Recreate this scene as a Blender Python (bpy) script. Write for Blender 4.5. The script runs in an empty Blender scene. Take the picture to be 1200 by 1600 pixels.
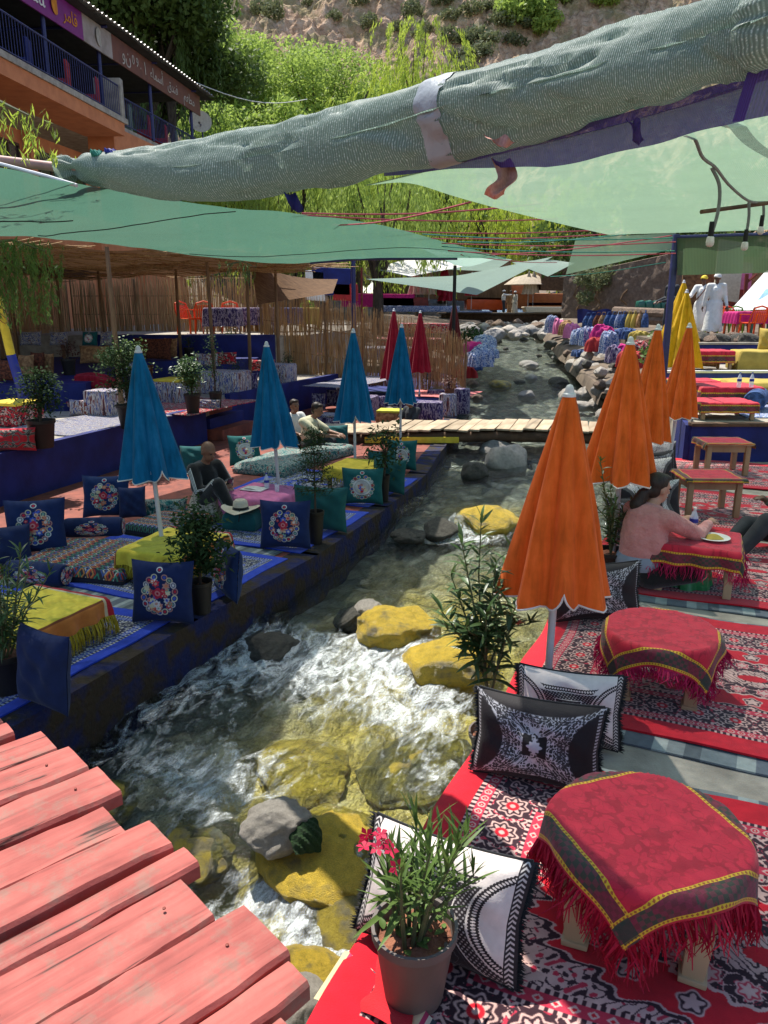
import bpy, bmesh, math, random
import numpy as np
from mathutils import Vector, Matrix, Euler

random.seed(7)
RNG = np.random.default_rng(7)
SC = bpy.context.scene
COL = SC.collection
R = math.radians

# ------------------------------------------------------------------ camera, sky, sun, exposure
CAM_H, PITCH, FOC = 2.2, R(15), 1200.0
cam = bpy.data.cameras.new('camera')
cam.sensor_fit = 'VERTICAL'; cam.sensor_height = 36; cam.lens = 27.0
cam.clip_start = 0.05; cam.clip_end = 900
camo = bpy.data.objects.new('camera', cam); COL.objects.link(camo)
camo.location = (0, 0, CAM_H); camo.rotation_euler = (R(75), 0, 0)
SC.camera = camo

SUN_EL, SUN_AZ = R(63), R(-31)            # azimuth from +Y towards +X
sdir = Vector((math.sin(SUN_AZ) * math.cos(SUN_EL), math.cos(SUN_AZ) * math.cos(SUN_EL), math.sin(SUN_EL)))
w = bpy.data.worlds.new('World'); SC.world = w; w.use_nodes = True
nt = w.node_tree; nt.nodes.clear()
sky = nt.nodes.new('ShaderNodeTexSky'); sky.sky_type = 'NISHITA'; sky.sun_disc = False
sky.sun_elevation = SUN_EL; sky.sun_rotation = SUN_AZ; sky.altitude = 900
bg = nt.nodes.new('ShaderNodeBackground'); bg.inputs['Strength'].default_value = 0.14
wo = nt.nodes.new('ShaderNodeOutputWorld')
nt.links.new(sky.outputs[0], bg.inputs[0]); nt.links.new(bg.outputs[0], wo.inputs[0])
sl = bpy.data.lights.new('sun', 'SUN'); sl.energy = 4.6; sl.angle = R(0.55); sl.color = (1, .955, .87)
so = bpy.data.objects.new('sun', sl); COL.objects.link(so)
so.rotation_euler = (-sdir).to_track_quat('-Z', 'Y').to_euler()
SC.view_settings.view_transform = 'Standard'; SC.view_settings.look = 'None'
SC.view_settings.exposure = 0.80; SC.view_settings.gamma = 1; SC.view_settings.use_curve_mapping = False
SC.render.engine = 'CYCLES'
SC.cycles.use_denoising = True
SC.cycles.transparent_max_bounces = 16
SC.cycles.max_bounces = 8
SC.cycles.caustics_reflective = False; SC.cycles.caustics_refractive = False
SC.cycles.sample_clamp_indirect = 6

# ------------------------------------------------------------------ helpers
def ray(px, py):
    a = (px - 600) / FOC; b = (800 - py) / FOC
    return Vector((a, math.cos(PITCH) + b * math.sin(PITCH), -math.sin(PITCH) + b * math.cos(PITCH)))
def G(px, py, z=0.0):                     # the place at height z seen at a photo pixel
    d = ray(px, py); t = (z - CAM_H) / d.z
    return Vector((d.x * t, d.y * t, z))
def Y(px, py, y):                         # the place at distance y seen at a photo pixel
    d = ray(px, py); t = y / d.y
    return Vector((d.x * t, y, CAM_H + d.z * t))

BANK = R(-23.7)                           # both terraces run along the stream
def SV(s, v, z=0.0): return Vector((s * .402 + v * .916, s * .916 - v * .402, z))

_perm = RNG.random((256, 256))
def vnoise(x, y, seed=0):
    x = np.asarray(x, float) + seed * 17.31; y = np.asarray(y, float) + seed * 9.73
    xi = np.floor(x).astype(int); yi = np.floor(y).astype(int)
    fx = x - xi; fy = y - yi
    fx = fx * fx * (3 - 2 * fx); fy = fy * fy * (3 - 2 * fy)
    g = lambda a, b: _perm[a % 256, b % 256]
    return (g(xi, yi) * (1 - fx) + g(xi + 1, yi) * fx) * (1 - fy) + (g(xi, yi + 1) * (1 - fx) + g(xi + 1, yi + 1) * fx) * fy
def fbm(x, y, oct=4, seed=0):
    s = 0; a = .5; t = 0
    for i in range(oct):
        s = s + a * vnoise(x * 2 ** i, y * 2 ** i, seed + i * 3); t += a; a *= .5
    return s / t
def sstep(a, b, x):
    t = np.clip((np.asarray(x, float) - a) / (b - a), 0, 1); return t * t * (3 - 2 * t)

def tag(o, label=None, cat=None, group=None, kind=None):
    if label: o['label'] = label
    if cat: o['category'] = cat
    if group: o['group'] = group
    if kind: o['kind'] = kind
    return o
def thing(name, label, cat, loc=(0, 0, 0), rz=0.0, group=None):
    o = bpy.data.objects.new(name, None); COL.objects.link(o)
    o.location = loc; o.rotation_euler = (0, 0, rz); o.empty_display_size = .1
    return tag(o, label, cat, group)
def kids(o): return list(o.children)
def copy_tree(o, parent=None):
    c = o.copy(); COL.objects.link(c)
    if parent: c.parent = parent
    for ch in kids(o): copy_tree(ch, c)
    return c
def dup(o, loc, rz=0.0, label=None, scale=None, group=None):
    c = copy_tree(o); c.location = loc; c.rotation_euler = (0, 0, rz)
    if label: c['label'] = label
    if scale: c.scale = (scale,) * 3 if not hasattr(scale, '__len__') else scale
    if group: c['group'] = group
    return c
def recolor(o, m, names=None):            # give a copied thing's parts their own material
    for ch in [o] + kids(o):
        if ch.type == 'MESH' and (names is None or ch.name.split('.')[0] in names):
            ch.data = ch.data.copy(); ch.data.materials.clear(); ch.data.materials.append(m)
def rot3(rx=0, ry=0, rz=0, loc=(0, 0, 0)):
    return Matrix.Translation(loc) @ Euler((rx, ry, rz)).to_matrix().to_4x4()

class MB:
    def __init__(s): s.v = []; s.f = []; s.uv = []; s.M = None; s.has_uv = False
    def _add(s, vs, fs, uvs=None):
        n = len(s.v)
        if s.M is not None: vs = [s.M @ Vector(p) for p in vs]
        s.v.extend([tuple(p) for p in vs])
        s.f.extend([tuple(i + n for i in f) for f in fs])
        if uvs is None: s.uv.extend([(0, 0)] * len(vs))
        else: s.uv.extend(uvs); s.has_uv = True
        return s
    def box(s, c, sz, M=None, taper=1.0):
        x, y, z = [a / 2 for a in sz]; t = taper
        vs = [Vector(p) for p in ((-x, -y, -z), (x, -y, -z), (x, y, -z), (-x, y, -z), (-x * t, -y * t, z), (x * t, -y * t, z), (x * t, y * t, z), (-x * t, y * t, z))]
        if M is not None: vs = [M @ p for p in vs]
        vs = [p + Vector(c) for p in vs]
        return s._add(vs, [(3, 2, 1, 0), (4, 5, 6, 7), (0, 1, 5, 4), (1, 2, 6, 5), (2, 3, 7, 6), (3, 0, 4, 7)])
    def rbox(s, c, sz, b=.02, M=None):    # box with a chamfer all round
        bm = bmesh.new(); bmesh.ops.create_cube(bm, size=1)
        for v in bm.verts: v.co = Vector((v.co.x * sz[0], v.co.y * sz[1], v.co.z * sz[2]))
        bmesh.ops.bevel(bm, geom=bm.edges[:], offset=min(b, min(sz) * .45), segments=2, affect='EDGES', profile=.6)
        vs = [(M @ v.co if M is not None else v.co) + Vector(c) for v in bm.verts]
        bm.verts.index_update()
        fs = [[v.index for v in f.verts] for f in bm.faces]; bm.free()
        return s._add(vs, fs)
    def tube(s, pts, r, n=8, cap=True):
        pts = [Vector(p) for p in pts]; m = len(pts)
        rs = r if hasattr(r, '__len__') else [r] * m
        vs = []; fs = []
        up = Vector((0, 0, 1)); prev = None
        for i, p in enumerate(pts):
            t = (pts[min(i + 1, m - 1)] - pts[max(i - 1, 0)])
            t = t.normalized() if t.length > 1e-9 else Vector((0, 0, 1))
            if prev is None:
                a = t.cross(up)
                if a.length < .05: a = t.cross(Vector((1, 0, 0)))
            else:
                a = prev - t * prev.dot(t)
            a.normalize(); b = t.cross(a); prev = a
            for k in range(n):
                an = 2 * math.pi * k / n
                vs.append(p + (a * math.cos(an) + b * math.sin(an)) * rs[i])
        for i in range(m - 1):
            for k in range(n):
                k2 = (k + 1) % n
                fs.append((i * n + k, i * n + k2, (i + 1) * n + k2, (i + 1) * n + k))
        if cap:
            fs.append(tuple(range(n - 1, -1, -1))); fs.append(tuple(range((m - 1) * n, m * n)))
        return s._add(vs, fs)
    def lathe(s, prof, n=16, c=(0, 0, 0)):
        vs = []; fs = []; m = len(prof); c = Vector(c)
        for r, z in prof:
            for k in range(n):
                a = 2 * math.pi * k / n
                vs.append(c + Vector((r * math.cos(a), r * math.sin(a), z)))
        for i in range(m - 1):
            for k in range(n):
                k2 = (k + 1) % n
                fs.append((i * n + k, i * n + k2, (i + 1) * n + k2, (i + 1) * n + k))
        fs.append(tuple(range(n - 1, -1, -1))); fs.append(tuple(range((m - 1) * n, m * n)))
        return s._add(vs, fs)
    def grid(s, fn, nu, nv, closed=False, flip=False):
        vs = []; uv = []; fs = []
        for j in range(nv + 1):
            for i in range(nu + 1):
                u = i / nu; v = j / nv
                vs.append(Vector(fn(u, v))); uv.append((u, v))
        w = nu + 1
        for j in range(nv):
            for i in range(nu):
                q = (j * w + i, j * w + i + 1, (j + 1) * w + i + 1, (j + 1) * w + i)
                fs.append(q[::-1] if flip else q)
        return s._add(vs, fs, uv)
    def prism(s, poly, z0, z1):
        n = len(poly)
        vs = [(p[0], p[1], z0) for p in poly] + [(p[0], p[1], z1) for p in poly]
        fs = [tuple(range(n - 1, -1, -1)), tuple(range(n, 2 * n))] + [(i, (i + 1) % n, n + (i + 1) % n, n + i) for i in range(n)]
        return s._add(vs, fs)
    def build(s, name, m, parent=None, smooth=True, loc=None, rz=0, ang=42):
        me = bpy.data.meshes.new(name)
        me.from_pydata(s.v, [], s.f)
        if s.has_uv:
            l = me.uv_layers.new(name='UVMap')
            vi = np.empty(len(me.loops), int); me.loops.foreach_get('vertex_index', vi)
            l.data.foreach_set('uv', np.asarray(s.uv, float)[vi].ravel())
        for mm in (m if isinstance(m, (list, tuple)) else [m]): me.materials.append(mm)
        if smooth:
            me.polygons.foreach_set('use_smooth', np.ones(len(me.polygons), bool))
            if ang < 180: me.set_sharp_from_angle(angle=R(ang))
        me.update()
        o = bpy.data.objects.new(name, me); COL.objects.link(o)
        if parent: o.parent = parent
        if loc is not None: o.location = loc
        if rz: o.rotation_euler = (0, 0, rz)
        return o
def np_mesh(name, verts, quads, m, parent=None, smooth=True, uv=None, attrs=None):
    me = bpy.data.meshes.new(name)
    verts = np.asarray(verts, np.float32); quads = np.asarray(quads, np.int32)
    k = quads.shape[1]
    me.vertices.add(len(verts)); me.vertices.foreach_set('co', verts.ravel())
    me.loops.add(quads.size); me.loops.foreach_set('vertex_index', quads.ravel())
    me.polygons.add(len(quads)); me.polygons.foreach_set('loop_start', np.arange(0, quads.size, k, dtype=np.int32))
    if uv is not None:
        l = me.uv_layers.new(name='UVMap'); l.data.foreach_set('uv', np.asarray(uv, np.float32)[quads.ravel()].ravel())
    for an, av in (attrs or {}).items():
        a = me.attributes.new(an, 'FLOAT', 'POINT'); a.data.foreach_set('value', np.asarray(av, np.float32))
    me.polygons.foreach_set('use_smooth', np.full(len(quads), smooth))
    me.update(calc_edges=True); me.validate()
    for mm in (m if isinstance(m, (list, tuple)) else [m]): me.materials.append(mm)
    o = bpy.data.objects.new(name, me); COL.objects.link(o)
    if parent: o.parent = parent
    return o
def grid_quads(nu, nv):
    i, j = np.meshgrid(np.arange(nu), np.arange(nv)); w_ = nu + 1
    a = (j * w_ + i).ravel(); return np.stack([a, a + 1, a + w_ + 1, a + w_], 1)

# ------------------------------------------------------------------ materials
def new_mat(name):
    m = bpy.data.materials.new(name); m.use_nodes = True
    n = m.node_tree; n.nodes.clear()
    return m, n
def nd(n, t, **kw):
    x = n.nodes.new('ShaderNode' + t)
    for k, v in kw.items(): setattr(x, k, v)
    return x
def ramp(n, src, stops):
    r = nd(n, 'ValToRGB'); e = r.color_ramp.elements
    while len(e) < len(stops): e.new(.5)
    for el, (p, c) in zip(e, stops):
        el.position = p; el.color = (*c, 1) if len(c) == 3 else c
    n.links.new(src, r.inputs[0]); return r.outputs[0]
def noise(n, vec, scale, detail=4, rough=.55, dist=0):
    x = nd(n, 'TexNoise'); x.inputs['Scale'].default_value = scale; x.inputs['Detail'].default_value = detail
    x.inputs['Roughness'].default_value = rough; x.inputs['Distortion'].default_value = dist
    if vec is not None: n.links.new(vec, x.inputs['Vector'])
    return x.outputs['Fac']
def coords(n, kind='Object', scale=(1, 1, 1), rot=(0, 0, 0)):
    t = nd(n, 'TexCoord'); mp = nd(n, 'Mapping')
    mp.inputs['Scale'].default_value = scale; mp.inputs['Rotation'].default_value = rot
    n.links.new(t.outputs[kind], mp.inputs['Vector']); return mp.outputs[0]
def mixc(n, fac, a, b, mode='MIX'):
    x = nd(n, 'Mix', data_type='RGBA', blend_type=mode)
    for s, v in ((x.inputs[0], fac), (x.inputs[6], a), (x.inputs[7], b)):
        if hasattr(v, 'links') or isinstance(v, bpy.types.NodeSocket): n.links.new(v, s)
        elif isinstance(v, (int, float)): s.default_value = v
        else: s.default_value = (*v, 1)
    return x.outputs[2]
def math_(n, op, a, b=0.0):
    x = nd(n, 'Math', operation=op)
    for s, v in ((x.inputs[0], a), (x.inputs[1], b)):
        if isinstance(v, bpy.types.NodeSocket): n.links.new(v, s)
        else: s.default_value = v
    return x.outputs[0]
def bump(n, h, strength=.3, dist=.01):
    b = nd(n, 'Bump'); b.inputs['Strength'].default_value = strength; b.inputs['Distance'].default_value = dist
    n.links.new(h, b.inputs['Height']); return b.outputs[0]
def finish(n, col, rough=.8, normal=None, spec=.3, metal=0, sheen=0, trans=0):
    p = nd(n, 'BsdfPrincipled')
    for nm, v in (('Base Color', col), ('Roughness', rough), ('Metallic', metal), ('Specular IOR Level', spec), ('Sheen Weight', sheen)):
        if isinstance(v, bpy.types.NodeSocket): n.links.new(v, p.inputs[nm])
        elif hasattr(v, '__len__'): p.inputs[nm].default_value = (*v, 1)
        else: p.inputs[nm].default_value = v
    if normal is not None: n.links.new(normal, p.inputs['Normal'])
    o = nd(n, 'OutputMaterial'); out = p.outputs[0]
    if trans:
        t = nd(n, 'BsdfTranslucent'); mx = nd(n, 'MixShader'); mx.inputs[0].default_value = trans
        if isinstance(col, bpy.types.NodeSocket): n.links.new(col, t.inputs[0])
        else: t.inputs[0].default_value = (*col, 1)
        n.links.new(out, mx.inputs[1]); n.links.new(t.outputs[0], mx.inputs[2]); out = mx.outputs[0]
    n.links.new(out, o.inputs[0]); return p
MATS = {}
def mat(name, c, c2=None, scale=8, rough=.8, bmp=.25, bscale=60, spec=.3, metal=0, sheen=0, stretch=(1, 1, 1), trans=0, detail=5, contrast=(.32, .68), bdist=.006, rand=0.0):
    if name in MATS: return MATS[name]
    m, n = new_mat(name)
    v = coords(n, 'Object', stretch)
    c2 = c2 or tuple(min(1, x * .62) for x in c)
    f = noise(n, v, scale, detail)
    col = ramp(n, f, [(contrast[0], c2), (contrast[1], c)])
    if rand:
        oi = nd(n, 'ObjectInfo'); k = math_(n, 'MULTIPLY_ADD', oi.outputs['Random'], rand)
        k.node.inputs[2].default_value = 1 - rand / 2
        col = mixc(n, 1.0, col, k, 'MULTIPLY')
    b = bump(n, noise(n, v, bscale, 3), bmp, bdist) if bmp else None
    finish(n, col, rough, b, spec, metal, sheen, trans)
    MATS[name] = m; return m

def srgb(a):
    a = np.clip(a, 0, 1); return np.where(a <= .0031308, a * 12.92, 1.055 * a ** (1 / 2.4) - .055)
def img_mat(name, arr, rough=.9, sheen=.15, scale_noise=30, wear=.18, bmp=.35, bscale=260, spec=.15):
    """arr: H x W x 3 linear colours computed above (a woven pattern), v upwards."""
    h, w_ = arr.shape[:2]
    im = bpy.data.images.new(name + '_weave', w_, h)
    px = np.ones((h, w_, 4), np.float32); px[..., :3] = srgb(arr)
    im.pixels.foreach_set(px.ravel()); im.update(); im.pack()
    m, n = new_mat(name)
    t = nd(n, 'TexImage'); t.image = im; t.extension = 'EXTEND'
    tc = nd(n, 'TexCoord'); n.links.new(tc.outputs['UV'], t.inputs[0])
    ob = coords(n, 'Object')
    f = noise(n, ob, scale_noise, 5)
    k = ramp(n, f, [(.3, (1 - wear,) * 3), (.7, (1 + wear * .4,) * 3)])
    col = mixc(n, 1.0, t.outputs[0], k, 'MULTIPLY')
    finish(n, col, rough, bump(n, noise(n, ob, bscale, 2), bmp, .004), spec, 0, sheen)
    MATS[name] = m; return m
# ------------------------------------------------------------------ plain materials
M = {}
M['concrete'] = mat('concrete', (.42, .38, .31), (.25, .22, .18), 5, .9, .5, 90)
M['redfloor'] = mat('red_painted_floor', (.29, .08, .052), (.15, .045, .035), 6, .75, .4, 60)
M['bluewall'] = mat('blue_painted_wall', (.012, .022, .16), (.008, .012, .085), 3, .7, .5, 40)
M['bluebright'] = mat('bright_blue_paint', (.03, .05, .36), (.02, .03, .22), 5, .6, .2, 60)
M['mudblue'] = mat('stained_blue_wall', (.010, .015, .075), (.034, .024, .015), 4.5, .85, .9, 24, contrast=(.44, .6), bdist=.02)
M['earth'] = mat('earth', (.2, .15, .105), (.1, .075, .055), 2, .95, .8, 25, bdist=.03)
M['wood'] = mat('bare_wood', (.42, .27, .15), (.26, .15, .08), 5, .7, .3, 60, stretch=(1, 1, .2))
M['oldwood'] = mat('grey_plank_wood', (.52, .41, .28), (.3, .22, .14), 7, .85, .5, 50, stretch=(1, .2, 1), rand=.4)
M['darkwood'] = mat('dark_log', (.13, .075, .045), (.06, .035, .022), 6, .9, .6, 30)
M['plastic_tan'] = mat('tan_plastic', (.5, .38, .22), (.44, .33, .19), 3, .4, .03, 50, spec=.5)
M['pot_grey'] = mat('grey_brown_pot', (.16, .135, .12), (.115, .095, .085), 4, .55, .1, 60)
M['pot_black'] = mat('black_pot', (.022, .02, .018), (.014, .013, .012), 4, .5, .1, 60)
M['pot_clay'] = mat('clay_pot', (.24, .09, .05), (.16, .06, .035), 5, .8, .2, 60)
M['soil'] = mat('red_soil', (.3, .125, .07), (.17, .065, .04), 14, .95, .9, 50, bdist=.015)
M['white_metal'] = mat('white_pole', (.62, .62, .62), (.5, .5, .5), 6, .4, .05, 50, spec=.5)
M['navy_pole'] = mat('navy_steel', (.018, .022, .12), (.012, .014, .07), 8, .5, .1, 60, spec=.5)
M['black'] = mat('black_fabric', (.012, .011, .012), (.006, .006, .006), 20, .95, .4, 200, sheen=.3)
M['white'] = mat('white_fabric', (.72, .70, .66), (.6, .58, .54), 12, .9, .2, 120)
M['cream'] = mat('cream_fabric', (.62, .55, .42), (.5, .43, .32), 12, .9, .2, 120)
M['skin'] = mat('skin', (.26, .13, .08), (.2, .1, .06), 14, .5, .1, 120)
M['skin_dark'] = mat('dark_skin', (.14, .07, .042), (.1, .05, .03), 14, .5, .1, 120)
M['skin_light'] = mat('light_skin', (.46, .26, .18), (.4, .21, .14), 14, .5, .1, 120)
M['hair'] = mat('dark_hair', (.016, .011, .009), (.035, .022, .016), 60, .5, .5, 120, stretch=(1, 1, .25))
M['stem'] = mat('green_stem', (.12, .14, .05), (.1, .085, .045), 30, .7, .2, 90)
M['bark'] = mat('bark', (.1, .075, .055), (.045, .033, .025), 9, .95, .9, 30, stretch=(1, 1, .3), bdist=.03)
M['leaf_ole'] = mat('oleander_leaf', (.07, .13, .035), (.05, .095, .028), 9, .42, .05, 60, trans=.22, spec=.5, rand=.7)
M['leaf_lite'] = mat('fresh_leaf', (.13, .21, .05), (.09, .15, .035), 9, .5, .05, 60, trans=.3, rand=.5)
M['leaf_dark'] = mat('dark_leaf', (.045, .085, .03), (.025, .05, .018), 6, .8, .1, 60, trans=.25, rand=.3, spec=.12)
M['leaf_red'] = mat('red_leaf', (.12, .03, .025), (.07, .03, .02), 6, .55, .1, 60, trans=.2)
M['petal'] = mat('magenta_petal', (.62, .012, .07), (.45, .008, .05), 20, .6, .05, 90, trans=.25)
M['reed'] = mat('dry_reed', (.62, .42, .2), (.32, .18, .08), 5, .8, .3, 80, stretch=(6, 6, .4), contrast=(.35, .65), trans=.15)
M['reedmat'] = mat('reed_mat', (.27, .15, .07), (.1, .05, .025), 6, .85, .4, 60, stretch=(1, 14, 1), trans=.12)
M['pole'] = mat('rough_pole', (.26, .16, .085), (.13, .08, .045), 8, .9, .5, 40, stretch=(1, 1, .3))
M['rope_red'] = mat('red_rope', (.42, .07, .09), None, 40, .8, .2, 200)
M['rope_green'] = mat('green_rope', (.05, .28, .2), None, 40, .8, .2, 200)
M['cable'] = mat('grey_cable', (.19, .2, .19), None, 30, .6, .1, 90)
M['cable_black'] = mat('black_tape', (.012, .012, .012), None, 30, .6, .1, 90)
M['lampwhite'] = mat('white_lampholder', (.7, .69, .64), None, 20, .4, .05, 90)
M['rust'] = mat('red_steel', (.25, .04, .025), (.14, .03, .02), 6, .6, .2, 60)
M['glass'] = None
M['orangewall'] = mat('orange_render', (.6, .23, .1), (.47, .17, .075), 2.5, .9, .4, 40)
M['corrugated'] = mat('metal_roof', (.5, .49, .48), (.3, .28, .27), 3, .5, .1, 30, metal=.4)
M['darkwin'] = mat('dark_window', (.02, .026, .03), (.01, .014, .016), 2, .12, 0, 10, spec=.6)
M['redchair'] = mat('red_cloth_plain', (.42, .03, .03), (.27, .02, .02), 7, .8, .2, 80)
M['orange_plastic'] = mat('orange_plastic', (.85, .11, .012), (.72, .085, .01), 3, .35, .02, 50, spec=.5, trans=.15)
M['green_plastic'] = mat('green_plastic', (.22, .42, .03), (.17, .33, .02), 3, .35, .02, 50, spec=.5, trans=.15)
M['dkgreen_plastic'] = mat('dark_green_plastic', (.02, .14, .1), (.015, .1, .07), 3, .35, .02, 50, spec=.5)
M['white_plastic'] = mat('white_plastic', (.75, .74, .7), (.65, .64, .6), 3, .35, .02, 50, spec=.5)
M['navy'] = mat('navy_cotton', (.012, .024, .09), (.009, .017, .06), 10, .9, .25, 220, sheen=.1)
M['teal'] = mat('teal_cotton', (.012, .1, .1), (.008, .07, .075), 10, .9, .25, 220, sheen=.1)
M['brown_cush'] = mat('brown_cushion', (.16, .05, .025), (.06, .02, .012), 26, .9, .3, 120, contrast=(.45, .55))
M['tan_cush'] = mat('tan_cushion', (.38, .22, .1), (.2, .1, .045), 16, .9, .3, 120, contrast=(.42, .58))
M['khaki'] = mat('khaki_cushion', (.46, .34, .07), (.34, .25, .05), 6, .9, .3, 120)
M['yellowcloth'] = mat('yellow_cloth', (.8, .6, .06), (.62, .45, .04), 9, .85, .3, 160)
M['lime'] = mat('yellow_green_cloth', (.5, .5, .06), (.38, .37, .04), 9, .85, .3, 160)
M['pinkcloth'] = mat('pink_cloth', (.7, .2, .38), (.58, .16, .3), 9, .85, .3, 160)
M['magenta'] = mat('magenta_cloth', (.55, .02, .2), (.4, .015, .13), 9, .85, .3, 160)
M['ropeblue'] = mat('denim_blue', (.05, .1, .25), (.02, .04, .1), 14, .85, .4, 90, contrast=(.42, .58))

def ikat(name, cols, scale=(60, 14, 14), base=(.02, .02, .03)):
    m, n = new_mat(name)
    v = coords(n, 'Object', scale)
    f = noise(n, v, 1.0, 3, .6, .6)
    k = len(cols); stops = []
    for i, c in enumerate(cols): stops.append((.3 + .4 * i / k, c))
    r = nd(n, 'ValToRGB'); r.color_ramp.interpolation = 'CONSTANT'; e = r.color_ramp.elements
    while len(e) < len(stops): e.new(.5)
    for el, (p, c) in zip(e, stops): el.position = p; el.color = (*c, 1)
    n.links.new(f, r.inputs[0])
    finish(n, r.outputs[0], .9, bump(n, noise(n, coords(n), 180, 2), .3, .004), .2, 0, .1)
    MATS[name] = m; return m
M['ikat'] = ikat('striped_ikat', [(.03, .03, .06), (.5, .45, .38), (.05, .07, .25), (.55, .5, .45), (.2, .05, .04), (.04, .035, .05)], (24, 24, 3))
M['purple_pat'] = ikat('purple_pattern', [(.03, .02, .07), (.06, .04, .13), (.3, .25, .3), (.05, .03, .1), (.025, .02, .05)], (16, 16, 6))
M['kilim'] = ikat('grey_kilim', [(.06, .06, .07), (.4, .36, .3), (.05, .07, .2), (.35, .32, .28), (.1, .03, .03)], (9, 60, 9))
M['bluebag'] = ikat('blue_pattern', [(.02, .04, .14), (.1, .17, .35), (.45, .45, .5), (.03, .06, .2)], (22, 22, 22))
M['redcarp'] = ikat('red_pattern', [(.4, .015, .03), (.5, .03, .04), (.02, .012, .015), (.5, .35, .3), (.42, .02, .03)], (16, 16, 16))

# umbrella fabric with weave, faint translucency
def fabric(name, c, trans=.25, dark=.75):
    m, n = new_mat(name); v = coords(n, 'Object')
    col = ramp(n, mixc(n, .5, noise(n, v, 4, 6, .65), noise(n, coords(n, 'Object', (26, 26, 1.5)), 1, 4)), [(.34, tuple(x * dark * .75 for x in c)), (.5, tuple(x * .9 for x in c)), (.66, tuple(min(1, x * 1.12 + .012) for x in c))])
    finish(n, col, .85, bump(n, noise(n, v, 350, 2), .25, .003), .15, 0, .1, trans)
    MATS[name] = m; return m
M['u_orange'] = fabric('orange_canvas', (.9, .17, .022), .28, .85)
M['u_blue'] = fabric('blue_canvas', (.005, .17, .36))
M['u_yellow'] = fabric('yellow_canvas', (.85, .52, .015))
M['u_red'] = fabric('crimson_canvas', (.36, .012, .03))
M['u_dark'] = fabric('maroon_canvas', (.16, .025, .025))
M['u_cream'] = fabric('cream_canvas', (.6, .5, .38))

# shade netting: woven strips with tiny openings
def net(name, c, c_trans, clear=.2, stripe=160.0, streak=0.0, cols=False):
    m, n = new_mat(name)
    uv = coords(n, 'UV', (stripe, stripe, 1)); ob = coords(n, 'Object')
    wv = nd(n, 'TexWave', wave_type='BANDS', bands_direction='X'); wv.inputs['Scale'].default_value = 1.0; wv.inputs['Distortion'].default_value = .6
    n.links.new(uv, wv.inputs['Vector'])
    big = noise(n, ob, 1.1, 5)
    fine = noise(n, coords(n, 'UV', (stripe * 3, stripe * 2.2, 1) if cols else (stripe * .35, stripe * 3, 1)), 1.0, 3)
    k = mixc(n, .35 if cols else .5, wv.outputs['Fac'], fine)
    shade = ramp(n, k, [(.25, tuple(x * .62 for x in c)), (.75, c)])
    shade = mixc(n, ramp(n, big, [(.4, (0, 0, 0)), (.7, (.5, .5, .5))]), shade, tuple(x * .7 for x in c))
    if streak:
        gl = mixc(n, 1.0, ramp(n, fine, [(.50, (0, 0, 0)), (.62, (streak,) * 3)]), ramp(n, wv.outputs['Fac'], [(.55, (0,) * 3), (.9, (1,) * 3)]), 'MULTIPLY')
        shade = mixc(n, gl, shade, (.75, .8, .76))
    p = nd(n, 'BsdfPrincipled'); n.links.new(shade, p.inputs['Base Color']); p.inputs['Roughness'].default_value = .5; p.inputs['Specular IOR Level'].default_value = .35
    n.links.new(bump(n, k, .5, .006), p.inputs['Normal'])
    t = nd(n, 'BsdfTranslucent'); n.links.new(mixc(n, 1.0, shade, tuple(a / max(b, .01) for a, b in zip(c_trans, c)), 'MULTIPLY'), t.inputs[0])
    m1 = nd(n, 'MixShader'); m1.inputs[0].default_value = .5
    n.links.new(p.outputs[0], m1.inputs[1]); n.links.new(t.outputs[0], m1.inputs[2])
    tr = nd(n, 'BsdfTransparent'); m2 = nd(n, 'MixShader')
    cl = ramp(n, fine, [(.35, (max(0, clear - .06),) * 3), (.65, (clear + .06,) * 3)])
    n.links.new(cl, m2.inputs[0]); n.links.new(m1.outputs[0], m2.inputs[1]); n.links.new(tr.outputs[0], m2.inputs[2])
    o = nd(n, 'OutputMaterial'); n.links.new(m2.outputs[0], o.inputs[0])
    MATS[name] = m; return m
M['net_left'] = net('dark_green_net', (.09, .19, .13), (.12, .28, .19), .13, 120)
M['net_right'] = net('light_green_net', (.22, .36, .23), (.42, .63, .42), .24, 140)
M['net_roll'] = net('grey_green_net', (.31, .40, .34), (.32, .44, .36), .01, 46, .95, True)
M['net_far'] = net('pale_green_net', (.36, .52, .43), (.5, .7, .58), .05, 60)
M['net_valance'] = net('dusty_dark_net', (.1, .16, .09), (.14, .24, .12), .12, 60)
M['net_purple'] = net('purple_net', (.09, .05, .27), (.12, .07, .36), .08, 90)

# stones
def stone(name, c, c2, algae=None, amount=.5, scale=7):
    m, n = new_mat(name); v = coords(n, 'Object')
    f = noise(n, v, scale, 8, .65)
    col = ramp(n, f, [(.32, c2), (.66, c)])
    sp = noise(n, v, 90, 2)
    col = mixc(n, ramp(n, sp, [(.55, (0, 0, 0)), (.62, (.5, .5, .5))]), col, tuple(x * .45 for x in c))
    rough = .85
    if algae:
        al = ramp(n, mixc(n, .45, noise(n, v, 60, 6, .75), noise(n, v, 5, 6, .7)), [(.32, tuple(x * .3 for x in algae)), (.47, tuple(x * .8 for x in algae)), (.66, tuple(min(1, x * 1.25) for x in algae))])
        k = ramp(n, noise(n, v, 2.2, 4), [(amount - .08, (0, 0, 0)), (amount + .08, (1, 1, 1))])
        col = mixc(n, k, al, col); rough = .33
    h = mixc(n, .5, noise(n, v, 9, 8, .75), noise(n, v, 80, 4))
    finish(n, col, rough, bump(n, h, 1.0, .05), .5)
    MATS[name] = m; return m
M['st_grey'] = stone('grey_stone', (.42, .39, .35), (.24, .22, .2))
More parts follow.
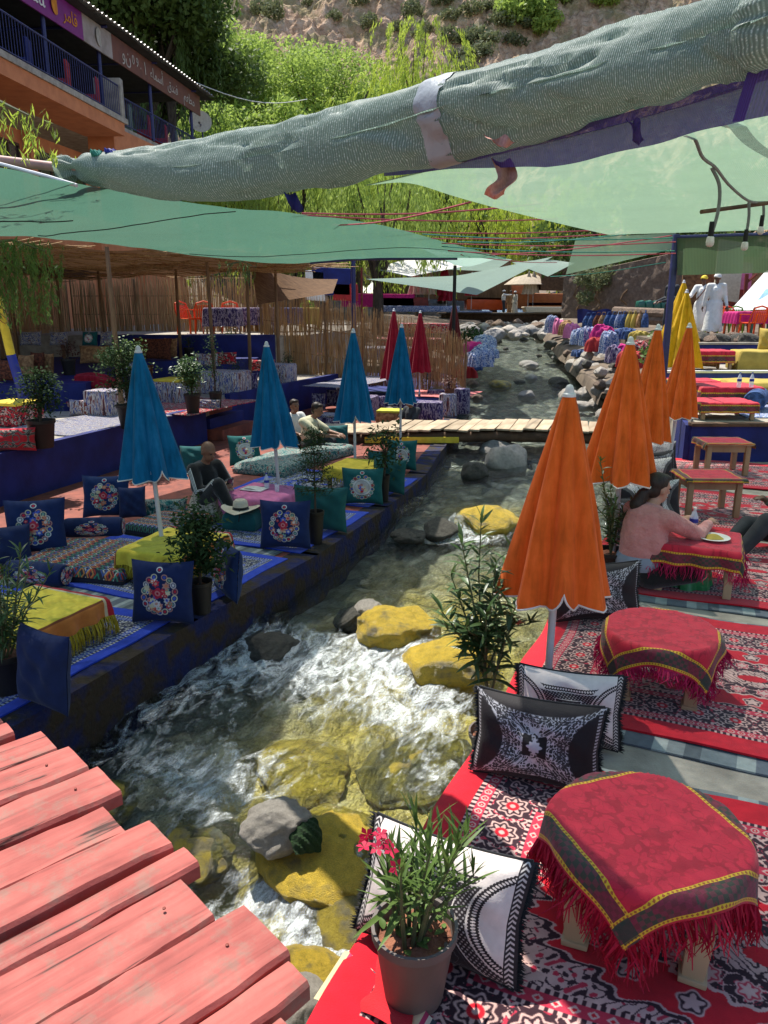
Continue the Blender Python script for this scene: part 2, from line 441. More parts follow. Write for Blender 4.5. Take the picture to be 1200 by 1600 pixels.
M['st_pale'] = stone('pale_stone', (.6, .54, .46), (.4, .35, .29))
M['st_dark'] = stone('wet_stone', (.12, .11, .085), (.05, .045, .035))
M['st_algae'] = stone('algae_stone', (.34, .27, .12), (.2, .15, .07), (.8, .55, .07), .62)
M['st_moss'] = stone('mossy_stone', (.3, .26, .15), (.15, .13, .07), (.5, .38, .06), .5)
M['st_green'] = stone('green_moss', (.03, .09, .015), (.015, .045, .01), None)
M['st_brown'] = stone('brown_stone', (.28, .19, .13), (.13, .085, .06))

def river_bed_mat():
    m, n = new_mat('river_bed_gravel'); v = coords(n, 'Object')
    vo = nd(n, 'TexVoronoi'); vo.inputs['Scale'].default_value = 5.5; n.links.new(v, vo.inputs['Vector'])
    wv = noise(n, v, 3, 5)
    c1 = ramp(n, vo.outputs['Color'], [(.1, (.085, .095, .085)), (.4, (.19, .19, .15)), (.65, (.3, .27, .19)), (.95, (.46, .44, .39))])
    edge = ramp(n, vo.outputs['Distance'], [(.25, (1, 1, 1)), (.75, (.4, .4, .4))])
    col = mixc(n, 1.0, c1, edge, 'MULTIPLY')
    at = nd(n, 'Attribute', attribute_name='algae')
    al = ramp(n, noise(n, v, 30, 6, .7), [(.3, (.34, .23, .04)), (.7, (.68, .49, .09))])
    k = math_(n, 'MULTIPLY', at.outputs['Fac'], ramp(n, wv, [(.3, (.4,) * 3), (.6, (1,) * 3)]))
    col = mixc(n, k, col, al)
    h = mixc(n, .5, vo.outputs['Distance'], noise(n, v, 40, 5))
    finish(n, col, .6, bump(n, h, .8, .05), .3)
    return m
M['bed'] = river_bed_mat()
def water_mat():
    m, n = new_mat('stream_water')
    v = coords(n, 'Object', (1, 1, 1), (0, 0, -BANK))
    mp = nd(n, 'Mapping'); mp.inputs['Scale'].default_value = (1.0, .5, 1); n.links.new(v, mp.inputs['Vector']); vs = mp.outputs[0]
    at = nd(n, 'Attribute', attribute_name='foam')
    f1 = noise(n, vs, 6, 6, .62, 1.6); f2 = noise(n, vs, 30, 4, .6, 1.2)
    h = math_(n, 'ADD', math_(n, 'MULTIPLY', noise(n, vs, 9, 4, .6, .8), .7), math_(n, 'MULTIPLY', noise(n, vs, 34, 4, .6, .5), .3))
    nb = bump(n, h, .9, .1)
    fr = nd(n, 'Fresnel'); fr.inputs[0].default_value = 1.33; n.links.new(nb, fr.inputs['Normal'])
    gl = nd(n, 'BsdfGlossy'); gl.inputs['Roughness'].default_value = .07; n.links.new(nb, gl.inputs['Normal'])
    tr = nd(n, 'BsdfTransparent'); tr.inputs[0].default_value = (.84, .92, .91, 1)
    w1 = nd(n, 'MixShader'); n.links.new(fr.outputs[0], w1.inputs[0]); n.links.new(tr.outputs[0], w1.inputs[1]); n.links.new(gl.outputs[0], w1.inputs[2])
    # suspended bubbles make broken water milky
    fd = nd(n, 'BsdfDiffuse'); fd.inputs[0].default_value = (.78, .82, .82, 1); n.links.new(nb, fd.inputs['Normal'])
    k = math_(n, 'ADD', math_(n, 'MULTIPLY', f1, .72), math_(n, 'MULTIPLY', f2, .28))
    thr = math_(n, 'SUBTRACT', math_(n, 'ADD', k, math_(n, 'MULTIPLY', at.outputs['Fac'], .285)), .735)
    spk = ramp(n, noise(n, vs, 150, 2, .6), [(.38, (.62,) * 3), (.6, (1,) * 3)])
    fm = math_(n, 'MULTIPLY', ramp(n, math_(n, 'MULTIPLY', thr, 4.6), [(.0, (0, 0, 0)), (.4, (.3,) * 3), (1.0, (1, 1, 1))]), spk)
    mx = nd(n, 'MixShader'); n.links.new(math_(n, 'MULTIPLY', fm, .85), mx.inputs[0]); n.links.new(w1.outputs[0], mx.inputs[1]); n.links.new(fd.outputs[0], mx.inputs[2])
    o = nd(n, 'OutputMaterial'); n.links.new(mx.outputs[0], o.inputs[0])
    return m
M['water'] = water_mat()
def plank_mat(name, c, c2, cgrey):
    m, n = new_mat(name)
    v0 = coords(n, 'Object', (1, 1, 1)); oi0 = nd(n, 'ObjectInfo'); va0 = nd(n, 'VectorMath', operation='ADD'); cm0 = nd(n, 'CombineXYZ'); n.links.new(math_(n, 'MULTIPLY', oi0.outputs['Random'], 19.0), cm0.inputs[2]); n.links.new(v0, va0.inputs[0]); n.links.new(cm0.outputs[0], va0.inputs[1]); v = va0.outputs[0]
    g = nd(n, 'Mapping'); g.inputs['Scale'].default_value = (1.5, 22, 8); n.links.new(v, g.inputs['Vector'])
    oi = nd(n, 'ObjectInfo'); va = nd(n, 'VectorMath', operation='ADD'); n.links.new(g.outputs[0], va.inputs[0])
    cm = nd(n, 'CombineXYZ'); n.links.new(math_(n, 'MULTIPLY', oi.outputs['Random'], 37.0), cm.inputs[0]); n.links.new(cm.outputs[0], va.inputs[1])
    grain = noise(n, va.outputs[0], 1.0, 6, .6, .5)
    big = noise(n, v, 5, 5)
    col = ramp(n, big, [(.3, c2), (.65, c)])
    col = mixc(n, ramp(n, noise(n, v, 11, 6, .7), [(.5, (0,) * 3), (.66, (.75,) * 3)]), col, cgrey)
    crack = ramp(n, grain, [(.35, (.16,) * 3), (.385, (.72,) * 3), (.56, (1,) * 3)]); col = mixc(n, ramp(n, grain, [(.5, (0,) * 3), (.7, (.35,) * 3)]), col, cgrey)
    col = mixc(n, 1.0, col, crack, 'MULTIPLY')
    finish(n, col, .7, bump(n, mixc(n, .35, grain, noise(n, v, 70, 4)), .45, .008), .3)
    return m
M['redplank'] = plank_mat('red_painted_plank', (.47, .112, .09), (.31, .068, .055), (.27, .15, .115))
# ------------------------------------------------------------------ stream, ground, hillside
PAIRS = [((-3.9, .6), (-1.3, -.6)), ((-3.3, 1.7), (-.75, .8)), ((-2.75, 3.0), (-.2, 1.95)), ((-2.09, 4.45), (.42, 3.31)), ((-1.53, 5.7), (1.0, 4.65)), ((-.71, 7.34), (1.85, 6.3)),
         ((0, 9.2), (2.65, 8.2)), ((.6, 11.2), (3.35, 10.1)), ((1.1, 13.2), (4.1, 12.4)), ((1.4, 15), (4.7, 14.6)), ((1.8, 18.6), (5.25, 18.6)),
         ((2.6, 23.4), (6.5, 23.4)), ((3.9, 31), (8.2, 31)), ((6.7, 50), (11.3, 50)), ((8.5, 66), (14, 66)), ((10.5, 85), (17, 85))]
LP = np.array([p[0] for p in PAIRS]); RP = np.array([p[1] for p in PAIRS])
CY = (LP[:, 1] + RP[:, 1]) / 2; CX = (LP[:, 0] + RP[:, 0]) / 2; CW = np.linalg.norm(RP - LP, axis=1)
WY = [-2, 1.2, 2.0, 2.9, 3.3, 4.5, 5.0, 5.6, 7.2, 7.9, 8.5, 12, 14, 16, 18.6, 31, 62, 90]
WZ = [-.9, -.80, -.74, -.70, -.62, -.60, -.58, -.50, -.46, -.44, -.36, -.34, -.31, -.27, -.2, .17, 1.1, 2.0]
def water_z(y): return np.interp(y, WY, WZ)

ROCKS = []     # (x, y, z, radius) kept for the white water behind them
def rk(px, py, z, wpx, wide=1.0):
    p = G(px, py, z); dep = p.y * math.cos(PITCH) - (p.z - CAM_H) * math.sin(PITCH)
    r = wpx / FOC * dep / 2; ROCKS.append((p.x, p.y, z, r)); return p, r
NEAR = [  # px, py, z, width in photo px, height ratio, material, label
    (622, 985, -.53, 118, .62, 'st_algae', 'golden algae covered boulder breaking the rapids beside a small pale stone', 0),
    (577, 955, -.47, 46, .7, 'st_pale', 'small pale stone tucked against the golden midstream boulder', 1),
    (705, 1050, -.60, 146, .58, 'st_algae', 'golden boulder just left of the tall potted oleander by the right bank', 2),
    (515, 1335, -.74, 215, .46, 'st_algae', 'large ochre boulder with a green moss patch near the red planks', 3),
    (432, 1300, -.56, 104, .78, 'st_pale', 'grey granite stone perched on the ochre boulder, top of it dry', 4),
    (298, 1345, -.74, 130, .5, 'st_moss', 'mossy olive stone in the splashing water beside the red planks', 5),
    (450, 1580, -.62, 120, .62, 'st_pale', 'white speckled stone at the end of the red plank bridge', 6),
    (470, 1215, -.80, 170, .34, 'st_algae', 'submerged golden boulder upstream of the grey granite stone', 7),
    (660, 1205, -.74, 190, .34, 'st_moss', 'submerged yellow rock left of the black velvet cushions', 8),
    (762, 820, -.40, 96, .55, 'st_algae', 'golden boulder at the little cascade behind the tall oleander', 9),
    (688, 828, -.42, 72, .5, 'st_dark', 'dark wet rock with water spilling over at the little cascade', 10),
    (640, 838, -.45, 60, .4, 'st_dark', 'low dark rock left of the little cascade', 11),
    (560, 965, -.55, 90, .45, 'st_dark', 'dark submerged rock left of the golden midstream boulder', 12),
    (792, 722, -.33, 66, .8, 'st_pale', 'pointed pale rock just below the bare wooden footbridge', 13),
    (742, 742, -.36, 48, .9, 'st_dark', 'dark rounded rock left of the pointed pale rock below the footbridge', 14),
    (782, 702, -.32, 60, .5, 'st_grey', 'grey rock in the shadow under the bare wooden footbridge', 15),
    (425, 1010, -.6, 120, .3, 'st_dark', 'dark sunken rock in the shaded rapids near the blue kerb', 16),
    (560, 1440, -.78, 150, .4, 'st_moss', 'sunken yellowish rock left of the cream and black cushion', 17),
    (470, 1520, -.78, 130, .4, 'st_algae', 'ochre rock awash beside the red planks', 18),
    (150, 1260, -.7, 120, .4, 'st_moss', 'mossy rock awash next to the corner of the red planks', 19),
]
UP = [(826, 570, 36, .4, 'st_grey'), (829, 591, 20, .7, 'st_pale'), (783, 602, 42, .45, 'st_moss'), (821, 618, 30, .6, 'st_grey'), (873, 598, 38, .5, 'st_dark'), (811, 597, 20, .4, 'st_dark'),
      (890, 622, 38, .9, 'st_pale'), (913, 618, 34, .9, 'st_pale'), (936, 606, 30, .7, 'st_pale'), (905, 634, 44, .4, 'st_pale'), (918, 592, 30, .35, 'st_pale'), (930, 632, 30, .8, 'st_pale'),
      (777, 520, 34, .6, 'st_pale'), (795, 524, 26, .6, 'st_pale'), (815, 513, 24, .6, 'st_pale'), (838, 512, 32, .6, 'st_brown'), (752, 512, 20, .8, 'st_dark'), (765, 510, 18, .8, 'st_pale'), (862, 503, 22, .8, 'st_pale'), (848, 525, 22, .6, 'st_grey'),
      (775, 533, 22, .5, 'st_dark'), (880, 505, 20, .8, 'st_pale'), (890, 500, 16, .8, 'st_brown'), (818, 531, 16, .5, 'st_dark'),
      (945, 650, 34, .7, 'st_pale'), (868, 560, 14, .8, 'st_grey'), (900, 575, 18, .7, 'st_grey'), (742, 575, 20, .6, 'st_dark'), (738, 600, 22, .7, 'st_brown'), (745, 622, 20, .7, 'st_brown'), (855, 540, 12, .7, 'st_dark'), (790, 545, 10, .6, 'st_dark'), (765, 560, 10, .6, 'st_dark'), (842, 556, 10, .6, 'st_dark')]
NEARPR = [rk(a[0], a[1], a[2], a[3]) for a in NEAR]
UPPR = []
for px, py, wpx, hr, mm in UP:
    d = 20.0
    for _ in range(30): d = Y(px, py, d).y; zz = float(water_z(d)); d = d * .5 + .5 * G(px, py, min(zz, 1.9)).y if abs(ray(px, py).z) > 1e-4 else d
    UPPR.append(rk(px, py, float(water_z(d)), wpx))

def river_sheet(t0, t1, nt_, nu_, zoff):
    tt = np.linspace(t0, t1, nt_ + 1); idx = np.arange(len(PAIRS))
    f = lambda a: np.interp(tt, idx, a)
    lx, ly, rx, ry = f(LP[:, 0]), f(LP[:, 1]), f(RP[:, 0]), f(RP[:, 1])
    u = np.linspace(-.1, 1.1, nu_ + 1)
    X = lx[:, None] + (rx - lx)[:, None] * u; Yy = ly[:, None] + (ry - ly)[:, None] * u
    return X, Yy, np.broadcast_to(u, X.shape)
def rot_c(X, Yy): return X * .402 + Yy * .916, X * .916 - Yy * .402   # s, v
def water_field(X, Yy, near):
    s, v = rot_c(X, Yy)
    # surface follows the mean line of the stream, with steps and standing waves
    Z = water_z(s * .93 + .35 if near else Yy)
    foam = np.zeros_like(X)
    if near:
        rough = .35 + 1.0 * sstep(6.4, 5.2, s) * sstep(1.5, 3, s) + .7 * sstep(8.3, 8.9, s) * sstep(10.2, 9.2, s)
        n1 = fbm(v * 3.0, s * 1.6, 4, 1) - .5; n2 = fbm(v * 9, s * 5, 3, 5) - .5
        rid = 1 - np.abs(fbm(v * 4.5 + .6 * n1, s * 2.4, 3, 9) - .5) * 4
        Z = Z + rough * (.16 * n1 + .055 * n2 + .03 * rid)
        for x, y, z, r in ROCKS:
            if y > 13: continue
            ds, dv = rot_c(X - x, Yy - y)
            tail = np.exp(-((ds + r * .9) / (r * 1.2)) ** 2 - (dv / (r * .9)) ** 2)
            foam += tail * (.3 if r < .25 else .5)
            Z = Z + .05 * np.exp(-((ds - r * 1.0) / (r * .6)) ** 2 - (dv / r) ** 2) - .06 * tail
        g = lambda px, py, a, b, k: k * np.exp(-(rot_c(X - G(px, py, -.58).x, Yy - G(px, py, -.58).y)[0] / a) ** 2 - (rot_c(X - G(px, py, -.58).x, Yy - G(px, py, -.58).y)[1] / b) ** 2)
        for a in ((330, 1040, .7, .6, .75), (520, 1060, .55, .5, .7), (600, 1035, .5, .5, 1.0), (670, 1110, .3, .35, 1.0), (430, 1000, .3, .7, .5), (250, 1110, .6, .5, .6), (340, 1190, .5, .35, .55), (230, 1190, .25, .5, .6), (360, 1400, .35, .2, 1.0),
                  (540, 1380, .22, .18, 1.1), (430, 1450, .35, .4, .75), (500, 1490, .3, .3, .5), (720, 850, .35, .5, .95), (790, 870, .6, .35, .5), (600, 870, .5, .5, .25), (560, 920, .5, .4, .15), (720, 1200, .3, .2, .5), (320, 1260, .25, .3, .6), (560, 1110, .35, .6, .45), (640, 1160, .3, .5, .3)):
            foam += g(*a)
        foam += .08 * sstep(6.6, 5.4, s) + .10 * rid * rough
    else:
        n1 = fbm(v * 2.2, s * 1.0, 4, 1) - .5
        Z = Z + .07 * n1 * (1 + sstep(30, 60, Yy) * 2)
        foam += .12 + .8 * sstep(42, 56, Yy)
        for x, y, z, r in ROCKS:
            if y < 13: continue
            foam += .4 * np.exp(-((Yy - y + r * 1.2) / (r * 1.5 + .2)) ** 2 - ((X - x) / r) ** 2)
    return Z, np.clip(foam, 0, 1.3)
def bed_field(X, Yy, near):
    s, v = rot_c(X, Yy)
    Z0 = water_z(s * .93 + .35 if near else Yy)
    n1 = fbm(v * 1.6, s * 1.3, 3, 21); n2 = 1 - np.abs(fbm(v * 4, s * 3.2, 3, 27) - .5) * 3.2
    Z = Z0 - .34 + .22 * n1 + .07 * n2
    al = np.zeros_like(X)
    if near:
        for px, py, r, k in ((470, 1200, .45, 1), (640, 1210, .5, 1), (520, 1320, .5, 1), (300, 1350, .4, .8), (640, 980, .7, .8), (720, 1050, .6, .9), (540, 1470, .7, .85), (760, 820, .5, .9), (560, 1130, .7, .55), (480, 1560, .6, .9), (700, 940, .9, .55), (640, 1110, .7, .5)):
            p = G(px, py, -.7); al += k * np.exp(-((X - p.x) ** 2 + (Yy - p.y) ** 2) / r ** 2)
        al += .22 * sstep(-2.6, -1.6, v) * sstep(9, 6, s)
    return Z, np.clip(al, 0, 1)
for nm, fld, mt in (('river_bed', bed_field, 'bed'), ('water', water_field, 'water')):
    for k, (t0, t1, a, b, near) in enumerate(((0, 8.0, 420 if nm == 'water' else 260, 130 if nm == 'water' else 90, True), (8.0, 15, 300, 50, False))):
        X, Yy, U = river_sheet(t0, t1, a, b, 0)
        Z, at = fld(X, Yy, True)
        if not near or nm:
            Z2, at2 = fld(X, Yy, False)
            s = rot_c(X, Yy)[0]; kk = sstep(11.5, 14.5, s) if near else 1.0
            Z = Z * (1 - kk) + Z2 * kk; at = at * (1 - kk) + at2 * kk
        o = np_mesh(nm, np.stack([X, Yy, Z], -1).reshape(-1, 3), grid_quads(b, a), M[mt], attrs={('foam' if nm == 'water' else 'algae'): at.ravel()})
        tag(o, kind='structure')

def ground_z(x, y):
    x = np.asarray(x, float); y = np.asarray(y, float)
    lx = np.interp(y, LP[:, 1], LP[:, 0]); rx = np.interp(y, RP[:, 1], RP[:, 0])
    dl = lx - x; dr = x - rx
    d = np.maximum(dl, dr)
    wz = water_z(y)
    far = sstep(24, 34, y)
    inside = -1.0 + 0 * x
    side = np.where(dr > 0, .55 + .035 * np.clip(dr, 0, 12), .15 + .04 * np.clip(dl, 0, 14))
    out = (-.3) * (1 - far) + far * side
    out = out + sstep(14, 40, dl) * 14 + sstep(22, 60, dr) * 16
    z = wz + np.where(d < 0, inside, inside + (out - inside) * sstep(-.05, .6, d))
    return z + np.where(d > 8, .3 * (fbm(x * .3, y * .3, 3, 3) - .5), 0) + np.clip(y - 70, 0, 20) * .05
gx = np.concatenate([np.linspace(-160, -14, 24), np.linspace(-13, 22, 141), np.linspace(24, 200, 30)])
gy = np.concatenate([np.linspace(-40, -2, 12), np.linspace(-1, 70, 180), np.linspace(72, 260, 20)])
GX, GY = np.meshgrid(gx, gy)
tag(np_mesh('ground', np.stack([GX, GY, ground_z(GX, GY)], -1).reshape(-1, 3), grid_quads(len(gx) - 1, len(gy) - 1), M['earth']), kind='structure')

def hill_mat():
    m, n = new_mat('rocky_hillside'); v = coords(n, 'Object')
    f = noise(n, v, .16, 8, .68); g = noise(n, v, .9, 6, .7)
    c = ramp(n, g, [(.3, (.26, .155, .10)), (.5, (.52, .345, .225)), (.7, (.74, .55, .40))])
    c = mixc(n, ramp(n, f, [(.48, (0,) * 3), (.60, (.65,) * 3)]), c, (.23, .22, .09))
    c = mixc(n, ramp(n, noise(n, v, 2.2, 5, .7), [(.56, (0,) * 3), (.64, (.6,) * 3)]), c, (.12, .13, .05))
    finish(n, c, .95, bump(n, g, .9, .8), .1)
    return m
M['hill'] = hill_mat()
hx = np.linspace(-80, 130, 420); hy = np.concatenate([np.linspace(76, 150, 210), np.linspace(151, 300, 50)])
HX, HY = np.meshgrid(hx, hy)
def hill_z(x, y):
    r1 = 1 - np.abs(fbm(x * .05, y * .05, 4, 41) - .5) * 2; r2 = 1 - np.abs(fbm(x * .2, y * .2, 4, 47) - .5) * 2
    base = 3.5 + (y - 76) * .80 + 10 * (fbm(x * .018, y * .018, 2, 50) - .5)
    st = base + 6 * r1 + 3.4 * r2
    ter = st / 4.2; ter = (np.floor(ter) + sstep(.25, .95, ter - np.floor(ter))) * 4.2
    return st * .55 + ter * .45 + 2.6 * (fbm(x * .6, y * .6, 3, 55) - .5) + 1.5 * np.abs(fbm(x * 1.1, y * .7, 2, 58) - .5) * 2 - 8
tag(np_mesh('hillside', np.stack([HX, HY, hill_z(HX, HY)], -1).reshape(-1, 3), grid_quads(len(hx) - 1, len(hy) - 1), M['hill'], smooth=False), kind='structure')

# ------------------------------------------------------------------ stones
def rock_mesh(seed, m, sub=4):
    bm = bmesh.new(); bmesh.ops.create_icosphere(bm, subdivisions=sub, radius=1)
    rn = np.random.default_rng(seed)
    cuts = [(Vector(rn.normal(size=3)).normalized(), rn.uniform(.62, .9)) for _ in range(9)]
    co = np.array([v.co for v in bm.verts])
    for nrm, d in cuts:
        h = co @ np.array(nrm); over = h > d
        co[over] -= np.outer((h[over] - d) * .82, np.array(nrm))
    nse = fbm(co[:, 0] * 2.2 + seed, co[:, 1] * 2.2 + co[:, 2] * 1.7, 4, seed % 11) - .5
    nl = np.linalg.norm(co, axis=1, keepdims=True); n2 = fbm(co[:, 0] * 7 + seed, co[:, 1] * 7 + co[:, 2] * 5, 4, seed % 7) - .5; co = co * (1 + (.30 * nse[:, None] + .10 * n2[:, None]) / nl)
    for v, c in zip(bm.verts, co): v.co = c
    me = bpy.data.meshes.new('stone'); bm.to_mesh(me); bm.free()
    me.polygons.foreach_set('use_smooth', np.ones(len(me.polygons), bool)); me.set_sharp_from_angle(angle=R(50))
    me.materials.append(m); return me
RM = {}
def rock_obj(name, p, r, hr, mname, seed, wide=1.0):
    key = (mname, seed)
    if key not in RM: RM[key] = rock_mesh(seed + 3, M[mname], 5 if r < .6 and p.y < 8 else 4)
    o = bpy.data.objects.new(name, RM[key]); COL.objects.link(o)
    o.location = p; o.scale = (r * wide, r * .9, r * hr); o.rotation_euler = (0, 0, seed * 1.7); return o
for a, (p, r) in zip(NEAR, NEARPR):
    o = rock_obj('river_rock', p, r * (1.12 if 'dark' not in a[5] else 1.0), a[4], a[5], a[7])
    tag(o, a[6], 'rock')
    if a[7] == 3:
        c = MB(); c.grid(lambda u, v: (.0 + .62 * (u - .5) * (1 - .5 * abs(v - .5)), .75 * (v - .5), .16 * (1 - (2 * u - 1) ** 2) * (1 - (2 * v - 1) ** 2) + .03 * math.sin(u * 19 + v * 23)), 14, 14)
        q = c.build('moss_patch', M['st_green']); q.location = G(478, 1306, -.52); q.rotation_euler = (R(38), R(8), R(20)); q.scale = (.3, .24, .3)
        q.parent = o; q.matrix_parent_inverse = (Matrix.Translation(o.location) @ Euler((0, 0, o.rotation_euler.z)).to_matrix().to_4x4() @ Matrix.Diagonal((*o.scale, 1))).inverted()
UPL = {'st_grey': 'grey stone', 'st_pale': 'pale sunlit stone', 'st_dark': 'dark wet stone', 'st_moss': 'mossy stone', 'st_brown': 'brown stone'}
ORD = ['first', 'second', 'third', 'fourth', 'fifth', 'sixth', 'seventh', 'eighth', 'ninth', 'tenth', 'eleventh', 'twelfth', 'thirteenth']
NAMEDUP = {0: 'flat grey stone lying midstream in the calm upper water', 2: 'mossy low stone midstream above the footbridge', 3: 'grey stone close above the footbridge, midstream', 1: 'little white stone sticking out of the calm upper water', 4: 'dark flat stone near the white boulders of the right bank',
           6: 'white boulder at the water edge left of the second orange parasol', 7: 'white boulder directly against the second orange parasol', 9: 'flat white slab on the right bank above the footbridge'}
for i, (u, (p, r)) in enumerate(zip(UP, UPPR)):
    o = rock_obj('river_stone', p, r, u[3], u[4], 30 + i % 4)
    same = sorted(k for k in range(len(UP)) if UP[k][4] == u[4] and k not in NAMEDUP); same.sort(key=lambda k: UP[k][0])
    tag(o, NAMEDUP.get(i) or f"{UPL[u[4]]} beyond the bare footbridge, {ORD[same.index(i)]} of its kind counted from the left", 'stone', 'stones in the upper stream')

# ------------------------------------------------------------------ terraces
def terrace(name, poly, z0, z1, m, ref=None):
    b = MB(); b.prism(poly, z0, z1); o = b.build(name, m, smooth=False); return tag(o, kind='structure')
right_edge = [(-1.3, -.6), (-.75, .8), (-.2, 1.95), (.42, 3.31), (1.0, 4.65), (1.85, 6.3), (2.65, 8.2), (3.35, 10.1), (3.6, 11.1)]
terrace('right_terrace', right_edge + [(14, 11.1), (14, -3), (-1.3, -3)][:2] + [(9, -3), (-1.0, -3)], -1.7, 0, M['concrete'])
terrace('right_middle_terrace', [(4.55, 11.12), (5.0, 13.0), (5.7, 15.9), (16, 15.9), (16, 11.12)], -1.7, .55, M['concrete'])
terrace('right_high_terrace', [(6.3, 15.92), (6.9, 19.0), (18, 19.0), (18, 15.92)], -1.7, .85, M['concrete'])
terrace('right_top_ground', [(7.0, 19.1), (7.6, 23.0), (8.4, 29), (26, 29), (26, 19.1)], -1.7, 1.32, M['earth'])
left_edge = [(-3.3, 1.7), (-2.75, 3.0), (-2.11, 4.4), (-1.55, 5.66), (-.73, 7.32), (-.02, 9.2), (.56, 11.15), (.8, 12.5), (1.0, 13.4), (1.3, 15), (1.7, 18.5), (2.1, 20.4)]
terrace('left_terrace', left_edge + [(-2.2, 20.6), (-3.6, 15.4), (-8, 4), (-8, 1.0)], -1.7, -.2, M['redfloor'])
kb = MB()
for a, c in zip(left_edge[:-1], left_edge[1:]):
    a = Vector((*a, 0)); c = Vector((*c, 0)); d = (c - a).normalized(); nn = Vector((d.y, -d.x, 0))
    L = (c - a).length; mid = (a + c) / 2 + nn * .03
    kb.box((mid.x - nn.x * .09, mid.y - nn.y * .09, -.943), (.28, L + .06, 1.5), Euler((0, 0, -math.atan2(d.x, d.y))).to_matrix().to_4x4())
tag(kb.build('river_wall', M['mudblue'], smooth=False), 'stained dark blue retaining wall along the left edge of the stream', 'retaining wall')

def wall(name, a, b, z0, z1, th, m, label, capm=None):
    a = Vector((*a, 0)); b = Vector((*b, 0)); d = b - a
    t = MB(); t.box((0, 0, (z0 + z1) / 2), (d.length, th, z1 - z0))
    o = t.build(name, m, smooth=False); o.location = (a + b) / 2; o.rotation_euler = (0, 0, math.atan2(d.y, d.x))
    tag(o, label, 'wall')
    if capm:
        t = MB(); t.rbox((0, 0, z1 + .028), (d.length + .04, th + .1, .05), .012); t.build('wall_cap', capm, o)
    return o
W1a, W1b = Vector((-6.5, 3.93)), Vector((-3.29, 13.95))
wall('terrace_wall', W1a, W1b, -.7, .45, .12, M['bluewall'], 'long dark blue terrace wall behind the navy cushions')
wall('terrace_wall', (-3.15, 15.5), (-1.25, 20.3), -.7, .5, .12, M['bluewall'], 'dark blue terrace wall behind the two seated boys')
terrace('left_upper_terrace', [(-6.6, 3.95), (-3.38, 13.98), (-3.2, 15.5), (-1.3, 20.3), (-1.5, 21.5), (-16, 21.5), (-16, 3.95)], -.8, .43, M['concrete'])
terrace('left_bench_terrace', [(-5.2, 13.5), (-5.9, 18.9), (-3.3, 20.2), (-3.3, 20.75), (-16, 20.75), (-16, 12.6), (-7.5, 12.9)], .3, .9, M['bluewall'])
wall('bench_wall', (-7.6, 20.9), (-2.9, 20.9), .2, 1.47, .14, M['bluewall'], 'dark blue back wall below the orange plastic chairs')
terrace('left_chair_terrace', [(-16, 20.98), (-2.2, 20.98), (-1.0, 26), (-1.0, 40), (-16, 40)], -.8, 1.45, M['concrete'])
st = thing('steps', 'red painted steps between the two dark blue terrace walls', 'steps', (-3.0, 14.7, -.2), R(-18))
for i in range(3):
    b = MB(); b.rbox((-.25 * i - .1, 0, .1 + .2 * i), (.7, 1.3, .2), .012); b.build('step', M['redfloor'] if i != 1 else M['bluewall'], st)
wall('terrace_wall', (4.45, 11.07), (9.5, 11.07), -.3, .52, .07, M['bluewall'], 'dark blue wall behind the farthest red table with a brown plank on top', M['darkwood'])
wall('terrace_wall', (4.42, 11.1), (4.95, 13.0), -.3, .53, .07, M['bluewall'], 'dark blue end wall of the middle terrace behind the farthest orange parasol')
wall('terrace_wall', (6.9, 19.05), (14, 19.05), .6, 1.3, .08, M['bluewall'], 'low blue wall below the two men in white robes', M['concrete'])
wall('terrace_step', (5.75, 15.92), (12, 15.92), .3, .88, .06, M['bluebright'], 'pale violet edge of the step between red table and yellow cushions', M['white'])
# ------------------------------------------------------------------ woven patterns (computed, linear colours)
def cvs(w_, h_, px):                     # metres -> coordinate grids centred on the cloth
    nx, ny = int(w_ * px), int(h_ * px)
    x = (np.arange(nx) + .5) / px - w_ / 2; y = (np.arange(ny) + .5) / px - h_ / 2
    return np.meshgrid(x, y)
def put(img, mask, c):
    mask = np.clip(mask, 0, 1)[..., None]; img[:] = img * (1 - mask) + np.array(c) * mask
def soft(d, wdt=.002): return sstep(wdt, -wdt, d)
def rosette(img, x, y, r, cols, n=8):
    d = np.hypot(x, y); a = np.arctan2(y, x)
    pet = 1 + .13 * np.cos(n * a)
    put(img, soft(d - r * pet), cols[0]); put(img, soft(d - r * .84 * pet), cols[1])
    put(img, soft(d - r * .62 * (1 + .3 * np.cos(n * a))), cols[2]); put(img, soft(d - r * .3), cols[0]); put(img, soft(d - r * .16), cols[2])
def scroll(x, y, k, seed=0):             # curly vine-like bands: level lines of a mirrored field
    x = np.abs(x); y = np.abs(y)
    f = np.sin(k * x + 1.7 * np.sin(k * .8 * y + seed)) + np.sin(k * y + 1.7 * np.sin(k * .9 * x + 1.3 + seed)) + .8 * np.sin(k * 1.3 * (x - y) + seed)
    return f
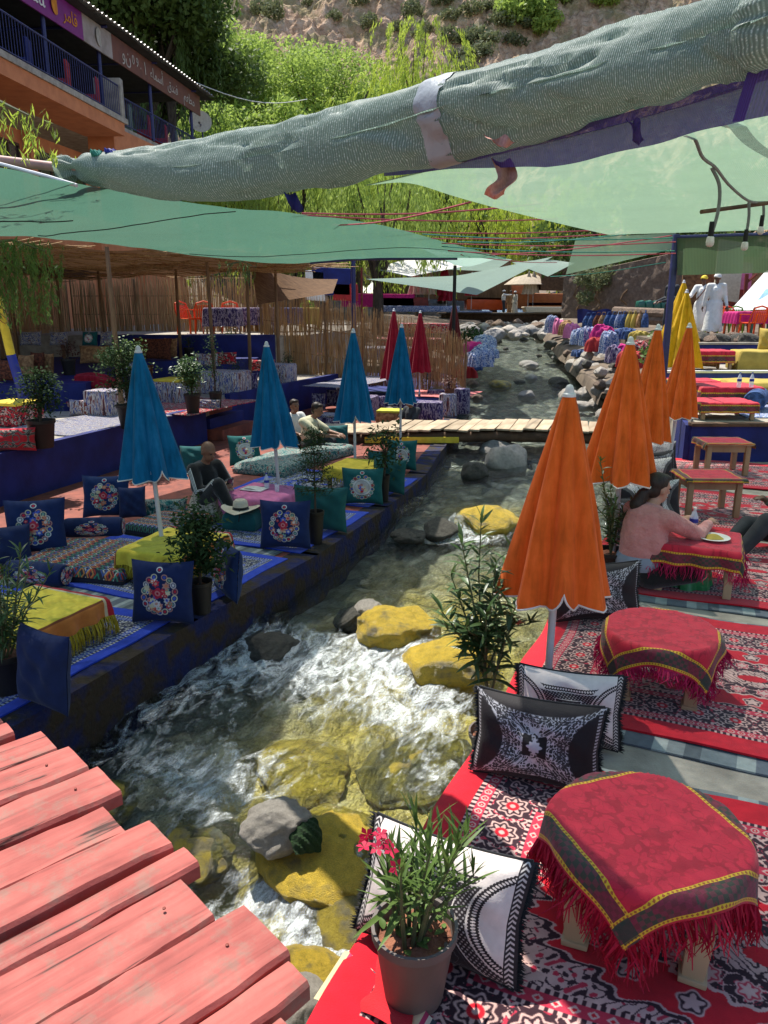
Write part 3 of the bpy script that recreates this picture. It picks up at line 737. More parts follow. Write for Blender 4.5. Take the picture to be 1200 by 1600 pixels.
def persian(w_, h_, px, base, dark, light, acc, left_band=.16):
    X, Yy = cvs(w_, h_, px); img = np.empty(X.shape + (3,)); img[:] = base
    dx = w_ / 2 - np.abs(X); dy = h_ / 2 - np.abs(Yy); d = np.minimum(dx, dy); along = np.where(dx < dy, Yy, X)
    def check(a, b, p, c1, c2):
        m = (d > a) & (d < b); put(img, m * 1.0, c1); put(img, m & ((along / p) % 1 < .5), c2)
    b0 = left_band
    put(img, ((d > b0) & (d < b0 + .42)) * 1.0, dark)
    check(b0, b0 + .022, .03, dark, light)
    put(img, ((d > b0 + .022) & (d < b0 + .075)) * 1.0, acc)
    q = (along / .05) % 1 - .5; rr = np.hypot(q * .05, d - b0 - .048); m = (d > b0 + .022) & (d < b0 + .075)
    put(img, m & (rr < .019), light); put(img, m & (rr < .011), base); put(img, m & (rr < .005), light)
    check(b0 + .075, b0 + .092, .03, light, dark)
    c = b0 + .18; P = .19; q = ((along / P) % 1 - .5) * P; dd = d - c; m = (d > b0 + .092) & (d < b0 + .268)
    put(img, m & (np.abs(scroll(along + .1, dd * 1.5, 58)) < .42), light); put(img, m & (np.abs(scroll(along, dd, 70, 2) - .9) < .3), acc)
    put(img, m & (np.abs(np.abs(q) - .085 + .02 * np.cos(dd * 60)) < .009), light)
    sub = np.array(img)
    put(sub, soft(np.hypot(q, dd) - .085), dark); rosette(sub, q, dd, .068, [light, dark, light]); 
    put(sub, soft(np.hypot(q, dd) - .030), base); put(sub, soft(np.hypot(q, dd) - .013), light)
    img[m] = sub[m]
    check(b0 + .268, b0 + .285, .03, light, dark)
    put(img, ((d > b0 + .285) & (d < b0 + .335)) * 1.0, acc); m = (d > b0 + .285) & (d < b0 + .335)
    q = (along / .06) % 1 - .5; put(img, m & (np.abs(q) * .05 + np.abs(d - b0 - .31) < .018), light); put(img, m & (np.abs(q) * .05 + np.abs(d - b0 - .31) < .008), base)
    check(b0 + .335, b0 + .355, .03, dark, light)
    bi = b0 + .355
    m = d > bi; put(img, m * 1.0, base)
    a, b = w_ / 2 - bi, h_ / 2 - bi
    th = np.arctan2(Yy / b, X / a); rad = np.hypot(X / a, Yy / b) * (1 + .05 * np.cos(th * 16) + .03 * np.cos(th * 40))
    f1 = scroll(X, Yy, 58); f2 = scroll(X + .2, Yy - .1, 84, 1)
    cor = m & (rad > .98); put(img, cor * 1.0, light)
    put(img, cor & (np.abs(f1) < .22), dark); put(img, cor & (f2 > 1.35), acc); put(img, cor & (f2 < -1.6), dark)
    put(img, m & (np.abs(rad - .98) < .022), dark); put(img, m & (np.abs(rad - .955) < .010), light)
    med = m & (rad < .56); put(img, med * 1.0, dark)
    put(img, med & (np.abs(f1) < .30), light); put(img, med & (f2 > 1.5), light); put(img, med & (f2 > 1.9), acc); put(img, med & (np.abs(f2 + 1.2) < .16), acc)
    for k in range(16):
        t = k * math.pi / 8 + .2; rosette(img, X - .42 * a * math.cos(t), Yy - .42 * b * math.sin(t), .042, [light, acc, light], 6)
        t += .18; rosette(img, X - .76 * a * math.cos(t), Yy - .76 * b * math.sin(t), .05, [light, dark, light], 5)
    put(img, m & (np.abs(rad - .565) < .02), light)
    mc = m & (rad < .27 + .03 * np.cos(th * 8)); put(img, mc * 1.0, light); put(img, mc & (np.abs(f2) < .35), dark); put(img, m & (rad < .1), base)
    put(img, m & (np.abs(rad - .28) < .02), dark)
    return img
RED, BLK, CRM, ACC = (.54, .008, .02), (.035, .014, .02), (.58, .37, .33), (.47, .03, .06)
M['rug_red'] = img_mat('red_persian_rug', persian(1.86, 2.7, 240, RED, BLK, CRM, ACC), .95, .2, 14, .22)
M['rug_blue'] = img_mat('blue_persian_rug', persian(1.78, 2.2, 170, (.012, .05, .46), (.012, .014, .04), (.46, .46, .42), (.02, .05, .3), .12), .95, .2, 14, .22)

def stripes(name, cols, across=False, n=400):
    n *= 2; a = np.zeros((4, n, 3)); t = np.arange(n) / n
    tot = sum(c[1] for c in cols); p = 0
    for c, k in cols: a[:, (t >= p / tot) & (t <= (p + k) / tot)] = c; p += k
    return img_mat(name, np.ascontiguousarray(a.transpose(1, 0, 2)) if across else a, .95, .1, 20, .2)
M['mat_stripe'] = stripes('striped_grey_mat', [((.16, .19, .2), 3), ((.32, .36, .34), 1.6), ((.13, .15, .17), 2.6), ((.34, .38, .36), 1.3), ((.2, .23, .23), 1.5), ((.09, .11, .12), 1.5)] * 5, True)
M['mat_multi'] = stripes('multicolour_striped_blanket', [((.6, .5, .3), 2), ((.45, .05, .12), 1), ((.7, .65, .5), 1), ((.06, .08, .1), 1.4), ((.6, .2, .3), 1)] * 5)

def cushion_black():
    X, Yy = cvs(.62, .44, 620); img = np.empty(X.shape + (3,)); img[:] = (.013, .009, .011)
    xs, ys = X / .31, Yy / .22
    pan = np.minimum(np.hypot(np.abs(xs) - 1.62, ys) - 1.12, np.hypot(xs, np.abs(ys) - 2.55) - 1.85)
    m = soft(-pan, .02)
    silver = np.array(img); f = scroll(X + .006, Yy, 150); g = scroll(X, Yy + .01, 105, 2)
    put(silver, np.ones_like(X), (.03, .028, .03)); put(silver, (np.abs(f) < .62) * 1.0, (.52, .5, .52)); put(silver, (np.abs(g) < .22) * 1.0, (.42, .40, .43)); put(silver, (g > 1.7) * 1.0, (.55, .53, .55))
    mm = m[..., None]; img = img * (1 - mm) + silver * mm
    for o, wd, c in ((.05, .012, (.05, .045, .05)), (.10, .02, (.045, .04, .045)), (.16, .012, (.06, .055, .06))):
        put(img, (np.abs(-pan + o) < wd) * ((np.sin(xs * 130) + np.sin(ys * 100)) > -.6), c)
    dia = np.abs(xs) ** .72 / .30 + np.abs(ys) ** .72 / .38
    put(img, soft(np.hypot(np.maximum(np.abs(X) - .045, 0), np.maximum(np.abs(Yy) - .045, 0)) - .012 + .02 * (1 - np.abs(X) / .05) * (np.abs(X) < .05) * (np.abs(Yy) > .03) * .8), (.008, .006, .008))
    a = np.arctan2(Yy, X); put(img, soft(np.hypot(X, Yy) - .030 * (1 + .16 * np.cos(8 * a) + .1 * np.cos(4 * a)), .003), (.5, .48, .52))
    e = .31 - np.abs(X); put(img, ((e < .028) & (e > .012) & (np.abs(((Yy / .016) % 1) - .5) > .22)) * 1.0, (.4, .38, .39))
    return img
M['cush_black'] = img_mat('black_velvet_cushion', cushion_black(), .75, .1, 30, .15, .4, 160, .35)
def cushion_cream():
    X, Yy = cvs(.64, .44, 620); img = np.empty(X.shape + (3,)); img[:] = (.7, .61, .56)
    xs, ys = X / .32, Yy / .22
    d1 = np.hypot(np.abs(xs) - 1.32, ys) - 1.02            # pale side lenses
    d2 = np.hypot(xs * .8, ys - 2.2) - 1.84                # pale top lens
    d = np.minimum(d1, d2); img2 = np.array(img)
    put(img, soft(-d, .01), (.018, .013, .016))
    f = scroll(X, Yy, 110); put(img, (soft(-d + .12, .02)) * (np.abs(f) < .22), (.07, .062, .068))
    bd = (np.abs(d) < .085); dots = (np.sin(xs * 95 + ys * 30) * np.sin(ys * 75 - xs * 20)) > .35
    put(img, bd * 1.0, (.02, .015, .018)); put(img, (bd & dots) * 1.0, (.34, .31, .31)); put(img, (np.abs(np.abs(d) - .092) < .008) * 1.0, (.6, .54, .5))
    q = np.hypot(((np.arctan2(ys, np.abs(xs) - 1.45) * 22) % 1 - .5) * .5, (d1 + .17) * 6); put(img, (np.abs(q - .28) < .10) * (d1 < 0), (.02, .015, .018))
    q = np.hypot(((np.arctan2(ys - 2.2, xs) * 34) % 1 - .5) * .5, (d2 + .17) * 6); put(img, (np.abs(q - .28) < .10) * (d2 < 0) * (d1 > 0), (.02, .015, .018))
    e = .32 - np.abs(X); put(img, (e < .045) * 1.0, (.025, .02, .022)); put(img, ((e < .04) & (e > .012) & (np.abs((((Yy + np.abs(e - .026)) / .018) % 1) - .5) > .27)) * 1.0, (.55, .5, .47))
    return img
M['cush_cream'] = img_mat('cream_black_cushion', cushion_cream(), .85, .1, 30, .1, .3, 160, .3)
def cushion_bw():
    X, Yy = cvs(.6, .42, 300); img = np.empty(X.shape + (3,)); img[:] = (.66, .6, .56)
    xs, ys = X / .3, Yy / .21; f = scroll(X, Yy, 130)
    put(img, (np.abs(f) < .45) * 1.0, (.25, .22, .22))
    d1 = np.hypot(np.abs(xs) - 1.5, ys) - .95; put(img, soft(d1, .02), (.02, .018, .02)); put(img, (np.abs(d1 - .05) < .05) * 1.0, (.1, .09, .09))
    put(img, soft(np.abs(np.abs(X) + 0) - .075, .002) * soft(np.abs(Yy) - .075 + .03 * (1 - np.abs(X) / .075), .002), (.05, .02, .03))
    put(img, soft(np.abs(X) + np.abs(Yy) - .045), (.7, .66, .62))
    return img
M['cush_bw'] = img_mat('white_black_cushion', cushion_bw(), .85, .1, 30, .1, .3, 160, .3)
def embroidery(name, basecol, ring_only=False, sd=4):
    X, Yy = cvs(.5, .5, 300); img = np.empty(X.shape + (3,)); img[:] = basecol
    Yc = Yy + .01; a = np.arctan2(X, Yc); d = np.hypot(X / .92, Yc / 1.08); rn = np.random.default_rng(sd)
    pal = [(.62, .6, .58), (.5, .03, .05), (.5, .25, .2), (.06, .1, .45), (.62, .55, .35), (.2, .36, .28), (.6, .2, .1)]
    out = .145 * (1 + .06 * np.cos(14 * a)) + .05 * np.exp(-(a / .16) ** 2)
    for k in range(18):
        t = k * 2 * math.pi / 18; rr = .135 + (.05 if k == 0 else 0); cx, cy = rr * .92 * math.sin(t), rr * 1.08 * math.cos(t) - .01
        q = np.hypot(X - cx, Yy - cy); put(img, soft(q - .026), pal[[0, 2, 4][k % 3]]); put(img, soft(q - .018), basecol); put(img, soft(q - .012), pal[[1, 3, 5, 0][k % 4]])
    if not ring_only:
        for k in range(34):
            rr = .115 * math.sqrt(rn.random()); t = rn.random() * 6.28; cx, cy = rr * math.sin(t), rr * 1.1 * math.cos(t) - .01; r_ = rn.uniform(.012, .026)
            c = pal[rn.integers(len(pal))]; q = np.hypot(X - cx, Yy - cy); put(img, soft(q - r_ * (1 + .2 * np.cos(6 * np.arctan2(X - cx, Yy - cy)))), c); put(img, soft(q - r_ * .45), pal[rn.integers(len(pal))])
        q = np.hypot(X + .01, Yy - .0); put(img, soft(q - .042 * (1 + .15 * np.cos(5 * a))), (.5, .03, .06)); put(img, soft(q - .022), (.65, .25, .25)); put(img, soft(q - .01), (.4, .01, .03))
    else:
        put(img, soft(np.abs(np.hypot(X, Yc) - .10) - .012), pal[0]); put(img, soft(np.hypot(X, Yc) - .085), (.55, .53, .5))
        for k in range(16):
            rr = .06 * math.sqrt(rn.random()); t = rn.random() * 6.28; q = np.hypot(X - rr * math.sin(t), Yc - rr * math.cos(t)); put(img, soft(q - rn.uniform(.01, .02)), pal[1 + rn.integers(len(pal) - 1)])
    return img
M['cush_navy'] = img_mat('navy_embroidered_cushion', embroidery('n', (.012, .023, .085)), .9, .1, 20, .15)
for k_ in (1, 2): M['cush_navy%d' % k_] = img_mat('navy_embroidered_cushion_%d' % k_, embroidery('n', (.012, .021 + .004 * k_, .08 + .012 * k_), False, 4 + k_ * 7), .9, .1, 20, .15)
M['cush_teal'] = img_mat('teal_embroidered_cushion', embroidery('t', (.012, .1, .1), True), .9, .1, 20, .15)
def cloth_red(maroon=(.14, .02, .03)):
    X, Yy = cvs(1, 1, 560); img = np.empty(X.shape + (3,)); img[:] = (.52, .012, .035)
    f = fbm(X * 16 + 40, Yy * 16 + 40, 4, 6); g = scroll((X + .17) % .34 - .17, (Yy + .17) % .34 - .17, 62)
    put(img, sstep(.5, .56, f) * .8 * (np.abs(g) < 1.0), (.34, .006, .02)); put(img, (np.abs(g) < .16) * .6, (.36, .008, .022))
    for axis, (A, B) in enumerate(((X, Yy), (Yy, X))):
        e = .5 - np.abs(A); m = e < .115
        pl = fbm(A * 12 + 9, B * 14 + 3, 3, 13 + axis); chk = ((B / .055) % 1 < .5) ^ ((A / .045) % 1 < .5)
        put(img, ((e > .015) & (e < .115)) * 1.0, maroon); put(img, ((e > .015) & (e < .115)) * sstep(.47, .53, pl) * .9, (.035, .05, .03)); put(img, ((e > .02) & (e < .11) & chk) * .35, (.3, .02, .06))
        for c_, w_ in ((.118, .008), (.02, .009)):
            tw = np.abs(e - c_) < w_ ; put(img, tw * 1.0, (.66, .42, .02)); put(img, (tw & (np.abs(((B / .022) % 1) - .5) + np.abs(e - c_) / .02 < .35)) * 1.0, (.35, .1, .02))
    cc = (np.abs(X) > .385) & (np.abs(Yy) > .385) & (np.abs(X) < .48) & (np.abs(Yy) < .48); put(img, cc * .85, (.015, .04, .028))
    return img
M['cloth_red'] = img_mat('red_banded_tablecloth', cloth_red(), .7, .15, 18, .12, .3, 220, .3)
def cloth_yellow():
    X, Yy = cvs(1, 1, 240); img = np.empty(X.shape + (3,)); img[:] = (.8, .62, .06)
    f = fbm(X * 14, Yy * 14, 3, 3); put(img, sstep(.5, .6, f) * .6, (.68, .5, .04))
    e = .5 - np.abs(Yy); put(img, (e < .13) * 1.0, (.5, .17, .035)); put(img, (np.abs(e - .13) < .008) * 1.0, (.2, .06, .02))
    e = .5 - X; put(img, (e < .16) * 1.0, (.42, .02, .03)); put(img, (e < .05) * 1.0, (.5, .3, .08)); put(img, (np.abs(e - .16) < .01) * 1.0, (.6, .5, .3))
    return img
M['cloth_yellow'] = img_mat('yellow_banded_tablecloth', cloth_yellow(), .8, .1, 18, .15)
def ikat_diamonds():
    X, Yy = cvs(1.1, .8, 240); img = np.empty(X.shape + (3,)); img[:] = (.03, .028, .04)
    pal = [(.5, .46, .4), (.4, .04, .03), (.04, .2, .13), (.05, .09, .28), (.5, .2, .06)]
    for k, c in enumerate(pal):
        px_, py_ = .085, .065; xx = (X + k * .034) / px_; yy = (Yy + k * .023) / py_
        q = np.abs((xx % 1) - .5) + np.abs((yy % 1) - .5); sel = (np.floor(xx) * 3 + np.floor(yy) * 5 + k * 2) % 5
        put(img, ((np.abs(q - .36) < .085) & (sel < 2.2)) * 1.0, c)
    return img
M['mattress'] = img_mat('diamond_mattress', ikat_diamonds(), .9, .1, 18, .2)
def cloth_lattice():
    X, Yy = cvs(1, 1, 200); img = np.empty(X.shape + (3,)); img[:] = (.46, .38, .31)
    q = np.abs(((X + Yy) / .13) % 1 - .5); r_ = np.abs(((X - Yy) / .13) % 1 - .5)
    put(img, (np.minimum(q, r_) < .06) * 1.0, (.22, .17, .15)); put(img, ((np.maximum(q, r_) < .26) & (np.maximum(q, r_) > .2)) * 1.0, (.25, .2, .18))
    return img
M['lattice'] = img_mat('grey_lattice_blanket', cloth_lattice(), .9, .1, 18, .15)
def scarf():
    X, Yy = cvs(.8, .5, 240); img = np.empty(X.shape + (3,)); img[:] = (.42, .02, .03)
    d = scroll(X, Yy, 26); put(img, (np.abs(d) < .5) * 1.0, (.02, .016, .018)); put(img, (np.abs(np.abs(d) - .5) < .12) * 1.0, (.25, .22, .19)); put(img, (np.abs(d) < .12) * 1.0, (.2, .18, .16)); put(img, (np.abs(Yy) > .19) * 1.0, (.45, .02, .04))
    return img
M['pouf_red'] = img_mat('red_black_pouf', scarf(), .9, .1, 18, .15)

# ------------------------------------------------------------------ builders for the furnishings
def cushion_mesh(w_, h_, t, nu=30, nv=22, puff=1.0, seed=0):
    """stuffed cushion standing in the XZ plane, front towards -Y, base at z=0"""
    b = MB(); rn = np.random.default_rng(seed); ph = rn.random(4) * 6
    def sh(u, v, sg):
        a, c = 2 * u - 1, 2 * v - 1
        pin = 1 - .07 * (1 - abs(a)) * abs(c) ** 3 * 1; pin2 = 1 - .08 * (1 - abs(c)) * abs(a) ** 3
        x = a * w_ / 2 * pin2; z = h_ / 2 + c * h_ / 2 * (1 - .09 * (1 - a * a) * c * c)
        th = t / 2 * (max(0, 1 - a ** 4) ** .55) * (max(0, 1 - c ** 4) ** .55) * puff
        th += .010 * math.sin(a * 7 + ph[0] + c * 3) * math.sin(c * 6 + ph[1]) * (1 - a * a) * (1 - c * c) * 2
        return (x, -sg * max(th, 0.002), z)
    b.grid(lambda u, v: sh(u, v, 1), nu, nv); b.grid(lambda u, v: sh(u, v, -1), nu, nv, flip=True)
    return b
def cushion(label, p, rz, w_, h_, t, m, tilt=R(-16), fringe=None, group=None, name='cushion', seed=0, back=None):
    """front faces local -Y; leans back by tilt"""
    root = thing(name, label, 'cushion', p, rz, group)
    o = cushion_mesh(w_, h_, t, seed=seed).build('cover', m, root, ang=180); o.rotation_euler = (tilt, 0, 0)
    if fringe:
        f = MB(); rn = np.random.default_rng(seed + 5)
        for sx in (-1, 1):
            for k in range(70):
                z = h_ * (k + .5) / 70; e = abs(2 * z / h_ - 1); x = sx * w_ / 2 * (1 - .08 * (1 - e)) * 1.0
                for q in range(2):
                    d = Vector((sx * rn.uniform(.015, .03), rn.uniform(-.014, .014), rn.uniform(-.012, .008))); p0 = Vector((x, 0, z)); s_ = Vector((0, .004, .003))
                    f._add([p0 - s_, p0 + s_, p0 + d], [(0, 1, 2)])
        g = f.build('fringe', fringe, root, smooth=False); g.rotation_euler = (tilt, 0, 0); tag(g, kind='stuff')
        for zz in (0, h_):
            pp = MB(); pp.tube([(w_ / 2 * a * .97, 0, zz + (-1 if zz else 1) * .045 * h_ * (1 - a * a)) for a in np.linspace(-1, 1, 13)], .006, 6)
            g = pp.build('piping', fringe, root); g.rotation_euler = (tilt, 0, 0)
    return root
def rug(label, s0, s1, v0, v1, z, m, cat='rug', group=None, name='rug', waves=.006, th=.012, zfun=None, seed=0):
    """cloth lying in the terrace frame; u runs along the short side"""
    b = MB(); nu, nv = 34, 46; sd = seed * 3.1
    def top(u, v):
        s = s0 + (s1 - s0) * u; q = v0 + (v1 - v0) * v
        e = min(u, 1 - u, v, 1 - v)
        p = SV(s + .012 * math.sin(q * 5 + sd), q + .012 * math.sin(s * 6 + sd), 0)
        z_ = z + th + waves * (math.sin(s * 7 + q * 3 + sd) + math.sin(q * 6 - s * 2 + sd)) * .5 + (waves * 1.5 * max(0, math.sin(q * 4.3 + s + sd)) if e < .03 else 0)
        if zfun: z_ += zfun(s, q)
        return (p.x, p.y, max(z_, z + .004) if not zfun else z_)
    b.grid(top, nu, nv, flip=True)
    # hem wall
    ed = [(i / nu, 0) for i in range(nu + 1)] + [(1, j / nv) for j in range(1, nv + 1)] + [(1 - i / nu, 1) for i in range(1, nu + 1)] + [(0, 1 - j / nv) for j in range(1, nv)]
    vs = []; uv = []
    for u, v in ed:
        p = top(u, v); vs += [p, (p[0], p[1], p[2] - th)]; uv += [(u, v)] * 2
    n = len(ed); b._add(vs, [(2 * i, 2 * i + 1, 2 * ((i + 1) % n) + 1, 2 * ((i + 1) % n)) for i in range(n)], uv)
    o = b.build(name, m, ang=60); return tag(o, label, cat, group)

def drape(root, R_, top, side, m, round_=True, rot=0.0, drop=1.0, seed=0, n=56, hx=None, hy=None, name='cloth', label=None, cat=None):
    """square cloth of given side let down over a table top; returns the mesh and the map of the cloth"""
    rn = np.random.default_rng(seed); ph = rn.random(3) * 6
    hx = hx or R_; hy = hy or R_
    sx, sy = side if hasattr(side, '__len__') else (side, side)
    def f(u, v):
        x, y = (u - .5) * sx, (v - .5) * sy
        c, s = math.cos(rot), math.sin(rot); x, y = x * c - y * s, x * s + y * c
        if round_:
            r = math.hypot(x, y); a = math.atan2(y, x)
            Rr = R_ * (1 + .012 * math.cos(8 * a))
            if r <= Rr: return (x, y, top + .004 + .0025 * math.sin(x * 40 + ph[0]) * math.sin(y * 35))
            e = r - Rr; fold = .30 * e * (math.sin(a * 9 + ph[0]) * .5 + math.sin(a * 5 + ph[1]) * .5)
            rr = Rr + .014 * min(1, e / .02) + .10 * e + fold * .5
            return (rr * math.cos(a), rr * math.sin(a), top + .004 - .012 * min(1, e / .03) - e * .97 * drop)
        bx, by = max(-hx, min(hx, x)), max(-hy, min(hy, y)); ex, ey = x - bx, y - by; e = math.hypot(ex, ey)
        if e < 1e-6: return (x, y, top + .004 + .003 * math.sin(x * 30 + ph[0]) * math.sin(y * 26))
        w_ = .02 * math.sin((bx + by) * 30 + ph[1]) * min(1, e / .1)
        k = (.014 * min(1, e / .02) + .09 * e + w_) / e
        return (bx + ex * k, by + ey * k, top + .004 - .01 * min(1, e / .03) - e * .97 * drop)
    b = MB(); b.grid(f, n, n)
    o = b.build(name, m, root, ang=70)
    return o, f
def fringe_on(root, f, side_list, L, m, n=120, seed=0, spread=1.0, wdt=.0036):
    """hanging threads along edges of a cloth map f; side_list of (fixed axis, value)"""
    rn = np.random.default_rng(seed); b = MB()
    for ax, val in side_list:
        for k in range(n):
            t = (k + rn.random()) / n
            p = Vector(f(val, t) if ax == 'u' else f(t, val)); q = Vector(f(min(1, max(0, val + (-.03 if val > .5 else .03))), t) if ax == 'u' else f(t, min(1, max(0, val + (-.03 if val > .5 else .03)))))
            o = (p - q); o.z = 0
            o = o.normalized() * .02 if o.length > 1e-4 else Vector((0, 0, 0))
            l = L * rn.uniform(.7, 1.1); d1 = Vector((rn.normal() * .012 * spread, rn.normal() * .012 * spread, -l * .5)) + o; d2 = d1 + Vector((rn.normal() * .02 * spread, rn.normal() * .02 * spread, -l * .5))
            s_ = Vector((rn.normal(), rn.normal(), 0)).normalized() * wdt
            b._add([p - s_, p + s_, p + d1 + s_ * .9, p + d1 - s_ * .9, p + d2 + s_ * .4, p + d2 - s_ * .4], [(0, 1, 2, 3), (3, 2, 4, 5)])
    g = b.build('fringe', m, root, smooth=False); return tag(g, kind='stuff')
def table(label, p, rz, hx, hy, h, m, round_=False, leg=.05, apron=True, inset=.06, group=None, taper=.85):
    root = thing('low_table', label, 'table', p, rz, group)
    b = MB()
    if round_: b.lathe([(hx * .98, h - .03), (hx, h - .02), (hx, h - .006), (hx - .01, h)], 32)
    else: b.rbox((0, 0, h - .014), (hx * 2, hy * 2, .028), .006)
    b.build('tabletop', m, root)
    lx, ly = hx - inset, hy - inset
    if round_: lx = ly = hx * .60
    for sx in (-1, 1):
        for sy in (-1, 1):
            l = MB(); l.rbox((0, 0, 0), (leg, leg, h - .03), .008)
            if round_: l.v = [(x * (1.25 if z > 0 else .95) , y * (1.25 if z > 0 else .95), z) for x, y, z in l.v]; l.rbox((0, 0, -(h - .03) / 2 + .012), (leg * 1.22, leg * 1.22, .024), .006)
            g = l.build('leg', m, root); g.location = (sx * lx, sy * ly, (h - .03) / 2); g.rotation_euler = (sy * (-.05 if round_ else 0), sx * (.05 if round_ else 0), 0)
    if apron:
        for s_ in (-1, 1):
            a = MB(); a.box((0, s_ * ly, h - .075), (lx * 2 - leg, .022, .09)); a.build('apron', m, root, smooth=False)
            a = MB(); a.box((s_ * lx, 0, h - .075), (.022, ly * 2 - leg, .09)); a.build('apron', m, root, smooth=False)
    return root
def parasol(label, p, top, hem_r, fab_len, m, lean=(0, 0), rz=0, group=None, polem=None, seed=0, cap=None, trim=True, notch=1):
    """closed market parasol standing at p; top is the height of its cap"""
    root = thing('parasol', label, 'parasol', p, 0, group)
    ax = Vector((lean[0], lean[1], 1)); tip = ax * top
    b = MB(); b.tube([(0, 0, 0), ax * (top * .5), ax * (top - .05)], [.021, .021, .016], 10); b.build('pole', polem or M['white_metal'], root)
    rn = np.random.default_rng(seed); ph = rn.random(8) * .5
    z1 = top - .045; z0 = z1 - fab_len
    nf = 8
    def surf(u, v, off=0):
        a = 2 * math.pi * u; t = v ** .9
        k = (a * nf / (2 * math.pi)); fi = int(k) % nf; fr = k - int(k)
        fold = abs(math.sin(math.pi * (fr + .04 * ph[fi])))
        r = .028 + (hem_r - .028) * (t * (.92 + .08 * t)) * (.80 + .24 * fold ** .7) * (1 + (.16 * (fbm(4 + 3 * math.cos(a) + seed, 4 + 3 * math.sin(a) + v * 1.6, 3, 5) - .5)) * min(1, t * 2)) * (1 + .05 * math.sin(fi * 2.1 + seed)) * (1 - .22 * (1 - fold) ** 3 * t)
        a2 = a + .10 * t * math.sin(a * nf + ph[fi])
        hem = .020 * (1 - fold) - .006 * fold
        if fi == notch: hem = .11 * max(0, 1 - abs(fr - .5) * 2.6) * 1.0
        z = z1 - fab_len * v + hem * max(0, (v - .7) / .3) ** 1.5 + off
        q = ax * z
        return (q.x + r * math.cos(a2 + rz), q.y + r * math.sin(a2 + rz), z)
    b = MB(); b.grid(surf, nf * 14, 26); o = b.build('canopy', m, root, ang=180)
    if trim:
        b = MB(); pts = [Vector(surf(i / 112, 1.0)) for i in range(113)]
        b.tube(pts, .0055, 5, cap=False); b.build('hem', M['white'], root)
    b = MB(); b.lathe([(.001, .055), (.014, .05), (.022, .035), (.026, .012), (.034, .006), (.036, -.008), (.03, -.012)][::-1], 14); g = b.build('cap', cap or M['white_metal'], root); g.location = ax * (top - .05)
    b = MB()
    for k in range(nf):
        a = 2 * math.pi * k / nf + rz; q0 = ax * (z1 - .05); q1 = ax * (z0 + .06)
        b.tube([(q0.x + .02 * math.cos(a), q0.y + .02 * math.sin(a), q0.z), (q1.x + hem_r * .62 * math.cos(a), q1.y + hem_r * .62 * math.sin(a), q1.z)], .005, 4)
    b.build('ribs', M['white_metal'], root)
    b = MB(); b.lathe([(.16, 0), (.16, .05), (.04, .07), (.03, .22), (.024, .22)], 16); b.build('base', M['pot_grey'], root)
    return root
def pot_parts(root, r, h, m, taper=.74):
    b = MB(); b.lathe([(r * taper * .96, 0), (r * taper, .01), (r * .96, h * .86), (r * .97, h * .87), (r * 1.04, h * .89), (r * 1.05, h), (r * .97, h), (r * .93, h * .93), (r * .9, h * .8)], 28)
    b.build('pot', m, root)
    b = MB(); b.grid(lambda u, v: (r * .92 * v * math.cos(6.2832 * u), r * .92 * v * math.sin(6.2832 * u), h * .82 + .012 * math.sin(u * 31) * math.sin(v * 9) + .01 * (1 - v)), 24, 6, flip=True)
    b.build('soil', M['soil'], root)
LEAFM = {}
def leaf_mesh(L, W, curl, m, fold=.25, seg=6):
    k = (L, W, curl, m.name)
    if k in LEAFM: return LEAFM[k]
    b = MB(); vs = []; fs = []
    for i in range(seg + 1):
        t = i / seg; w_ = W * (math.sin(math.pi * min(1, t * .96 + .04)) ** .8) * (1 - .25 * t) / 2; z = -curl * L * t * t; x = L * t * (1 - .15 * curl * t)
        vs += [(x, -w_, z + fold * w_), (x, 0, z), (x, w_, z + fold * w_)]
    for i in range(seg):
        a = i * 3; fs += [(a, a + 3, a + 4, a + 1), (a + 1, a + 4, a + 5, a + 2)]
    b._add(vs, fs); o = b.build('leaf', m, ang=180); me = o.data; bpy.data.objects.remove(o); LEAFM[k] = me; return me
def add_leaf(root, me, p, yaw, pitch, roll=0, sc=1.0):
    o = bpy.data.objects.new('leaf', me); COL.objects.link(o); o.parent = root
    o.location = p; o.rotation_euler = Euler((roll, -pitch, yaw)); o.scale = (sc,) * 3; return o
def foliage(n, pts, L, W, rn, droop=.2, up=.3, jitter=.05):
    """n small leaves about the given points, as arrays for np_mesh"""
    pts = np.asarray(pts, float); c = pts[rn.integers(len(pts), size=n)] + rn.normal(size=(n, 3)) * jitter
    yaw = rn.random(n) * 6.283; pit = rn.normal(up, .5, n)
    d = np.stack([np.cos(yaw) * np.cos(pit), np.sin(yaw) * np.cos(pit), np.sin(pit)], 1)
    sd = np.stack([-np.sin(yaw), np.cos(yaw), rn.normal(0, .3, n)], 1)
    l = (L * rn.uniform(.6, 1.15, n))[:, None]; w_ = (W * rn.uniform(.7, 1.15, n))[:, None] / 2
    dz = np.array([0, 0, 1.0]) * (-droop) * l
    v = np.stack([c, c + d * l * .45 + sd * w_ + dz * .2, c + d * l + dz, c + d * l * .45 - sd * w_ + dz * .2], 1).reshape(-1, 3)
    return v, np.arange(4 * n).reshape(-1, 4)
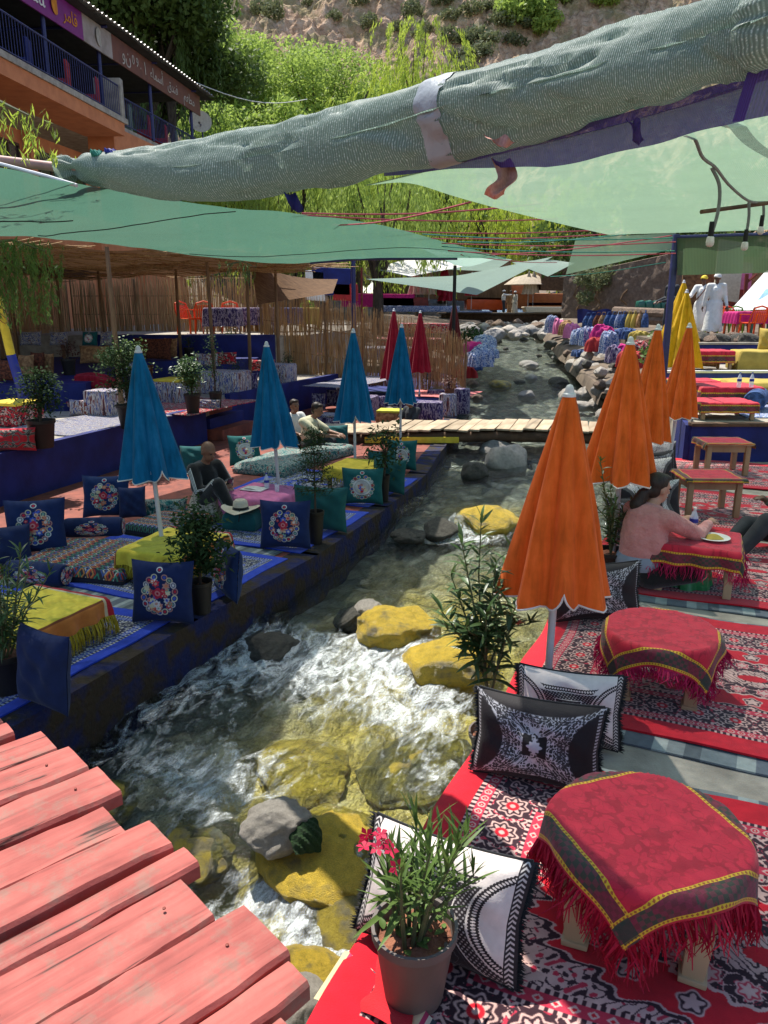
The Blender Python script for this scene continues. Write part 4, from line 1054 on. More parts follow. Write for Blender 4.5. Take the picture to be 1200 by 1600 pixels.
def shrub(label, p, r, ph, H, spread, m, n=420, L=.07, W=.03, potm=None, seed=0, cat='potted plant', name='potted_shrub', group=None, kind='bush', m2=None):
    root = thing(name, label, cat, p, 0, group); rn = np.random.default_rng(seed + 90)
    pot_parts(root, r, ph, potm or M['pot_black'])
    st = MB(); pts = []
    for k in range(5 if kind != 'tier' else 1):
        a = rn.random() * 6.28; top = Vector((spread * .7 * math.cos(a) * rn.random(), spread * .7 * math.sin(a) * rn.random(), ph + H * rn.uniform(.75, 1.0))) if kind != 'tier' else Vector((0, 0, ph + H))
        st.tube([(0, 0, ph * .8), (top.x * .3, top.y * .3, ph + H * .4), top], [.012, .008, .004], 5)
        if kind == 'tier':
            for j in range(7):
                z = ph + H * (.25 + .11 * j); rr = spread * (1 - .11 * j)
                for q in range(8):
                    b_ = q * .785 + j; e = Vector((rr * math.cos(b_), rr * math.sin(b_), z + .03)); st.tube([(0, 0, z), e], [.005, .002], 4, False)
                    pts += [tuple(Vector((0, 0, z)).lerp(e, t)) for t in (.4, .6, .8, 1)]
        else:
            for t in np.linspace(.25, 1, 12):
                c = Vector((top.x * t, top.y * t, ph + (top.z - ph) * t)); w_ = spread * (.45 + .55 * math.sin(math.pi * min(.97, t * .9)))
                for q in range(4): pts.append((c.x + rn.normal() * w_ * .5, c.y + rn.normal() * w_ * .5, c.z + rn.normal() * .05))
    st.build('stem', M['bark'], root)
    v, q = foliage(n, pts, L, W, rn, jitter=.035); np_mesh('foliage', v, q, m, root, smooth=False)
    if m2:
        v, q = foliage(max(20, n // 8), pts[-24:], L * .8, W * 1.2, rn, jitter=.06); np_mesh('flowers', v, q, m2, root, smooth=False)
    return root
# ------------------------------------------------------------------ red plank bridge
pb = thing('plank_bridge', 'red painted plank bridge crossing the foreground at lower left', 'bridge', (-1.55, 3.03, .55))
e_ = Vector((.684, -.73, 0)); f_ = Vector((-.73, -.684, 0)); bo = Vector((-1.55, 3.03, .55))
wid = [.15, .11, .19, .205, .205, .185, .17, .11, .21, .24, .10, .17, .15, .2, .19, .2, .21, .2, .2]
off = [.12, .16, .03, .02, .0, .09, .01, .0, .04, -.02, .02, .13, .16, .06, .1, .03, .1, .0, .04]
gap = [.012, .02, .014, .012, .018, .004, .026, .004, .008, .004, .022, .008, .016, .01, .012, .01, .01, .01, .01]
d = 0.0; rn = np.random.default_rng(3)
for i, (w_, of, g_) in enumerate(zip(wid, off, gap)):
    L = 2.3; b = MB()
    nseg = 26
    def pl(t, a, hi):      # plank cross-section with worn edges
        return (-(of + .0) - t * L, a, hi)
    ring = []
    vs = []; fs = []
    h0 = .0; th = .052
    for j in range(nseg + 1):
        t = j / nseg; jy = .004 * math.sin(t * 23 + i) + .003 * math.sin(t * 61 + 2 * i); e0 = rn.normal() * .002
        x = -of - t * L + (rn.normal() * .012 if j == 0 else 0)
        y0, y1 = -w_ / 2 + jy + e0, w_ / 2 + jy * .6 - e0; zz = .003 * math.sin(t * 9 + i * 2)
        prof = [(y0, -th), (y0, -.012 + zz), (y0 + .010, zz), (y0 * .3, zz + .002 * math.sin(i + t * 7)), (y1 * .4, zz + .003), (y1 - .010, zz), (y1, -.012 + zz), (y1, -th)]
        vs += [(x, a, c) for a, c in prof]
    m_ = 8
    for j in range(nseg):
        for k in range(m_): k2 = (k + 1) % m_; fs.append((j * m_ + k, j * m_ + k2, (j + 1) * m_ + k2, (j + 1) * m_ + k))
    fs += [tuple(range(m_ - 1, -1, -1)), tuple(range(nseg * m_, nseg * m_ + m_))]
    b._add(vs, fs); o = b.build('plank', M['redplank'], pb, ang=35)
    d += w_ / 2; c = e_ * d; o.location = (c.x, c.y, .006 * math.sin(i * 2.3)); o.rotation_euler = (.012 * math.sin(i * 1.7), 0, math.atan2(-f_.y, -f_.x)); d += w_ / 2 + g_
    if i in (3, 4, 8, 9, 11):
        for q in range(2):
            n_ = MB(); n_.lathe([(.005, 0), (.005, .003), (.002, .004)], 8); g = n_.build('nail', M['rust'], pb); g.location = c + f_ * (of + .12 + .45 * q) + e_ * (.02 * q - .01) + Vector((0, 0, .008))
for k in (.30, 1.5):
    b = MB(); a0 = f_ * k + e_ * -.3; a1 = f_ * k + e_ * 4.2; b.tube([a0 + Vector((0, 0, -.155)), a1 + Vector((0, 0, -.155))], .085, 10); b.build('beam', M['darkwood'], pb)

# ------------------------------------------------------------------ right terrace: rugs and mats
bend = lambda s, q: -.35 * max(0.0, (-.93 - q)) ** 1.0 * 1.4
def shift_for(s):                        # the rugs follow the bank, which swings out upstream
    p = np.interp(s, [1.5, 3.2, 4.8, 6.6, 8.6, 10.8], [0, .0, .0, .08, .12, .18]); return p
rugs = [(1.58, 3.42, 'nearest red Persian rug, under the front table and its cream cushion'), (3.86, 5.66, 'second red Persian rug, under the round table with yellow edged cloth'), (6.0, 7.82, 'red Persian rug under the seated woman in pink'),
        (8.12, 9.92, 'red Persian rug under the bare legged table nearest the woman'), (10.3, 12.0, 'farthest red Persian rug, against the dark blue wall')]
rug_data = []
for i, (s0, s1, lab) in enumerate(rugs):
    dv = shift_for((s0 + s1) / 2)
    if i < 4: rug('grey striped mat peeking out from under ' + ['the nearest red rug', 'the second red rug', 'the rug of the woman in pink', 'the fourth red rug'][i], s0 - .13, s1 + .05, -.55 + dv, 2.6, .003, M['mat_stripe'], 'mat', 'striped mats under the red rugs', 'floor_mat', .004, .01, None, i)
    rug(lab, s0, s1, -1.0 + dv, 1.68 + dv, .015, M['rug_red'], 'rug', 'red rugs on the sunny terrace', 'rug', .006, .012, bend, i)
# the loose red corner hanging over the edge by the flower pot, and the blanket under it
b = MB()
def corner(u, v):
    a = Vector(G(520, 1560, -.02)).lerp(Vector(G(585, 1470, .0)), v); c = Vector(G(640, 1640, .03)).lerp(Vector(G(660, 1480, .03)), v)
    p = a.lerp(c, u); bulge = math.sin(math.pi * v) * (1 - u)
    return (p.x - .07 * bulge, p.y - .02 * bulge, p.z + .035 - .10 * (1 - u) ** 3 + .012 * math.sin(v * 7 + u * 3))
b.grid(corner, 20, 20, flip=True); o = b.build('rug_fold', mat('plain_red_velvet', (.55, .006, .015), (.42, .004, .01), 9, .9, .3, 160, sheen=.3)); tag(o, 'plain red velvet rug corner folded over the bank beside the flower pot', 'rug')
b = MB(); b.grid(lambda u, v: tuple(Vector(G(490, 1560, -.08)).lerp(Vector(G(640, 1690, -.0)), u) + Vector((.10 * v, .13 * v, .07 * v + .01 * math.sin(u * 25)))), 20, 6, flip=True)
o = b.build('striped_blanket', M['mat_multi']); tag(o, 'pink and cream striped blanket edge sticking out under the red corner', 'blanket')

# ------------------------------------------------------------------ right terrace: tables
fr_red = mat('crimson_thread', (.50, .008, .04), (.36, .005, .025), 30, .7, 0, 50, trans=.15)
fr_pink = mat('magenta_thread', (.5, .01, .09), (.36, .008, .06), 30, .7, 0, 50, trans=.15)
def place_cloth(tbl, lab, R_, top, side, m, fr, round_=True, rot=0, seed=0, hx=None, hy=None, sides=(('u', 0), ('u', 1), ('v', 0), ('v', 1)), L=.12, n=130, drop=1.0, spread=1.0):
    root = thing('tablecloth', lab, 'tablecloth', tuple(tbl.location), tbl.rotation_euler.z)
    o, f = drape(root, R_, top, side, m, round_, rot, drop, seed, hx=hx, hy=hy)
    if fr: fringe_on(root, f, sides, L, fr, n, seed, spread)
    return root
t1c = Vector((.935, 2.34, .03))
t1 = table('front round table with tan plastic legs under a red fringed cloth', (t1c.x, t1c.y, .03), BANK, .335, .335, .385, M['plastic_tan'], True, .075, False)
place_cloth(t1, 'red damask cloth with long tangled fringe on the front table', .34, .387, .77, M['cloth_red'], fr_red, True, R(42), 1, L=.125, n=250)
t2c = Vector((1.60, 4.1, .03))
t2 = table('second round table, its yellow edged red cloth lit from above', (t2c.x, t2c.y, .03), BANK + R(4), .31, .31, .375, M['wood'], True, .07, False)
place_cloth(t2, 'red cloth with yellow bands and short pink fringe on the second round table', .315, .377, .80, M['cloth_red'], fr_pink, True, R(0), 2, L=.08, n=230)
t3c = G(1090, 845, .40)
t3 = table('wooden table set with a bottle and plate in front of the woman in pink', (t3c.x, t3c.y, .03), BANK, .31, .28, .39, M['plastic_tan'], False, .06, True)
place_cloth(t3, 'red cloth with green striped hem on the table before the woman in pink', .31, .392, .86, M['cloth_red'], fr_pink, False, 0, 3, .31, .28, L=.1)
t4c = SV(9.05, -.12 + .12, .03); t4c = G(1112, 775, .25); t4c = Vector((3.50, 8.1, .03))
t4 = table('bare legged wooden table with a small red cloth, nearest the woman', tuple(t4c), R(-3), .31, .27, .42, M['wood'], False, .06, True)
place_cloth(t4, 'small red cloth on the bare legged wooden table behind the woman', .31, .422, (.67, .60), M['cloth_red'], None, False, 0, 4, .31, .27)
t5 = table('bare legged wooden table with red cloth, farthest, by the dark blue wall', (4.55, 10.2, .03), R(-3), .31, .27, .43, M['wood'], False, .065, True)
place_cloth(t5, 'red cloth hanging over the right end of the farthest wooden table', .31, .432, (.76, .56), M['cloth_red'], None, False, 0, 5, .31, .27)
# things on the woman's table
def bottle(label, p, r, h, m, capm, group=None):
    root = thing('water_bottle', label, 'bottle', p, 0, group)
    b = MB(); b.lathe([(r * .9, 0), (r, .01), (r, h * .3), (r * .93, h * .33), (r, h * .36), (r, h * .62), (r * .5, h * .82), (r * .36, h * .88), (r * .36, h * .93)], 16); b.build('body', m, root)
    b = MB(); b.lathe([(r * .42, h * .93), (r * .42, h), (r * .3, h)], 12); b.build('lid', capm, root)
    b = MB(); b.lathe([(r * 1.02, h * .4), (r * 1.02, h * .56)], 16); b.build('wrapper', M['bluebright'], root, smooth=True)
    return root
def clear_mat():
    m, n = new_mat('clear_plastic'); p = nd(n, 'BsdfPrincipled'); p.inputs['Base Color'].default_value = (.8, .88, .92, 1); p.inputs['Roughness'].default_value = .12; p.inputs['Alpha'].default_value = .45
    o = nd(n, 'OutputMaterial'); n.links.new(p.outputs[0], o.inputs[0]); return m
M['glass'] = clear_mat()
tz = .03 + .4
def on3(dx, dy): return (t3c.x + dx, t3c.y + dy, tz)
bottle('small clear water bottle on the table before the woman in pink', on3(.02, .16), .033, .2, M['glass'], M['white_plastic'])
r_ = thing('plate', 'white oval plate under the hand of the woman in pink', 'plate', on3(.1, -.05)); b = MB(); b.lathe([(.07, 0), (.10, .008), (.125, .02), (.12, .022), (.07, .010)], 24); b.build('dish', M['white_plastic'], r_); b = MB(); b.grid(lambda u, v: (.07 * (2 * u - 1), .06 * (2 * v - 1), .012 + .03 * (1 - (2 * u - 1) ** 2) * (1 - (2 * v - 1) ** 2)), 8, 8); b.build('food', M['khaki'], r_)
r_ = thing('tea_glass', 'small tea glass beside the plate on the woman\'s table', 'glass', on3(-.1, .1)); b = MB(); b.lathe([(.022, 0), (.026, .05), (.032, .08), (.029, .08), (.02, .006)], 14); b.build('vessel', M['glass'], r_); b = MB(); b.lathe([(.021, .005), (.025, .05)], 12); b.build('tea', M['brown_cush'], r_)
r_ = thing('phone', 'black phone lying on the red rug right of the woman', 'phone', tuple(G(1125, 872, .03)), R(-40)); b = MB(); b.rbox((0, 0, .005), (.075, .15, .009), .004); b.build('case', M['black'], r_); b = MB(); b.rbox((0, 0, .0102), (.068, .14, .001), .0004); b.build('screen', M['darkwin'], r_)
gb = MB()
def bag(u, v):
    a = 6.2832 * u; h = v; r0 = .13 * (1 - .25 * h) * (1 + .15 * math.sin(a * 5 + h * 4) + .08 * math.sin(a * 9)); return (r0 * math.cos(a) * 1.1, r0 * .75 * math.sin(a), .26 * h - .03 * math.sin(a * 3) * h)
gb.grid(bag, 40, 14); gbag = gb.build('carrier_bag', mat('green_plastic_film', (.05, .42, .14), (.03, .26, .1), 14, .3, .6, 26, spec=.6, trans=.35, bdist=.02)); gbag.location = G(1082, 918, .02); tag(gbag, 'crumpled green plastic carrier bag beside the woman\'s knees', 'bag')

# ------------------------------------------------------------------ right terrace: cushions
p0 = (G(575, 1458, .03) + G(812, 1545, .03)) / 2
cushion('cream and black lace cushion behind the front flower pot', (p0.x - .03, p0.y + .0, .035), R(-26), .60, .41, .17, M['cush_cream'], R(-24), M['black'], seed=1)
cushion('black velvet cushion with silver panel, front one by the nearest orange parasol', tuple((G(738, 1195, .03) + G(935, 1236, .03)) / 2 + Vector((-.01, -.05, .005))), R(-20), .60, .42, .17, M['cush_black'], R(-10), M['black'], seed=2)
cushion('cream topped cushion leaning behind the front black velvet cushion', (.93, 3.50, .03), R(-16), .54, .385, .15, M['cush_cream'], R(-14), M['black'], seed=3)
p2 = (G(866, 975, .03) + G(1008, 975, .03)) / 2
cushion('black velvet cushion behind the hem of the nearest orange parasol', (p2.x - .02, p2.y + .05, .035), R(6), .66, .42, .16, M['cush_black'], R(-12), M['black'], seed=4)
cushion('white and black cushion behind the head of the woman in pink', (2.72, 7.55, .035), R(12), .72, .46, .16, M['cush_bw'], R(-16), None, seed=5)
cushion('black cushion edge standing right behind the woman in pink', (2.42, 7.05, .035), R(16), .62, .42, .16, M['cush_black'], R(-12), M['black'], seed=6)
cushion('white cushion with dark diamond at the third orange parasol', (3.1, 8.75, .035), R(14), .72, .46, .16, M['cush_bw'], R(-18), None, seed=7)
cushion('white and black cushion at the farthest orange parasol', (3.55, 9.9, .035), R(10), .72, .46, .16, M['cush_bw'], R(-18), None, seed=8)
cushion('dark cushion standing between the two far white cushions', (3.36, 9.3, .035), R(20), .66, .44, .15, M['cush_black'], R(-14), None, seed=9)
cushion('white sunlit bolster cushion below the third orange parasol', (2.95, 8.5, .035), R(8), .6, .3, .16, M['white'], R(-30), None, seed=10)

# ------------------------------------------------------------------ orange parasols
OR = 'orange parasols along the right bank'
parasol('nearest and largest orange parasol, closed, beside the tall oleander', (.93, 3.98, 0), 1.81, .30, 1.10, M['u_orange'], (.012, -.01), R(20), OR, seed=1, notch=5)
parasol('second orange parasol, in front of the woman in pink', (1.92, 6.12, 0), 1.97, .305, 1.09, M['u_orange'], (.0, .0), R(5), OR, seed=2, notch=9)
parasol('third orange parasol, slim, partly behind the second', tuple(Y(997, 800, 8.15).xy) + (0,), 2.02, .25, 1.17, M['u_orange'], (.02, 0), R(40), OR, seed=3, notch=9)
parasol('farthest orange parasol, in front of the yellow parasols', tuple(Y(1042, 745, 9.75).xy) + (0,), 2.0, .25, 1.12, M['u_orange'], (.05, 0), R(0), OR, seed=4, notch=9)

# ------------------------------------------------------------------ potted oleanders
def oleander(root, z0, stems, m, sizes, seed, whorl=3, gap_=.035, nlim=290, bare=.25, uplift=.9):
    rn = np.random.default_rng(seed); st = MB(); cnt = 0; tips = []; ex = MB()
    def add_leaf(root, me, p, yaw, pitch, roll=0, sc=1.0):      # past the limit the rest join one mesh
        if cnt < nlim: return globals()['add_leaf'](root, me, p, yaw, pitch, roll, sc)
        T = Matrix.Translation(p) @ Euler((roll, -pitch, yaw)).to_matrix().to_4x4() @ Matrix.Scale(sc, 4); ex._add([T @ v.co for v in me.vertices], [tuple(f.vertices) for f in me.polygons])
    mes = [leaf_mesh(L, W, c, m) for L, W, c in sizes]
    for pts in stems:
        pts = [Vector(p) for p in pts]; st.tube(pts, [.008 - .005 * i / (len(pts) - 1) for i in range(len(pts))], 6)
        total = sum((b - a).length for a, b in zip(pts, pts[1:])); s = total * bare; tips.append(pts[-1])
        while s < total:
            q = s
            for a, b in zip(pts, pts[1:]):
                l = (b - a).length
                if q <= l: p = a.lerp(b, q / l); break
                q -= l
            t = s / total; y0 = rn.random() * 6.28
            for k in range(whorl):
                add_leaf(root, mes[rn.integers(len(mes))], p, y0 + k * 6.283 / whorl + rn.normal() * .25, rn.normal(.25 + uplift * t ** 2, .22), rn.normal() * .3, rn.uniform(.7, 1.1) * (1 - .3 * t ** 3)); cnt += 1
            s += gap_ * rn.uniform(.8, 1.2)
        for k in range(3):
            add_leaf(root, mes[0], pts[-1], rn.random() * 6.28, rn.uniform(.9, 1.4), 0, rn.uniform(.5, .8)); cnt += 1
    if ex.v: tag(ex.build('leaves', m, root, ang=180), kind='stuff')
    st.build('stem', M['stem'], root); return tips
pp = G(648, 1592, .03)
fp = thing('potted_oleander', 'flowering oleander in a grey brown pot in the foreground', 'potted plant', (pp.x, pp.y + .09, .03))
pot_parts(fp, .132, .275, M['pot_grey'], .72)
rn = np.random.default_rng(12); stems = []
for k in range(12):
    a = k * 2.4; r0 = .02 + .028 * rn.random(); lean = rn.uniform(.05, .13); h = rn.uniform(.20, .42)
    stems.append([(r0 * math.cos(a) - .01, r0 * math.sin(a), .22), ((r0 + lean * .4) * math.cos(a), (r0 + lean * .4) * math.sin(a), .22 + h * .5), ((r0 + lean) * math.cos(a) + .03, (r0 + lean) * math.sin(a), .22 + h)])
oleander(fp, .22, stems, M['leaf_lite'], [(.185, .019, .08), (.15, .016, .15), (.12, .016, .3)], 5, 3, .040, 240, .42, 1.25)
for k in range(24):
    a = rn.random() * 6.28; rr = rn.uniform(.01, .1); add_leaf(fp, leaf_mesh(.05, .03, .2, M['leaf_lite']), (rr * math.cos(a), rr * math.sin(a), .235 + rn.random() * .05), rn.random() * 6.28, rn.uniform(0, .7), 0, rn.uniform(.6, 1.2))
b = MB(); b.tube([(-.02, .01, .24), (-.08, .0, .42), (-.13, -.03, .585)], [.005, .004, .002], 6); b.build('flower_stem', M['stem'], fp)
for k in range(9):
    c = Vector((-.13 + rn.normal() * .034, -.03 + rn.normal() * .028, .59 + rn.normal() * .022)); fl = MB(); yaw = rn.random() * 6.28
    for q in range(5):
        a = yaw + q * 1.2566; ca, sa = math.cos(a), math.sin(a); s_ = .025
        fl._add([(0, 0, 0), (s_ * .7 * math.cos(a - .5), s_ * .7 * math.sin(a - .5), .006), (s_ * 1.1 * ca, s_ * 1.1 * sa, .004), (s_ * .7 * math.cos(a + .5), s_ * .7 * math.sin(a + .5), .008)], [(0, 1, 2, 3)])
    g = fl.build('flower', M['petal'], fp, ang=180); g.location = c; g.rotation_euler = (rn.normal() * .6, rn.normal() * .6, 0)
tp = G(757, 1150, .0)
tp = Vector((.62, 3.84, -.34))
tol = thing('potted_oleander', 'tall leafy oleander behind the black cushions, left of the nearest orange parasol', 'potted plant', tuple(tp))
pot_parts(tol, .14, .24, M['pot_grey'])
rn = np.random.default_rng(22); stems = []
def bough(px, py, y, z=None): q = Y(px, py, y); return q - tp
base = Vector((0, 0, .2))
main = [base, bough(752, 1000, 3.98), bough(748, 900, 4.0), bough(752, 812, 4.02)]
stems.append(main)
for q in ((690, 955, 3.9), (705, 900, 4.1), (722, 850, 3.95), (800, 860, 4.1), (815, 930, 4.15), (828, 975, 4.0), (700, 985, 3.8), (730, 985, 3.75), (795, 985, 3.8), (775, 880, 3.85), (760, 960, 3.7)):
    e = bough(*q); j = base.lerp(main[1], rn.uniform(.35, 1.0)); stems.append([j, j.lerp(e, .5) + Vector((0, 0, .03)), e])
oleander(tol, .2, stems, M['leaf_ole'], [(.17, .034, .3), (.145, .030, .15), (.18, .034, .45)], 8, 3, .036, 290, .3, .45)
bp = Vector((1.62, 5.62, .03))
bol = thing('potted_oleander', 'dark oleander in the shade between the nearest and second orange parasols', 'potted plant', (1.86, 6.0, .03))
pot_parts(bol, .14, .24, M['pot_black']); stems = []
rn = np.random.default_rng(31)
for k in range(9):
    a = rn.random() * 6.28; stems.append([(0, 0, .2), (.05 * math.cos(a), .05 * math.sin(a), .5), (.2 * math.cos(a), .2 * math.sin(a), rn.uniform(.6, 1.0))])
oleander(bol, .2, stems, M['leaf_ole'], [(.115, .024, .3), (.10, .021, .15)], 9, 3, .05, 170, .2, .5)
# ------------------------------------------------------------------ left terrace: rugs, mattress, tables
LZ = -.2
for s0, s1, v1, lab in ((2.7, 4.5, -3.78, 'nearest blue Persian rug, under the fringed yellow table'), (4.72, 6.15, -3.74, 'second blue Persian rug, in front of the diamond patterned mattress'), (6.35, 8.05, -3.72, 'blue Persian rug under the pink table of the man in the tracksuit'), (8.3, 10.0, -3.86, 'farthest blue Persian rug, by the teal cushions')):
    rug(lab, s0, s1, v1 - 2.1, v1, LZ + .004, M['rug_blue'], 'rug', 'blue rugs along the stream', 'rug', .006, .012, None, s0)
rug('grey striped mat between the two nearest blue rugs', 4.35, 4.86, -5.8, -3.9, LZ + .001, M['mat_stripe'], 'mat', None, 'floor_mat', .003, .002, None, 1)
rug('grey striped mat beyond the second blue rug', 6.0, 6.5, -5.8, -3.9, LZ + .001, M['mat_stripe'], 'mat', None, 'floor_mat', .003, .002, None, 2)
def mattress(label, p, rz, sx, sy, h, m, name='mattress', cat='mattress'):
    root = thing(name, label, cat, p, rz); b = MB()
    def f(u, v):
        x, y = (u - .5) * sx, (v - .5) * sy; e = min(u * sx, (1 - u) * sx, v * sy, (1 - v) * sy); k = min(1, e / .07)
        return (x, y, h * (.45 + .55 * math.sqrt(max(0, 1 - (1 - k) ** 2))) + .008 * math.sin(x * 9) * math.sin(y * 11))
    b.grid(f, 40, 24); b.build('top_cover', m, root, ang=180)
    b = MB(); b.rbox((0, 0, h * .26), (sx * 1.0, sy * 1.0, h * .5), .03); b.build('side_cover', m, root); return root
c = G(150, 872, LZ + .1)
mattress('diamond patterned multicolour mattress between the navy cushions', (c.x - .05, c.y + .05, LZ), BANK + R(12), 1.15, .95, .14, M['mattress'])
c = G(275, 828, LZ + .1)
mattress('diamond patterned mattress end behind the first blue parasol', (c.x - .15, c.y + .35, LZ), BANK + R(90), .75, .7, .14, M['mattress'])
tealpat = ikat('teal_pattern', [(.01, .08, .09), (.03, .14, .13), (.3, .3, .26), (.012, .09, .1), (.25, .08, .06)], (20, 20, 20))
c = G(440, 735, LZ)
mattress('teal patterned mattress beside the man in the tracksuit', (c.x, c.y + .3, LZ), BANK, .9, 1.5, .16, tealpat)
c = G(500, 722, LZ)
mattress('teal patterned mattress end left of the far yellow table', (c.x, c.y + .4, LZ), BANK + R(80), 1.1, .6, .16, tealpat)
fr_y = mat('yellow_thread', (.55, .43, .03), (.38, .28, .02), 30, .7, 0, 50, trans=.15)
def ytable(label, clabel, px, py, h, hx, hy, rz, m, fr, side=None, rot=R(90), L=.13, seed=0):
    c = G(px, py, LZ + h); t = table(label, (c.x, c.y, LZ + .015), rz, hx, hy, h, M['wood'], False, .05, True)
    return t, place_cloth(t, clabel, hx, h + .002, side or (hy * 2 + .26, hx * 2 + .26), m, fr, False, rot, seed, hx, hy, L=L, n=230, spread=.35)
ytable('low table at the left edge, under a fringed yellow cloth', 'yellow cloth with orange hem and long fringe at the left edge', 45, 955, .28, .36, .40, BANK, M['cloth_yellow'], fr_y, None, R(90), .15, 11)
ytable('low table beside the pole of the nearest blue parasol', 'yellow cloth with red end on the table at the nearest blue parasol', 275, 848, .28, .34, .40, BANK + R(4), M['cloth_yellow'], fr_y, None, R(90), .12, 12)
ytable('low table with pink cloth in front of the man in the tracksuit', 'pink cloth on the low table before the man in the tracksuit', 412, 770, .30, .36, .36, BANK, M['pinkcloth'], mat('beige_thread', (.4, .3, .2), None, 30, .8, 0, 50), (.98, .98), R(20), .1, 13)
ytable('low table under plain yellow cloth beyond the teal cushions', 'plain yellow cloth on the far low table beyond the teal cushions', 562, 728, .32, .36, .36, BANK, M['yellowcloth'], fr_y, (.95, .95), R(0), .06, 14)
# papers, bottle and phone on the pink table
pt = G(412, 768, LZ + .315)
r_ = thing('tray', 'white tray of papers on the pink table', 'tray', (pt.x - .12, pt.y + .06, pt.z + .012), R(-20)); b = MB(); b.rbox((0, 0, .006), (.28, .2, .012), .004); b.build('base', M['white_plastic'], r_); b = MB(); b.grid(lambda u, v: (.2 * (u - .5), .14 * (v - .5), .016 + .008 * math.sin(u * 4)), 8, 6); b.build('paper', M['white'], r_)
bottle('clear water bottle standing on the pink table', (pt.x + .02, pt.y + .12, pt.z + .005), .03, .19, M['glass'], M['bluebright'])
r_ = thing('tea_glass', 'small glass on the pink table near the pole of the parasol', 'glass', (pt.x + .16, pt.y - .02, pt.z + .006)); b = MB(); b.lathe([(.024, 0), (.03, .08), (.027, .08), (.02, .006)], 12); b.build('vessel', M['glass'], r_)

# ------------------------------------------------------------------ left terrace: cushions
def lc(label, px, py, w_, h_, t, m, rz, tilt=-14, z=LZ + .02, group=None, seed=0, dy=.05):
    p = G(px, py, z); return cushion(label, (p.x, p.y + dy, z), R(rz), w_, h_, t, m, R(tilt), None, group, seed=seed)
lc('navy cushion with flower embroidery at the kerb, in front of the nearest blue parasol', 252, 978, .50, .50, .15, M['cush_navy'], -6, -10, seed=21)
lc('navy cushion turned sideways behind the bushy pot at the kerb', 352, 934, .48, .46, .15, M['cush_navy2'], -58, -6, seed=22)
lc('navy cushion with flower embroidery at the kerb under the second blue parasol', 445, 860, .52, .50, .15, M['cush_navy1'], -3, -10, seed=23)
lc('navy embroidered cushion at the head of the diamond mattress, left one', 55, 868, .56, .54, .16, M['cush_navy1'], 14, -16, LZ + .08, seed=24)
lc('navy embroidered cushion farthest back on the diamond mattress', 164, 810, .52, .48, .16, M['cush_navy2'], 6, -16, LZ + .1, seed=25)
lc('small plain navy cushion behind the nearest blue parasol', 206, 812, .3, .36, .14, M['navy'], 10, -10, LZ + .1, seed=26)
lc('plain navy cushion at the near end of the blue rug beside the red planks', 62, 1112, .46, .5, .15, M['navy'], -30, -8, seed=27)
lc('plain navy cushion at the left edge of the photo behind the mattress', 4, 890, .5, .4, .16, M['navy'], 20, -12, seed=28)
def bolster(label, px, py, z, L, r, rz, m, capm=None):
    p = G(px, py, z); root = thing('bolster', label, 'bolster', (p.x, p.y, z + r), R(rz)); b = MB()
    b.M = rot3(0, R(90), 0); b.lathe([(.001, -L / 2 - .02), (r * .6, -L / 2 - .015), (r * .93, -L / 2), (r, -L / 2 + .03), (r * 1.01, 0), (r, L / 2 - .03), (r * .93, L / 2), (r * .6, L / 2 + .015), (.001, L / 2 + .02)], 26)
    # wrap the embroidery round the roll
    vs = np.array(b.v); a = np.arctan2(vs[:, 2], -vs[:, 1]); b.uv = [(x / L + .5, .5 + an / 2.2) for x, an in zip(vs[:, 0], a)]; b.has_uv = True
    b.build('cover', m, root)
    for s_ in (-1, 1):
        b = MB(); b.M = rot3(0, s_ * R(90), 0, (s_ * (L / 2 + .016), 0, 0)); b.grid(lambda u, v: (r * .8 * v * math.cos(6.2832 * u), r * .8 * v * math.sin(6.2832 * u), .006 * (1 - v) + .004), 20, 4, flip=False); b.uv = [(x / r * .34 + .5, y / r * .34 + .5) for x, y in [(r * .8 * (j / 4) * math.cos(6.2832 * i / 20), r * .8 * (j / 4) * math.sin(6.2832 * i / 20)) for j in range(5) for i in range(21)]]; b.build('end_disc', capm or m, root)
    return root
bolster('navy bolster with embroidery lying on the diamond mattress', 148, 838, LZ + .1, .56, .10, 6, M['cush_navy'])
bolster('navy embroidered bolster at the near side of the diamond mattress', 60, 912, LZ + .02, .56, .10, -14, M['cush_navy'])
lc('teal cushion with white ring embroidery in front of the pole of the third blue parasol', 566, 790, .52, .46, .15, M['cush_teal'], -4, -10, seed=31)
lc('plain teal cushion behind the ringed teal one, by the slim pot', 606, 776, .5, .46, .15, M['teal'], -30, -8, seed=32, dy=.2)
lc('large plain teal cushion behind the navy one under the second blue parasol', 496, 842, .62, .5, .16, M['teal'], -14, -8, seed=33, dy=.3)
lc('ringed teal cushion farthest along the kerb, at the fourth blue parasol', 627, 736, .46, .46, .15, M['cush_teal'], -10, -10, seed=34)
lc('plain teal cushion left of the farthest ringed teal cushion', 596, 748, .42, .4, .15, M['teal'], -10, -10, seed=35)
lc('teal cushion with embroidery leaning behind the man in the tracksuit', 380, 732, .5, .48, .16, M['cush_teal'], 18, -20, seed=36, dy=.25)
lc('teal cushion at the back, right of the second blue parasol', 525, 700, .46, .4, .15, M['teal'], 10, -20, seed=37)
lc('dark teal cushion behind the shoulder of the man in the tracksuit', 300, 745, .5, .4, .16, M['teal'], 10, -20, seed=38, dy=.35)
lc('green teal cushion lying low behind the nearest blue parasol', 255, 815, .5, .24, .2, tealpat, 5, -20, seed=39, dy=.1)
